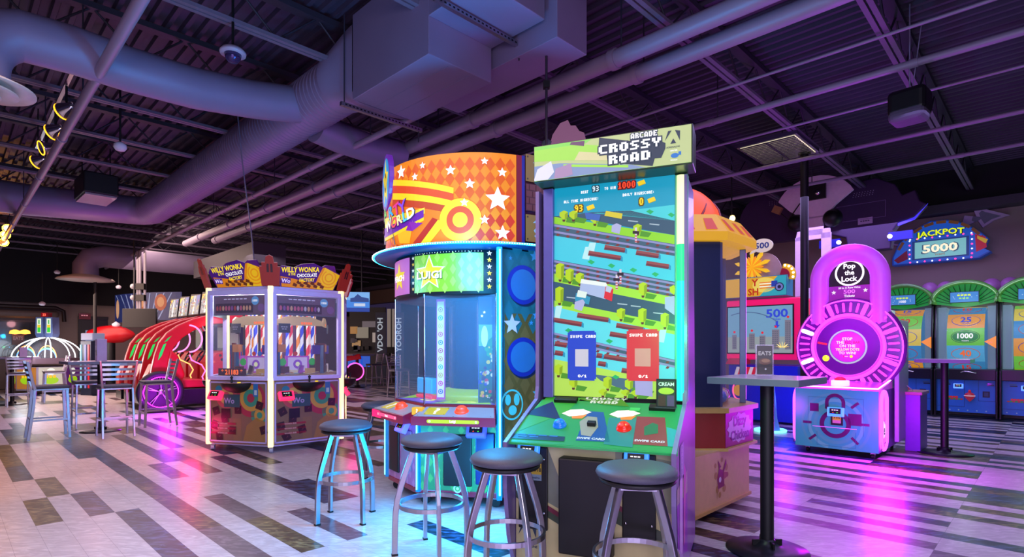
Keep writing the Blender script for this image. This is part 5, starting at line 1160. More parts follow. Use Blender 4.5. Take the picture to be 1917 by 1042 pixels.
b = MB(); b.box((0, -.008, .105), (.095, .003, .19), pr('#2a1c24')); b.fn = plane((0, -.0098, .105), (1, 0, 0), (0, 0, 1)); b.T2('EATS', 0, .045, .026, lit('#d8ccd8', .4), 1, w=.08); b.C2(0, -.01, .038, pr('#6a3420'), 1, ry=.022); b.C2(.005, -.005, .026, pr('#a06a48'), 2, ry=.012); b.R2(-.04, -.09, .04, -.045, pr('#3a2c34'), 1); b.C2(.005, -.06, .006, pr('#d8c8d8'), 2); b.build('card', t)

# ================================================================ FISHING WHEEL GAMES
gsh = mat('green_shell', '#4f8f3a', .25, coat=.5, es=.04); gin = lit('#12b040', .35); bw = mat('blue_cabinet', '#1c58b8', .4, es=.10); bdk = mat('cabinet_black', '#05060c', .3)
def wheel_game(u, label, vals, off):
    t = thing('wheel_game', label, 'arcade machine', tuple(W(u, 13.2, 0)), RZ, 'fishing wheel games along the right wall')
    b = MB(); b.slab([(-.42, .12), (.42, .12), (.42, .72), (-.42, .72)], 0, .6, bw); b.fn = plane((-.42, -.002, .12), (1, 0, 0), (0, 0, 1)); ln = pr('#0a1c4a')
    for x0, y0, x1, y1 in ((.40, .1, .405, .6), (.60, .22, .605, .6), (.6, .22, .84, .225), (.0, .1, .4, .105)): b.R2(x0, y0, x1, y1, ln, 1)
    b.R2(.66, .29, .76, .40, pr('#0c1430'), 2); b.R2(.68, .31, .74, .38, pr('#303a60'), 3)
    for x in (.1, .72): b.R2(x, .5, x+.1, .52, pr('#0c1430'), 2); b.R2(x-.01, .53, x+.09, .545, pr('#3a6a80'), 2)
    for i in range(9): b.C2(.08+.035*i, .24, .022, lit('#3a9a2a' if i % 2 else '#c83a18', .3), 2, 8, ry=.014)
    for i in range(5): b.C2(.13+.04*i, .275, .022, lit('#e03028', .35), 3, 8, ry=.02)
    for i in range(6): b.C2(.06+i*.13, .04, .012, lit('#9ab8e8', .3), 2, 6)
    b.build('cabinet', t)
    b = MB(); b.M = Matrix.Translation((.06, -.03, .42)); b.lathe([(0, -.1), (.03, -.07), (.075, -.01), (.08, .01), (.06, .05), (.02, .075), (0, .08)], (0, 0, 0), lit('#c8304a', .35), 18); b.lathe([(.0795, .004), (.083, .01), (.08, .02)], (0, 0, 0), lit('#f0d0e0', .5), 18); b.lathe([(0, .075), (.02, .08), (.018, .11), (0, .12)], (0, 0, 0), lit('#e02020', .4), 10); b.build('fishing_float', t)
    reader(t, -.1, -.03, .60, 0, '#5a8cff', .9, .1)
    b = MB(); b.slab([(-.44, .72), (.44, .72), (.44, .92), (-.44, .92)], -.1, .6, bdk); b.build('shelf', t, .01)
    b = MB(); b.tube([(-.06, -.12, .86), (.0, -.16, .88), (.08, -.16, .87), (.16, -.14, .85)], .012, CHROME, 8); b.build('crank', t)
    for s in (-1, 1):
        b = MB(); b.slabx([(-.12, .04), (-.14, .9), (-.03, .95), (-.08, 1.5), (.0, 2.1), (.1, 2.3), (.5, 2.3), (.6, .04)], s*.44-.018, s*.44+.018, bdk); b.build('side_frame', t, .01)
    # wheel, barrel curved in depth
    random.seed(int(u*100)); b = MB(); b.M = Matrix.Translation((0, .55, 1.45))
    R = .62; n = 40; cols = ['#38a0d8', '#f0a020', '#7ad838', '#4aa8e0', '#f0a020', '#3a90c8', '#e8d040', '#7ad838']
    b.lathe([(R-.01, 0), (0, 0)], (-.27, 0, 0), lit('#a8d8e8', .4), 40, axis='x'); b.lathe([(R-.01, 0), (0, 0)], (.27, 0, 0), lit('#4a9ad8', .3), 40, axis='x')
    for i in range(12):
        txt, c, sc = vals[i % len(vals)]; am = off+2*PI*i/12
        b.fn = (lambda am: lambda x, y, d: Vector((x, -(R+d)*math.cos(am+y/R), (R+d)*math.sin(am+y/R))))(am); hs = PI*R/12
        for q in range(5): y0_ = -hs+2*hs*q/5; b.R2(-.27, y0_, .27, y0_+2*hs/5, lit(sc, .55), 1)
        b.C2(0, 0, .21, lit('#184020' if txt == '1000' else c, .4), 2, 28, ry=.12); b.C2(0, 0, .20, lit(sc, .6), 5, 28, ry=.11)
        if txt == '1000': b.C2(0, 0, .19, lit('#1c8a2c', .5), 6, 28, ry=.10)
        b.T2(txt, 0, .015, .12 if len(txt) < 4 else .09, lit(c, .8), 9); b.T2('TICKETS', 0, -.075, .02, lit(c, .6), 9)
    b.build('prize_wheel', t)
    b = MB(); b.slab([(-.43, .95), (.43, .95), (.43, 2.1), (-.43, 2.1)], .62+.57, .64+.57, pr('#6a7a98')); 
    for s in (-1, 1): b.box((s*.36, .4, 1.5), (.12, .5, 1.15), lit('#8fb4c8', .25))
    b.build('side_lining', t)
    b = MB(); b.slab([(.27, 1.42), (.43, 1.52), (.43, 1.30)], -.10, -.08, lit('#f08a20', .9)); b.build('pointer', t)
    # curved glass
    b = MB(); pts = [(-.04, .95), (-.16, 1.25), (-.19, 1.5), (-.15, 1.8), (-.02, 2.1)]
    vs = [(s*.43, y, z) for y, z in pts for s in (-1, 1)]; b.add(vs, [(2*i, 2*i+1, 2*i+3, 2*i+2) for i in range(4)], GLASS, True); b.build('curved_glass', t)
    # green shell canopy
    b = MB(); outer = [(.52*math.cos(a), 2.12+.42*math.sin(a)) for a in [PI*i/16 for i in range(17)]]; inner = [(.46*math.cos(a), 2.13+.35*math.sin(a)) for a in [PI*i/16 for i in range(17)]]
    n = 17; y0, y1 = -.28, .5
    vs = [(x, y0, z) for x, z in outer]+[(x, y0, z) for x, z in inner]+[(x*.95, y1, z) for x, z in outer]+[(x*.95, y1, z) for x, z in inner]
    fs = []
    for i in range(n-1): fs += [(i, i+1, n+i+1, n+i), (2*n+i, 2*n+i+1, i+1, i), (n+i, n+i+1, 3*n+i+1, 3*n+i)]
    fs += [(0, n, 3*n, 2*n), (n-1, 2*n-1, 4*n-1, 3*n-1)]
    b.add(vs, fs, gsh, True); b.build('shell_canopy', t)
    b = MB(); b.add([(0, -.02, 2.05)]+[(x, -.05+.0*z, z) for x, z in inner], [(0, i+1, i+2) for i in range(16)], gin)
    for i in range(1, 16):
        a = PI*i/16; b.cyl((.2*math.cos(a), -.06, 2.1+.1*math.sin(a)), (.45*math.cos(a), -.10, 2.13+.34*math.sin(a)), .007, pr('#0a5a1c'), n=5)
    b.build('fluted_lining', t)
    b = MB(); b.box((0, -.2, 2.23), (.42, .03, .2), BLACK); b.fn = plane((0, -.217, 2.23), (1, 0, 0), (0, 0, 1)); b.R2(-.2, -.09, .2, .09, lit('#3a88c8', .65), 1); b.bars2(0, .035, .2, .03, lit('#d0e838', .8), 2, 4)
    if u < 2: b.bars2(0, -.02, .15, .022, lit('#a0e858', .7), 2, 3)
    else: b.T2('1000', 0, -.03, .045, lit('#ffffff', .8), 2)
    for i in range(14): b.C2(random.uniform(-.19, .19), random.uniform(-.08, .08), .005, lit('#e8f8ff', .8), 2, 6)
    b.build('topper_screen', t)
    for s in (-1, 1):
        b = MB(); b.M = Matrix.Translation((s*.34, .42, 2.46)); b.lathe([(.14*math.cos(a), .14*math.sin(a)) for a in [-PI/2+PI*i/10 for i in range(11)]], (0, 0, 0), mat('eye_globe', '#b070b8', .3, es=.06), 20); b.build('eye_globe', t)
    return t
V_ = [('1000', '#ffffff', '#6fd030'), ('25', '#2840c0', '#f0a020'), ('10', '#c83018', '#3a90c8'), ('5', '#2840c0', '#e8d040'), ('30', '#c83018', '#7ad838'), ('15', '#2840c0', '#f0a020'),
      ('50', '#c83018', '#3a90c8'), ('10', '#2840c0', '#e8d040'), ('75', '#f06020', '#7ad838'), ('20', '#2840c0', '#f0a020'), ('15', '#c83018', '#3a90c8'), ('40', '#f06a18', '#58b4e0')]
wheel_game(1.225, 'fishing wheel game with 25, 1000 and 40 showing, behind the far bar table', V_, .1)
wheel_game(2.155, 'fishing wheel game half hidden behind the magenta padlock game', V_[3:]+V_[:3], .1)
wheel_game(.295, 'fishing wheel game cut off by the right edge of the photo', V_[6:]+V_[:6], .3)
lamp('wheel_game_light', 'POINT', tuple(W(1.2, 12.5, 2.0)), '#d8ffe8', 8, .1); lamp('wheel_game_light', 'POINT', tuple(W(.3, 12.5, 2.0)), '#d8ffe8', 8, .1)
lamp('green_canopy_light', 'POINT', tuple(W(-.4, 11.9, 1.2)), '#28c8a0', 18, .3)
# jackpot sign on the wall
q = W(1.67, 13.88, 3.38)
t = thing('jackpot_sign', 'arched blue JACKPOT 5000 sign with pink bulbs on the right wall', 'sign', tuple(q), RZ)
b = MB(); ar_ = [(-1.0, -.42), (.75, -.42), (.98, -.3), (.85, -.22), (.93, -.02), (.8, .12), (.5, .35), (.15, .48), (-.2, .50), (-.5, .36), (-.85, .08), (-1.0, -.25)]
ar_ = [(x*.92, z) for x, z in ar_]; t.scale = (.86, 1, .9); b.slab(ar_, -.14, .1, mat('sign_blue', '#14409a', .4, es=.25)); b.build('sign_back', t, .01)
b = MB(); b.fn = plane((0, -.142, 0), (1, 0, 0), (0, 0, 1)); bk = lit('#1c58c8', .6)
b.P2([(x*.96, z*.94) for x, z in ar_], bk, 1)
for i in range(9):
    a = PI*.12+PI*.76*i/9; a2 = PI*.12+PI*.76*(i+.8)/9; b.P2([(1.0*k*math.cos(t_)*.9, -.45+.93*k*math.sin(t_)) for k, t_ in ((.93, a), (1.0, a), (1.0, a2), (.93, a2))], lit('#7a4a2a', .35), 2)
b.P2([(-.88, -.3), (-.62, -.1), (-.6, -.3), (-.8, -.38)], lit('#6a1030', .5), 3); b.P2([(.62, .1), (.8, .02), (.82, -.2), (.64, -.28)], lit('#b81830', .5), 3); b.P2([(.66, .06), (.84, -.04), (.8, -.12), (.66, -.0)], lit('#d8b020', .5), 4)
b.R2(-.52, -.34, .52, .08, lit('#123a80', .6), 4); b.R2(-.47, -.31, .47, .05, lit('#7fc8c8', .7), 5)
b.T2('5000', 0, -.12, .2, lit('#3a6a80', .5), 6, w=.70); b.T2('5000', 0, -.115, .17, lit('#fff0c8', 1.), 7, w=.64); b.T2('TICKETS', 0, -.255, .035, lit('#9a6a40', .7), 7)
b.T2('JACKPOT', 0, .2, .14, lit('#0a2a18', .4), 6, w=.92, arch=.12); b.T2('JACKPOT', 0, .21, .12, lit('#e0f01c', 1.), 7, w=.88, arch=.12); b.build('sign_face', t)
bulbs = [(-.56+i*.14, .13-.0*i) for i in range(9)]+[(-.56+i*.14, -.385) for i in range(9)]+[(s*.57, -.3+i*.1) for s in (-1, 1) for i in range(5)]
for i, (x, z) in enumerate(bulbs):
    b = MB(); b.lathe([(0, -.02), (.014, -.014), (.018, 0), (0, .004)], (x, -.15, z), led('#ff2a6a', 4.) if i % 2 else led('#d8e0ff', 2.), 8, axis='y'); b.build('bulb', t)
for x, z, k, lab in ((-.62, .32, 1, 'pale lilac fish shaped wall cutout left of the jackpot sign'), (.70, .80, -1, 'pale lilac fish shaped wall cutout right of the jackpot sign')):
    t = thing('wall_cutout', lab, 'wall decoration', tuple(W(1.67-x, 13.93, 3.3+z*.6)), RZ)
    pts = [(-.4, .0), (-.15, .12), (.05, .22), (.16, .3), (.24, .2), (.2, .06), (.42, .12), (.46, -.04), (.34, -.12), (.18, -.02), (.08, -.22), (-.12, -.08)]
    b = MB(); b.slab([(px_*k*.8, pz*.8) for px_, pz in (pts if k > 0 else pts[::-1])], -.03, .05, mat('cutout_lilac', '#b8a0c8', .5)); b.build('cutout_board', t)
    b = MB(); b.slab([(px_*k*.5, pz*.5) for px_, pz in (pts if k > 0 else pts[::-1])], -.035, -.03, mat('cutout_grey', '#6a6a80', .5)); b.build('cutout_picture', t)
# ================================================================ BAR CHAIRS AND TABLES AT THE LEFT
CG = 'high metal bar chairs round the bar tables'
def chair(loc, face, label, first=None):
    rz = math.atan2(face[1], face[0])-PI/2       # local +y = facing direction, back at -y
    if first: return dup(first, loc, rz, label)
    t = thing('bar_chair', label, 'bar chair', loc, rz, CG)
    w_, d_ = .19, .19
    b = MB(); b.box((0, .01, .745), (.40, .39, .045), DARK); b.build('seat', t, .018, 3)
    b = MB(); b.box((0, .0, .712), (.40, .38, .025), STEEL); b.build('seat_frame', t, .004)
    for s in (-1, 1):
        b = MB(); b.bar([(s*w_, -.26, .01), (s*w_*.98, -.205, .45), (s*w_*.96, -.185, .72), (s*w_*1.02, -.21, .82), (s*w_*1.16, -.27, 1.12)], .026, .036, STEEL, up0=(0, 1, 0)); b.build('rear_leg', t, .003)
        b = MB(); b.bar([(s*w_*.92, .17, .72), (s*w_, .20, .01)], .026, .036, STEEL, up0=(0, 1, 0)); b.build('front_leg', t, .003)
        b = MB(); b.bar([(s*w_*.99, -.225, .28), (s*w_*.98, .185, .28)], .014, .024, STEEL, up0=(0, 0, 1)); b.build('side_stretcher', t)
    b = MB(); b.bar([(-w_, .19, .24), (w_, .19, .24)], .018, .028, STEEL, up0=(0, 0, 1)); b.build('footrest', t)
    b = MB(); b.bar([(-w_, -.228, .30), (w_, -.228, .30)], .014, .024, STEEL, up0=(0, 0, 1)); b.build('rear_stretcher', t)
    for z in (.855, .925, .995, 1.065, 1.10):
        if z == 1.10: continue
        y = -.225-(z-.85)*.19; k = 1.04+(z-.85)*.4
        b = MB(); b.bar([(-w_*k, y, z), (-w_*.5, y-.02, z), (0, y-.027, z), (w_*.5, y-.02, z), (w_*k, y, z)], .007, .036, STEEL, up0=(0, 0, 1)); b.build('back_slat', t)
    return t
U2, V2 = Vector((UX, UY)), Vector((VX, VY))
c0 = chair((-5.86, 8.24, 0), U2, 'metal bar chair at the left table, its slatted back turned to the camera')
chair((-6.70, 8.10, 0), V2, 'metal bar chair at the left side of the left foreground table, seen from the side', c0)
chair((-5.93, 9.30, 0), -V2, 'metal bar chair at the right end of the left table, before the purple lit wheel', c0)
chair((-7.02, 9.25, 0), -U2, 'metal bar chair behind the left table with one pink lit leg showing', c0)
chair((-11.02, 12.45, 0), U2, 'metal bar chair at the far left table, back turned to the camera', c0)
chair((-11.55, 12.1, 0), V2, 'metal bar chair cut by the left edge of the photo at the far left table', c0)
chair((-10.95, 13.35, 0), -V2, 'metal bar chair with blue lit post at the right of the far left table', c0)
chair((-4.75, 19.2, 0), -V2, 'distant metal bar chair before the dark bar, nearer the motorbike wheel', c0)
chair((-4.35, 19.7, 0), -V2, 'distant metal bar chair before the dark bar, behind its nearer twin', c0)
chair((-2.95, 14.6, 0), -U2, 'distant metal bar chair just left of the glass of the orange drum game', c0)
def btable(loc, side, label, z=1.10):
    t = ptable(loc, side, z, .27, label, RZ); return t
btable((-6.45, 8.75, 0), .92, 'large square bar table ringed by metal chairs in the left middle ground')
btable((-11.55, 12.9, 0), .92, 'square bar table farthest left, cut by the photo edge')
btable((-5.15, 18.6, 0), .8, 'distant bar table between the claw machine and the dark bar')
def acry(x, y, z, w_, h_, label):
    t = thing('condiment_box', label, 'box', (x, y, z), RZ)
    b = MB(); b.box((0, 0, h_/2), (w_, w_*.8, h_), mat('lilac_acrylic', '#b89cc8', .3, alpha=.92)); b.build('box_body', t, .005)
    b = MB(); b.fn = plane((0, -w_*.4-.002, 0), (1, 0, 0), (0, 0, 1)); b.R2(w_*.08, h_*.25, w_*.38, h_*.5, pr('#7a7a2a'), 1); b.R2(-w_*.3, h_*.42, -w_*.02, h_*.5, pr('#8a7898'), 1); b.build('label', t)
acry(-6.42, 8.72, 1.102, .16, .34, 'tall lilac box standing on the left middle ground table')
acry(-11.3, 12.9, 1.102, .17, .22, 'short lilac box standing on the far left table')

# ================================================================ RACING GAMES
redg = mat('gloss_red', '#b00a18', .38, coat=.1, es=.05); blk = mat('gloss_black', '#08080e', .2)
RG = 'red arched racing games in a row'
def racer(u, label, wheel=True, first=None):
    loc = tuple(W(u, 3.0, 0))
    t = thing('racing_game', label, 'arcade machine', loc, RZ, RG)
    out = [(-.10, .62), (-.04, .95), (.0, 1.15), (.08, 1.42), (.22, 1.62), (.42, 1.78), (.7, 1.92), (1.05, 2.03), (1.7, 2.08)]
    inn = [(1.7, 1.88), (1.05, 1.82), (.72, 1.68), (.5, 1.52), (.34, 1.32), (.26, 1.1), (.24, .85), (.26, .62)]
    b = MB(); b.slabx(out+inn, -.14, .0, redg); b.fn = plane((.001, 0, 0), (0, 1, 0), (0, 0, 1))
    b.P2([(.05, 1.05), (.12, 1.15), (.2, 1.4), (.15, 1.38), (.08, 1.2)], lit('#18e060', .8), 1); b.P2([(.16, 1.42), (.22, 1.45), (.3, 1.56), (.22, 1.5)], lit('#18e060', .6), 1)  # green reflections put on the arch as glowing patches
    b.build('arch_canopy', t, .02)
    b = MB(); b.slabx([(-.12, .3), (.3, .3), (.34, .62), (.2, .9), (.0, 1.0), (-.12, .7)], -.5, -.1, redg); b.build('rear_fairing', t, .05, 3)
    b = MB(); b.slabx([(.2, .35), (.36, .35), (.55, .75), (.42, 1.15), (.26, 1.3), (.2, 1.0)], -.28, .02, redg); b.build('seat_shell', t, .05, 3)
    b = MB(); b.slabx([(.35, .48), (1.0, .48), (1.05, .60), (.9, .64), (.45, .66), (.35, .9), (.30, .9)], -.45, -.02, mat('red_seat', '#a81020', .4)); b.build('seat', t, .04, 3)
    b = MB(); b.slabx([(-.1, .12), (1.9, .12), (1.9, .46), (.4, .46), (-.1, .5)], -.6, -.04, blk); b.build('base', t, .02)
    b = MB(); b.slabx([(1.0, .46), (1.7, .46), (1.7, 1.25), (1.15, 1.2), (1.0, 1.0)], -.62, .02, redg); b.fn = plane((.021, 0, 0), (0, 1, 0), (0, 0, 1))
    random.seed(int(u*10))
    for q in range(16): b.C2(1.05+random.random()*.5, 1.0+random.random()*.2, .03, lit(random.choice(['#20e050', '#e8c0c0', '#e02040', '#202020', '#ff7040']), .4), 1, 7)
    b.build('control_console', t, .01)
    b = MB(); b.M = Matrix.Translation((-.3, .92, 1.12)) @ Matrix.Rotation(-.5, 4, 'X'); b.tube([(.15*math.cos(2*PI*i/24), 0, .15*math.sin(2*PI*i/24)) for i in range(24)], .018, BLACK, 8, closed=True); b.box((0, 0, 0), (.28, .02, .03), BLACK); b.build('steering_wheel', t)
    b = MB(); b.box((-.3, 1.66, 1.55), (.6, .08, .6), blk); b.fn = plane((-.3, 1.615, 1.55), (1, 0, 0), (0, 0, 1)); b.R2(-.26, -.24, .26, .24, lit('#7a8a88', .3), 1); b.build('monitor', t)
    lc = '#d8f020' if first == 0 else '#ff3aa8'
    b = MB(); b.tube([(.02, .62+.24*math.sin(a), 1.50+.28*math.cos(a)) for a in [PI*i/16 for i in range(17)]], .016, led('#ff7ac8', 2.), 7); b.build('neon_loop', t)
    b = MB(); b.tube([(.03, .62, 1.16), (.03, .66, 1.05), (.03, .85, .95), (.03, .92, .82), (.03, .86, .70), (.03, .88, .64)], .014, led('#ffb060' if first == 0 else '#ff6ab0', 1.8), 7); b.build('neon_curve', t)
    # printed top sign
    b = MB(); b.M = Matrix.Translation((-.32, 1.02, 2.06)) @ Matrix.Rotation(-.12, 4, 'X'); b.slab([(-.36, 0), (.36, 0), (.36, .46), (-.36, .5)], 0, .06, BLACK); b.fn = plane((0, -.002, 0), (1, 0, 0), (0, 0, 1))
    b.R2(-.34, .02, .34, .45, lit('#8a98a0', .5), 1); b.P2([(-.34, .3), (-.1, .45), (-.34, .45)], lit('#d8c830', .7), 2); b.P2([(-.1, .02), (.02, .02), (.0, .45), (-.06, .45)], lit('#e8ecf0', .8), 2)
    b.P2([(.12, .2), (.34, .3), (.34, .45), (.12, .45)], lit('#2a58a8', .7), 3)
    for q in range(34): x, y = random.uniform(-.33, .3), random.uniform(.03, .4); b.P2([(x, y), (x+.05, y+.01), (x+.03, y+.05), (x-.01, y+.04)], lit(random.choice(['#f0f0f0', '#28303a', '#c8d0c0', '#d83a3a', '#e8d030', '#2a3a50', '#506a78']), .6), 4)
    b.build('top_sign', t)
    for z_, q in ((1.95, 0),):
        for k in range(4): 
            b = MB(); b.M = Matrix.Translation((-.1*k-.02, .9, 1.72)) @ Matrix.Rotation(.5, 4, 'X'); b.box((0, 0, 0), (.05, .02, .12), redg if k % 2 else lit('#90a8a8', .4)); b.build('roof_louvre', t)
    if wheel:
        b = MB(); b.M = Matrix.Translation((.08, .08, .42)); b.lathe([(.30, -.09), (.40, -.09), (.42, -.06), (.42, .02), (.40, .05), (.34, .05), (.31, .03), (.30, -.02)], (0, 0, 0), mat('tyre', '#0d0d12', .6), 44, axis='x'); tw = b.build('wheel', t)
        b = MB(); b.M = Matrix.Translation((.10, .08, .42)); b.tube([(.03, .305*math.cos(2*PI*i/44), .305*math.sin(2*PI*i/44)) for i in range(44)], .009, led('#ff30e8', 3.0), 6, closed=True); b.build('light_ring', tw)
        b = MB(); b.M = Matrix.Translation((.10, .08, .42)); b.lathe([(0, .02), (.05, .02), (.06, 0), (0, -.02)], (0, 0, 0), STEEL, 16, axis='x')
        for k in range(5):
            a = 2*PI*k/5+.3
            for d in (-.09, .09): b.cyl((.01, .05*math.cos(a), .05*math.sin(a)), (.0, .29*math.cos(a+d), .29*math.sin(a+d)), .010, STEEL, n=6)
        b.build('spokes', tw)
    return t
racer(13.0, 'red arched racing game nearest the camera, its wheel ringed in pink light', True, 1)
racer(13.82, 'second red arched racing game from the camera', False, 0)
racer(14.64, 'third red arched racing game from the camera', False, 1)
racer(15.46, 'red arched racing game farthest from the camera', False, 0)
lamp('purple_wheel_light', 'POINT', tuple(W(12.3, 3.1, .35)), '#c010ff', 85, .12)
lamp('racing_game_light', 'POINT', tuple(W(12.3, 4.2, 1.8)), '#ff5060', 22, .15)
lamp('racing_game_light', 'POINT', tuple(W(14.0, 2.2, 2.4)), '#ffb0b8', 30, .15)

# ================================================================ PUSHER GAME WITH NEON DOME (far left)
t = thing('pusher_game', 'round coin game with white neon dome and twin green towers, far left', 'arcade machine', (-13.55, 16.3, 0))
b = MB(); b.prism(octa(.72), .12, .78, mat('pusher_white', '#8a86a0', .4)); b.build('cabinet_body', t)
b = MB(); b.prism(octa(.84), .86, 1.02, mat('pusher_deck', '#5a4a58', .3)); b.build('deck', t)
for k in range(8):
    b = MB(); b.M = fm(k*PI/4, .72); b.fn = plane((0, -.003, 0), (1, 0, 0), (0, 0, 1)); b.R2(-.27, .16, .27, .76, lit(['#d89040', '#e8e8d8', '#6a2a80', '#c85a2a'][k % 4], .35), 1); b.C2(0, .4, .17, lit('#a8e020', .6), 2, 16, ry=.11); b.bars2(0, .5, .26, .07, lit('#f0c020', .8), 3, 3); b.C2(0, .64, .1, lit('#f0f4e8', .8), 2, 14); b.build('door_print', t)
    b = MB(); a = k*PI/4; b.tube([(.8*math.cos(a)*math.cos(q), .8*math.sin(a)*math.cos(q), 1.03+.58*math.sin(q)) for q in [PI/2*i/12 for i in range(12)]], .016, led('#f4f8ff', 2.2), 6); b.build('neon_rib', t)
for r_, c in ((.62, '#ff9a50'), (.45, '#5a8cff'), (.5, '#50ff80')):
    for s in (-1, 1):
        b = MB(); b.tube([(s*.3+.26*math.cos(q), -.45+r_*.1, 1.03+r_*.55*math.sin(q)) for q in [PI*i/14 for i in range(15)]], .013, led(c, 2.), 6); b.build('inner_neon', t)
b = MB(); b.lathe([(.78, 1.02), (.74, 1.2), (.6, 1.42), (.35, 1.58), (.1, 1.62), (0, 1.62)], (0, 0, 0), GLASS, 28); b.build('glass_dome', t)
for s in (-1, 1):
    b = MB(); b.M = Matrix.Translation((s*.14, 0, 0)); b.slab([(-.08, 1.62), (.08, 1.62), (.12, 1.72), (.10, 2.2), (-.10, 2.2), (-.12, 1.72)], -.14, .1, pr('#6a80b8')); b.fn = plane((0, -.143, 0), (1, 0, 0), (0, 0, 1)); b.R2(-.06, 1.74, .06, 2.16, lit('#e8f4d8', .9), 1); b.R2(-.045, 1.76, .045, 1.9, lit('#38d040', .9), 2); b.R2(-.045, 1.9, .045, 1.98, lit('#e8c830', .9), 2); b.R2(-.02, 2.0, .02, 2.12, lit('#58b060', .9), 2); b.build('tower', t)
b = MB(); b.box((0, -.05, 2.27), (.2, .16, .12), pr('#b01828')); b.fn = plane((0, -.132, 2.27), (1, 0, 0), (0, 0, 1)); b.T2('23', 0, 0, .07, lit('#ff6a50', 1.5), 1); b.build('counter_display', t)
lamp('neon_dome_light', 'POINT', (-13.2, 15.1, 1.3), '#e8f0ff', 40, .3)
# kiosks and small machines between
t = thing('kiosk', 'slim kiosk with red and pale blue side strips behind the left table', 'kiosk', tuple(PX(174, 700, 15.6))[:2]+(0,), -.3)
b = MB(); b.box((0, 0, .75), (.40, .4, 1.5), mat('kiosk_dark', '#182038', .4)); b.build('cabinet_body', t, .01)
for x, c in ((-.17, '#8ad0e8'), (.12, '#e02838'), (.0, '#8a8ad8')):
    b = MB(); b.box((x, -.205, .8), (.05, .02, 1.2), lit(c, .7)); b.build('light_strip', t)
b = MB(); b.box((0, .0, 1.62), (.45, .35, .2), lit('#8a90b8', .5)); b.build('top_box', t, .02)
t = thing('ride_machine', 'red rounded flying ride cabinet behind the lilac box, left', 'arcade machine', tuple(PX(207, 700, 17))[:2]+(0,), .2)
b = MB(); b.lathe([(0, -.65), (.12, -.6), (.24, -.3), (.28, 0), (.24, .35), (.1, .6), (0, .68)], (0, 0, 1.72), redg, 20, axis='x'); b.build('red_body', t)
b = MB(); b.cyl((0, 0, .05), (0, 0, 1.5), .12, BLACK); b.build('column', t)
b = MB(); b.box((0, 0, .05), (.8, .7, .1), BLACK); b.build('base', t)
b = MB(); b.lathe([(0, 0), (.10, .04), (.11, .12), (0, .2)], (.15, 0, 1.92), WHITE, 14); b.build('pilot_head', t)
t = thing('motorbike_game', 'red motorbike ride with pink lit wheel right of the claw machine', 'arcade machine', (-5.45, 18.2, 0), .4)
b = MB(); b.tube([(0, -.25+.30*math.cos(2*PI*i/32), .40+.30*math.sin(2*PI*i/32)) for i in range(32)], .05, mat('tyre', '#0d0d12', .6), 8, closed=True); b.M = Matrix.Translation((.3, -.2, .52)); b.build('tyre', t)
b = MB(); b.M = Matrix.Translation((.28, -.35, .55)); b.tube([(.27*math.cos(2*PI*i/32), 0, .27*math.sin(2*PI*i/32)) for i in range(32)], .02, led('#ff50c0', 2.2), 6, closed=True); b.lathe([(.0, .02), (.24, .02)], (0, 0, 0), pr('#5a1030'), 20, axis='y'); b.build('light_ring', t)
b = MB(); b.hexa([(-.2, -.3, .85), (.5, -.3, .95), (.5, .1, .95), (-.2, .1, .85)], [(-.1, -.25, 1.0), (.45, -.25, 1.12), (.45, .05, 1.12), (-.1, .05, 1.0)], redg); b.build('tank', t, .03)

# ================================================================ BACK WALL OPENINGS
def WB(px, py, cc=23.95):
    k = (px-958.5)/F; Y = cc/(-.7145*k+.6997); return k*Y*VX+Y*VY, EYE-(py-651.5)/F*Y   # v, z on the back wall
def wbox(b, v0, v1, z0, z1, d0, d1, m, cc=24): b.hexa([W(cc-d0, v0, z0), W(cc-d1, v0, z0), W(cc-d1, v1, z0), W(cc-d0, v1, z0)], [W(cc-d0, v0, z1), W(cc-d1, v0, z1), W(cc-d1, v1, z1), W(cc-d0, v1, z1)], m)
va, zt_ = WB(-40, 600); vb, _ = WB(72, 600); _, zb_ = WB(40, 668)
wn = MB(); wbox(wn, va, vb, zb_, zt_, .02, .0, mat('hatch_dark', '#0c0e16', .2, coat=.4)); wn = wn.build('window_1'); struct(wn)
b = MB(); wbox(b, va, vb, zt_, zt_+.06, .1, 0, pr('#4a3c44')); wbox(b, vb, vb+.07, zb_-.06, zt_+.06, .1, 0, pr('#4a3c44')); wbox(b, va, vb, zb_-.06, zb_, .1, 0, pr('#4a3c44')); b.build('window_frame', wn)
v1_, z1_ = WB(108, 583); _, z0_ = WB(108, 597)
t = thing('roller_shutter', 'rolled up tan shutter housing above the dark serving hatch, far left', 'shutter', tuple(W(24, 0, 0)))
b = MB(); o0 = W(24, 0, 0); b.M = Matrix.Translation(-o0); wbox(b, va, v1_, z0_, z1_, .45, 0, mat('shutter_tan', '#7a6660', .5)); b.build('housing', t, .1, 3)
b = MB(); b.M = Matrix.Translation(-o0); b.tube([W(23.5, va, z1_+.1), W(23.5, v1_-.1, z1_+.1), W(23.5, v1_+.1, z1_), W(23.5, v1_+.12, z0_-.1)], .06, mat('brown_trim', '#2a1c22', .5), 8); b.build('edge_trim', t)
v1_, z1_ = WB(22, 626); v2_, z2_ = WB(45, 645)
t = thing('wall_sign', 'dim brown EATS sign in the dark serving hatch, far left', 'sign', tuple(W(23.9, v1_, z2_)), RZ+PI/2)
b = MB(); ww, hh = v2_-v1_, z1_-z2_; b.box((ww/2, 0, hh/2), (ww, .05, hh), pr('#5a3c44')); b.fn = plane((ww/2, -.03, hh/2), (1, 0, 0), (0, 0, 1)); b.T2('EATS', 0, hh*.15, hh*.35, lit('#a88a98', .4), 1, w=ww*.8); b.build('sign_board', t)
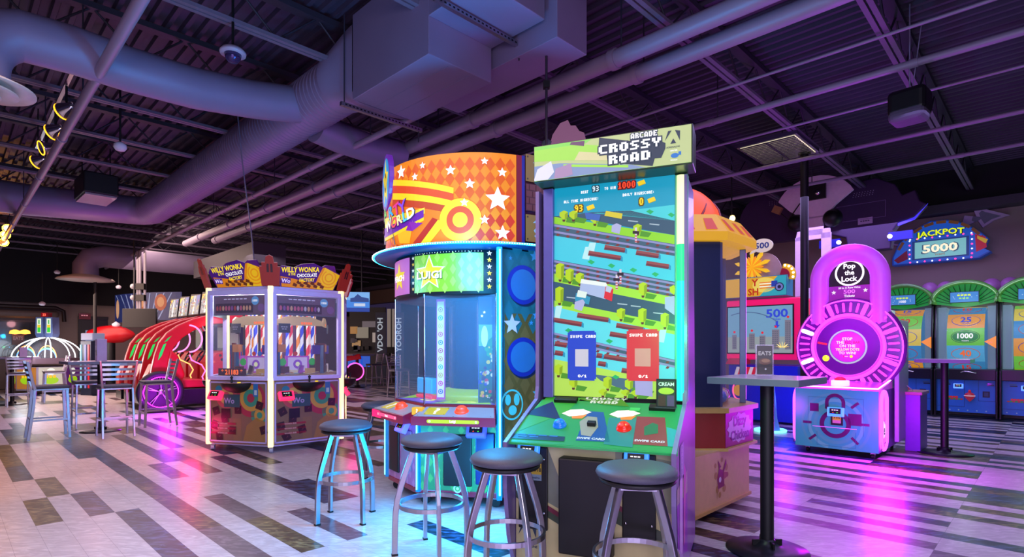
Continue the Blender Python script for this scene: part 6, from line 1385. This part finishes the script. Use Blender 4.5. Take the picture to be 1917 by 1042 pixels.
for px in (27, 46):
    v_, z_ = WB(px, 622); t = thing('hatch_lamp', 'small warm lamp glowing over the EATS sign, %s one' % ('left' if px < 30 else 'right'), 'lamp', tuple(W(23.8, v_, z_)))
    b = MB(); b.lathe([(0, -.06), (.14, -.04), (.12, .05), (.03, .09), (0, .09)], (0, 0, 0), led('#ffa040', 3.), 14); b.build('lamp_shade', t)
va, za = WB(153, 597); vb, zb2 = WB(202, 600); 
dr_ = MB(); wbox(dr_, va, vb, 0, za, .05, 0, mat('door_dark', '#15121c', .4)); dr_ = dr_.build('door_1'); struct(dr_)
b = MB(); wbox(b, va-.1, va, 0, za+.1, .1, 0, pr('#0c0a10')); wbox(b, va, vb, za, za+.1, .1, 0, pr('#0c0a10')); b.build('door_frame', dr_)
b = MB(); vq, zq = WB(160, 618); vr, zr2 = WB(195, 640); wbox(b, vq, vr, zr2, zq, .08, .05, lit('#a8b8e0', .5)); b.build('lit_panel', dr_)
v_, z_ = WB(158, 592); t = thing('wall_sign', 'small dim pink sign box on the far wall above the dark door', 'sign', tuple(W(23.9, v_, z_)), RZ+PI/2)
b = MB(); b.box((0, 0, 0), (.32, .08, .2), pr('#8a2038')); b.fn = plane((0, -.042, 0), (1, 0, 0), (0, 0, 1)); b.bars2(0, .03, .2, .03, lit('#e890a0', .7), 1); b.build('sign_box', t)
# black column and conduits
def col(px, Y, r, z0, z1, label, m=BLACK, name='round_column'):
    t = thing(name, label, 'column', (PX(px, 0, Y).x, Y, 0)); b = MB(); b.cyl((0, 0, z0), (0, 0, z1), r, m, n=18); b.build('shaft', t); b = MB(); b.cyl((0, 0, z1-.12), (0, 0, z1), r*1.5, m, n=18); b.build('collar', t); return t
col(178, 15.5, .04, 0, 3.6, 'thin black post rising between the left table and the far wall')
col(1506, 8.5, .058, 0, EYE+3.05, 'tall slim black round column right of the beige based tower')
col(1433-60, 18, .05, 0, 3.2, 'thin dim post far behind the beige based tower')
t = thing('conduit_bundle', 'three pale vertical conduits with junction boxes above the racing games', 'conduit', (PX(265, 0, 15).x, 15, 0))
for x in (-.1, -.04, .09): b = MB(); b.cyl((x, 0, 2.2), (x, 0, 3.9), .032, mat('conduit_pale', '#8a8590', .5), n=10); b.build('conduit', t)
for z in (2.95, 2.65): b = MB(); b.box((-.0, -.06, z), (.26, .1, .16), BLACK); b.lathe([(0, -.16), (.07, -.12), (.07, -.06), (0, -.05)], (-.16, 0, z), pr('#9a98a0'), 14, axis='y'); b.build('junction_box', t)
# banner, black screen
t = thing('printed_banner', 'wide blue banner with white rays and two orange ovals, hung far left', 'banner', tuple(PX(268, 574, 17.5)))
b = MB(); b.fn = lambda x, y, d: Vector((x, .22*x*x-.01-d, y+.05*x))
ww, hh = 1.05, .44
N = 16
b.M = Matrix.Identity(4)
for d, m_ in ((-.05, BLACK),): pass
b.add([b.fn(-ww+2*ww*i/N, s*hh, 0)+Vector((0, yy, 0)) for yy in (0, .05) for i in range(N+1) for s in (-1, 1)],
      [(2*i, 2*i+2, 2*i+3, 2*i+1) for i in range(N)]+[(2*(N+1)+2*i, 2*(N+1)+2*i+1, 2*(N+1)+2*i+3, 2*(N+1)+2*i+2) for i in range(N)], lit('#24306a', .45))
for i in range(10): x = -ww+.05+i*.2; b.P2([(x, hh*.95), (x+.03, hh*.95), (x*.55+.04, -hh*.9), (x*.55, -hh*.9)], lit('#8a9ac8', .5), 6)
for x in (.05, .62): b.C2(x-.1, .12, .17, lit('#a84a20', .5), 8, 18, ry=.26); b.C2(x-.1, .13, .1, lit('#c88a58', .5), 9, 14, ry=.16)
b.C2(-.92, -.02, .07, lit('#d8a880', .5), 8, 14, ry=.3); b.R2(.75, -.25, 1.0, -.05, lit('#2a6a68', .5), 8)
b.build('banner_sheet', t)
t = thing('television', 'black backed screen hanging before the blue banner', 'television', tuple(PX(262, 595, 13.6)))
b = MB(); b.box((0, 0, 0), (.82, .07, .46), BLACK); b.build('screen_case', t, .01)
b = MB(); b.cyl((-.15, .02, .2), (-.15, .02, 1.9), .02, BLACK); b.build('mount_pole', t)
t = thing('television', 'bright blue screen showing a harbour scene, right of the claw machine', 'television', tuple(PX(670, 565, 15.5)), .15)
b = MB(); b.box((0, 0, 0), (.66, .06, .56), BLACK); b.fn = plane((0, -.031, 0), (1, 0, 0), (0, 0, 1)); b.R2(-.32, -.27, .32, .27, lit('#3a88e0', .8), 1); b.R2(-.32, .05, .32, .27, lit('#78b8f0', .8), 2); b.P2([(-.2, .0), (.3, .0), (.3, .1), (.1, .14), (.0, .22), (-.1, .12), (-.2, .1)], lit('#1c4a90', .7), 3); b.R2(-.32, -.27, .32, -.16, lit('#1848a8', .7), 3); b.R2(-.1, -.12, .2, -.04, lit('#c8d8e8', .8), 4); b.build('screen_case', t)
b = MB(); b.cyl((.1, .05, .2), (.1, .05, 2.2), .02, BLACK); b.build('mount_pole', t)
# the bar beyond the claw machine
def at(px, py, Y): return PX(px, py, Y)
BY = 23.0
struct(wall('trim_2', 24, 13.9, 17.2, 13.9, 3.35, 3.94, mat('lintel_brown', '#5a4640', .6), .3))
t = thing('bar_shelf_unit', 'dark bar back with glowing warm shelves seen past the claw machine', 'bar shelving', (at(685, 0, BY).x, BY, 0))
b = MB(); b.box((0, .3, 1.5), (1.5, .1, 3.0), mat('bar_black', '#10121c', .5)); b.build('back_panel', t)
random.seed(31)
for (x, z, w_, h_, c) in ((-.55, 2.05, .3, .3, '#c89050'), (-.2, 1.95, .5, .45, '#a09888'), (.1, 2.3, .6, .25, '#7a7078'), (-.45, 1.5, .35, .25, '#c89a68'), (.35, 1.75, .25, .4, '#c8b8b0')):
    b = MB(); b.box((x, .2, z), (w_, .05, h_), lit(c, .45)); b.build('lit_shelf', t)
for i in range(9):
    b = MB(); x, z = random.uniform(-.6, .55), random.choice((1.3, 1.32, 1.62)); b.box((x, .12, z), (random.uniform(.08, .25), .12, random.uniform(.12, .3)), random.choice([BLACK, pr('#3a4058'), pr('#5a5060'), pr('#8a6a48')])); b.build('bar_equipment', t)
t2 = thing('bar_counter', 'dark bar counter with blue lit front, far behind the claw machine', 'bar counter', (at(685, 0, 22).x, 22.1, 0))
b = MB(); b.box((0, 0, 1.08), (1.9, .5, .06), pr('#3a3640')); b.build('counter_top', t2)
b = MB(); b.box((0, .05, .53), (1.8, .36, 1.04), pr('#14141c')); b.build('counter_body', t2)
for x, w_ in ((-.55, .3), (.0, .35), (-.2, .16)): b = MB(); b.box((x, -.14, .78), (w_, .02, .42), lit('#2a6ae8', .55)); b.build('blue_panel', t2)
for px, px2, tx, lab in ((703, 723, 'VDO \'OH', 'dark blue banner with white vertical letters VDO, left of the tall window'), (740, 756, 'YOOROH', 'dark blue banner with white vertical letters, beside the glass of the drum game')):
    a = at(px, 0, 21.2).x; c = at(px2, 0, 21.2).x; t = thing('vertical_banner', lab, 'banner', ((a+c)/2, 21.2, 0))
    b = MB(); b.box((0, 0, 1.33), (c-a, .04, 2.66), pr('#16283e')); b.fn = plane((0, -.022, 1.75), (1, 0, 0), (0, 0, 1)); b.T2(tx, -.03, .05, .2, lit('#b8c4d0', .6), 1, w=1.3, rot=PI/2); b.build('banner_sheet', t)
t = thing('interior_window', 'narrow beige lit window between the two dark blue banners', 'window', (at(732, 0, 22).x, 22, 0))
b = MB(); b.box((0, 0, 2.1), (.30, .04, 1.5), lit('#a89890', .4)); b.build('pane', t); b = MB(); b.box((0, 0, .67), (.32, .06, 1.34), BLACK); b.build('lower_panel', t); b = MB(); b.box((0.02, -.03, 2.1), (.04, .03, 1.5), BLACK); b.box((0, -.03, 1.32), (.34, .03, .06), BLACK); b.build('glazing_bar', t)
struct(wall('wall_bar', 17.6, 16.5, 24, 16.5, 0, 3.9, mat('bar_wall_dark', '#141a28', .6), .1))

# ================================================================ BACKS OF TALL TOPPERS BEHIND THE PADLOCK GAME
def plate_at(px, py, v):      # local frame on plane v, facing -V
    k = (px-958.5)/F; Y = v/(.6997*k+.7145); return Vector((k*Y, Y, EYE-(py-651.5)/F*Y))
o0 = plate_at(1520, 450, 11.6); sc_px = o0.y/F/1.12
t = thing('topper_sign', 'pale lilac fan shaped sign back on a two legged board, behind the black column', 'sign', tuple(o0), RZ)
lil = mat('pale_board', '#e0c4dc', .5)
b = MB(); R0, R1 = .95, .0
fan = [(.04+.70*math.cos(a), .62+.60*math.sin(a)) for a in [PI*.12+PI*.76*i/14 for i in range(15)]]
b.slab([(-.14, .42), (.22, .42)]+[(.40, .62)]+fan+[(-.40, .62)], 0, .06, lil); b.slab([(-.15, .1), (.18, .1), (.2, .45), (-.14, .45)], 0, .06, lil)
b.slab([(-.30, -1.05), (-.12, -1.05), (-.12, .12), (-.30, .08)], 0, .06, lil); b.slab([(.16, -1.05), (.32, -1.05), (.32, .12), (.16, .12)], 0, .06, lil); b.slab([(-.3, .02), (.32, .02), (.3, .2), (-.26, .2)], 0, .06, lil); b.slab([(-.13, -1.1), (.32, -1.1), (.32, -.9), (-.13, -.9)], 0, .06, lil)
b.build('board', t)
b = MB(); b.box((.08, -.04, .9), (.34, .06, .28), BLACK); b.lathe([(0, -.02), (.05, -.02), (.05, 0), (0, 0)], (.12, -.07, .88), CHROME, 14, axis='y'); b.build('bracket', t)
for x in (-.28, .34): b = MB(); b.lathe([(0, -.06), (.1, -.06), (.16, .06), (.17, .12), (0, .12)], (x, -.06, .38), BLACK, 20, axis='y'); b.build('lamp_housing', t)
b = MB(); b.box((-.62, -.03, .68), (.16, .08, .14), mat('wood_block', '#9a7048', .5), ry=.5); b.tube([(-.55, -.03, .6), (-.4, -.06, .45), (-.2, -.06, .72), (.0, -.06, .85)], .012, BLACK, 6); b.build('cable_block', t)
o0 = plate_at(1622, 395, 12.2)
t = thing('topper_sign', 'huge dark purple rounded sign back above the magenta padlock game', 'sign', tuple(o0), RZ)
dpu = mat('dark_purple_board', '#3a1f4c', .5)
pts = [(-.75, -.3), (-.78, .0), (-.6, .35), (-.25, .58), (.15, .6), (.45, .42), (.56, .2), (.75, .26), (.82, .05), (.92, -.02), (.75, -.22), (.5, -.3), (.42, -.42), (.38, -.75), (-.3, -.75), (-.34, -.45)]
b = MB(); b.slab(pts, 0, .25, dpu); b.build('sign_case', t, .02)
b = MB(); b.fn = plane((0, -.002, 0), (1, 0, 0), (0, 0, 1)); ln = pr('#7a5a90')
for x0, y0, x1, y1 in ((-.5, .15, .3, .16), (.3, -.15, .31, .16), (-.4, -.15, .31, -.14)): b.R2(x0, y0, x1, y1, ln, 1)
for i in range(8):
    for j in range(3): b.C2(-.22+i*.045+j*.01, .3+j*.035, .008, pr('#b8a8c8'), 1, 6)
b.R2(-.14, -.24, .1, -.12, pr('#c8a8d0'), 1); b.bars2(-.02, -.18, .16, .02, pr('#4a3458'), 2, 4); b.build('back_label', t)
for x in (-.6, .55):
    b = MB(); b.box((x, -.08, -.55), (.36, .08, .15), mat('blue_lamp_body', '#1c1ca8', .4, es=.25)); b.lathe([(0, -.06), (.04, -.05), (.04, 0), (0, 0)], (x*.72, -.1, -.55), led('#e8e8ff', 1.5), 12, axis='y'); b.build('side_lamp', t)
b = MB(); b.slab([(.5, -.36), (.75, -.28), (.94, -.03), (.90, -.08), (.74, -.24), (.5, -.31)], -.03, .0, led('#4a3aff', .8)); b.build('blue_edge', t)
o0 = plate_at(1450, 400, 12.4); t = thing('topper_sign', 'dim purple domed sign back between the orange dome and the black column', 'sign', tuple(o0), RZ)
b = MB(); b.slab([(-.65, -.6), (.6, -.6)]+[(.75*math.cos(a), -.1+.62*math.sin(a)) for a in [-.2+3.5*i/16 for i in range(17)]], 0, .2, dpu); b.build('sign_case', t); b = MB(); b.fn = plane((0, -.002, 0), (1, 0, 0), (0, 0, 1))
for i in range(7):
    for j in range(3): b.C2(-.1+i*.05, .2+j*.035, .009, pr('#8a7898'), 1, 6)
b.build('vent_dots', t); b = MB(); b.box((.45, -.05, -.15), (.14, .08, .45), BLACK); b.build('bracket', t)
t = thing('topper_sign', 'pink jagged rock shaped cutout peeking above the green marquee', 'sign', tuple(PX(1063, 262, 5.9)), -.1)
b = MB(); b.slab([(-.2, -.1), (-.16, .05), (-.08, .17), (.0, .2), (.03, .14), (.08, .14), (.12, .08), (.17, .06), (.21, -.1)], -.03, .03, lit('#a87098', .45)); b.build('cutout_board', t); b = MB(); b.cyl((0, .03, -.6), (0, .03, -.1), .02, BLACK); b.build('support', t)
b = MB(); b.lathe([(0, -.06), (.05, -.04), (.06, 0), (0, .05)], (-.22, .0, -.02), pr('#5a6a78'), 12); b.build('knob', t)
# ================================================================ CEILING FIXTURES
TG = 'track spotlights with golden rings'
def spot(u, h, label, v=.95, yaw=PI*.92, pitch=-.35, g=3.5, group=True):
    t = thing('track_spotlight', label, 'spotlight', tuple(W(u, v, EYE+h)), 0, TG if group else None)
    b = MB(); b.cyl((0, 0, .04), (0, 0, .26), .012, BLACK); b.build('stem', t)
    d = Vector((math.cos(yaw)*math.cos(pitch), math.sin(yaw)*math.cos(pitch), math.sin(pitch)))
    Mt = d.to_track_quat('Z', 'Y').to_matrix().to_4x4()
    b = MB(); b.M = Mt; b.lathe([(0, -.13), (.04, -.13), (.055, -.06), (.085, .03), (.09, .06), (.075, .06), (.06, -.02), (0, -.02)], (0, 0, 0), CHROME, 24); b.build('lamp_head', t)
    b = MB(); b.M = Mt; b.tube([(.086*math.cos(2*PI*i/28), .086*math.sin(2*PI*i/28), .062) for i in range(28)], .006, led('#ffb020', g), 6, closed=True); b.build('glow_ring', t)
    b = MB(); b.M = Mt; b.lathe([(0, .0), (.055, .0), (.05, .02), (0, .03)], (0, 0, 0), led('#ffd890', g*.35), 18); b.build('bulb', t)
    return t
for i, (u, h) in enumerate(((7.73, 2.6), (8.57, 2.6), (9.38, 2.6), (10.1, 2.6))):
    spot(u, h, '%s of four gold ringed track spotlights beside the grey pipe' % ('nearest', 'second nearest', 'third nearest', 'farthest')[i], yaw=PI*(.95, 1.0, 1.3, 1.0)[i])
t = thing('light_track', 'thin metal track carrying the four gold ringed spotlights', 'light track', tuple(W(8.9, .95, EYE+2.88)), RZ)
b = MB(); b.box((0, 0, 0), (3.2, .035, .03), STEEL); b.build('rail', t)
for x in (-1.4, 1.4): b = MB(); b.cyl((x, 0, 0), (x, 0, .5), .008, BLACK, n=6); b.build('hanger', t)
for i, (u, h) in enumerate(((16.3, 2.6), (16.9, 2.55), (17.4, 2.45))):
    spot(u, h, '%s of the three far gold ringed spotlights at the left photo edge' % ('nearest', 'middle', 'farthest')[i], v=1.0, yaw=-.9, pitch=-.25, g=30)
lamp('track_spot_light', 'SPOT', tuple(W(8.2, .9, EYE+2.5)), '#ffa030', 300, .08, rot=(0, 0, 0), spot=62)
lamp('far_track_light', 'POINT', tuple(W(16.8, .9, EYE+2.4)), '#ffa030', 60, .08)
def hang(name, label, cat, px, py, h, build):
    Y = h*F/(651.5-py); X = (px-958.5)/F*Y; t = thing(name, label, cat, (X, Y, EYE+h)); build(t); return t
def domecam(t):
    b = MB(); b.lathe([(0, -.02), (.11, -.02), (.115, .0), (.09, .03), (.03, .05), (0, .05)], (0, 0, 0), pr('#a89ab0'), 28); b.build('housing', t)
    b = MB(); b.lathe([(0, -.10), (.04, -.09), (.065, -.06), (.075, -.02), (0, -.02)], (0, 0, 0), mat('smoked_dome', '#4a3a6a', .08, .6), 24); b.build('dome', t)
    b = MB(); b.cyl((0, 0, .04), (0, 0, .8), .012, BLACK); b.build('stem', t)
hang('dome_camera', 'silver dome security camera hanging from the deck above the branch duct', 'camera', 436, 98, 2.75, domecam)
def sensor(t):
    b = MB(); b.lathe([(0, -.07), (.05, -.065), (.075, -.03), (.07, .01), (.03, .04), (0, .05)], (0, 0, 0), WHITE, 24); b.build('housing', t)
    b = MB(); b.cyl((0, 0, .03), (0, 0, .85), .012, BLACK); b.build('stem', t)
hang('ceiling_sensor', 'small white sensor hanging below the branch duct at the left', 'sensor', 225, 272, 2.6, sensor)
hang('ceiling_sensor', 'small white sensor hanging on a long rod above the far left tables', 'sensor', 107, 508, 2.2, sensor)
hang('ceiling_sensor', 'small pinkish sensor hanging above the racing games', 'sensor', 222, 536, 1.9, sensor)
hang('ceiling_sensor', 'tiny white sensor on a long thin rod at the left above the neon dome game', 'sensor', 79, 567, 1.25, sensor)
def projector(t):
    b = MB(); b.box((0, 0, 0), (.85, .5, .36), BLACK, rz=-.75); b.build('case', t, .02)
    b = MB(); b.box((0, 0, -.2), (.8, .45, .03), pr('#9a90a0'), rz=-.75); b.build('grille', t)
    for s in (-1, 1): b = MB(); b.cyl((s*.25, 0, .15), (s*.25, 0, .8), .01, BLACK); b.build('hanger', t)
hang('unit_heater', 'black box shaped heater with pale underside hanging left of the spiral duct', 'heater', 180, 352, 2.85, projector)
t = thing('hanging_speaker', 'black box speaker with grey rounded front hanging from the right ceiling', 'speaker', tuple(PX(1703, 200, 5.7)), RZ-.1)
b = MB(); b.box((0, 0, .03), (.33, .30, .26), BLACK); b.build('cabinet', t, .05, 3)
b = MB(); b.box((0, -.02, -.10), (.32, .28, .14), mat('speaker_grille', '#5a5068', .7)); b.build('grille', t, .06, 3)
b = MB(); b.cyl((0, 0, .14), (0, 0, 1.05), .007, pr('#8a80a0'), n=6); b.cyl((.02, 0, .14), (.1, 0, .8), .005, pr('#8a80a0'), n=6); b.build('chain', t)
p = [PX(1400, 280, 8.3), PX(1524, 286, 8.3)]
t = thing('louvred_ceiling_light', 'lit louvred rectangular light fixture among the joists right of the marquee', 'ceiling light', tuple(W(.95+1.6, 8.0, EYE+2.95)), RZ)
def pl(px, py, h=2.95): Y = h*F/(651.5-py); return Vector(((px-958.5)/F*Y, Y, EYE+h))
c_ = [pl(1388, 281), pl(1484, 258), pl(1526, 287), pl(1430, 309)]
cc_ = sum(c_, Vector())/4; t.location = cc_
Lx = (c_[2]-c_[1]).length; 
uu = [(q-cc_) for q in c_]; ix = Matrix.Rotation(-RZ, 3, 'Z'); ll = [ix @ q for q in uu]
x0 = min(q.x for q in ll); x1 = max(q.x for q in ll); y0 = min(q.y for q in ll); y1 = max(q.y for q in ll)
b = MB(); b.box(((x0+x1)/2, (y0+y1)/2, .06), (x1-x0+.08, y1-y0+.08, .06), pr('#3a3448')); b.build('housing', t)
b = MB(); b.box(((x0+x1)/2, (y0+y1)/2, .025), (x1-x0, y1-y0, .01), led('#fff0c8', 1.0)); b.build('lit_panel', t)
for i in range(15):
    y = y0+(y1-y0)*i/14; b = MB(); b.box(((x0+x1)/2, y, .012), (x1-x0, .03, .012), pr('#2a2634')); b.build('louvre', t)
b = MB(); b.box(((x0+x1)/2, (y0+y1)/2, .01), (.03, y1-y0, .015), pr('#2a2634')); b.build('centre_bar', t)
t = thing('small_spotlight', 'tiny bright warm spotlight glowing right of the orange dome', 'spotlight', tuple(PX(1371, 408, 10)))
b = MB(); b.lathe([(0, -.05), (.04, -.04), (.05, 0), (.03, .04), (0, .05)], (0, 0, 0), led('#ffc060', 14), 14); b.build('bulb', t); b = MB(); b.cyl((0, .03, .03), (0, .03, 1.6), .012, BLACK); b.build('stem', t)
t = thing('hanging_cable', 'long thin slack cable dropping from the spiral duct to the claw machine sign', 'cable')
b = MB(); b.tube([PX(445, 215, 7.3), PX(452, 290, 7.4), PX(462, 370, 7.5), PX(470, 430, 7.55), PX(476, 492, 7.6)], .009, pr('#6a6078'), 6); b.build('cable_run', t)
t = thing('wall_conduit', 'vertical rod beside the rectangular duct, dropping behind the green marquee', 'rod', (PX(1023, 0, 5.2).x, 5.2, 0))
b = MB(); b.cyl((0, 0, 2.6), (0, 0, EYE+3.4), .012, jd, n=8); b.build('rod', t); b = MB(); b.box((0, 0, EYE+2.45), (.06, .06, .06), BLACK); b.build('clamp', t)
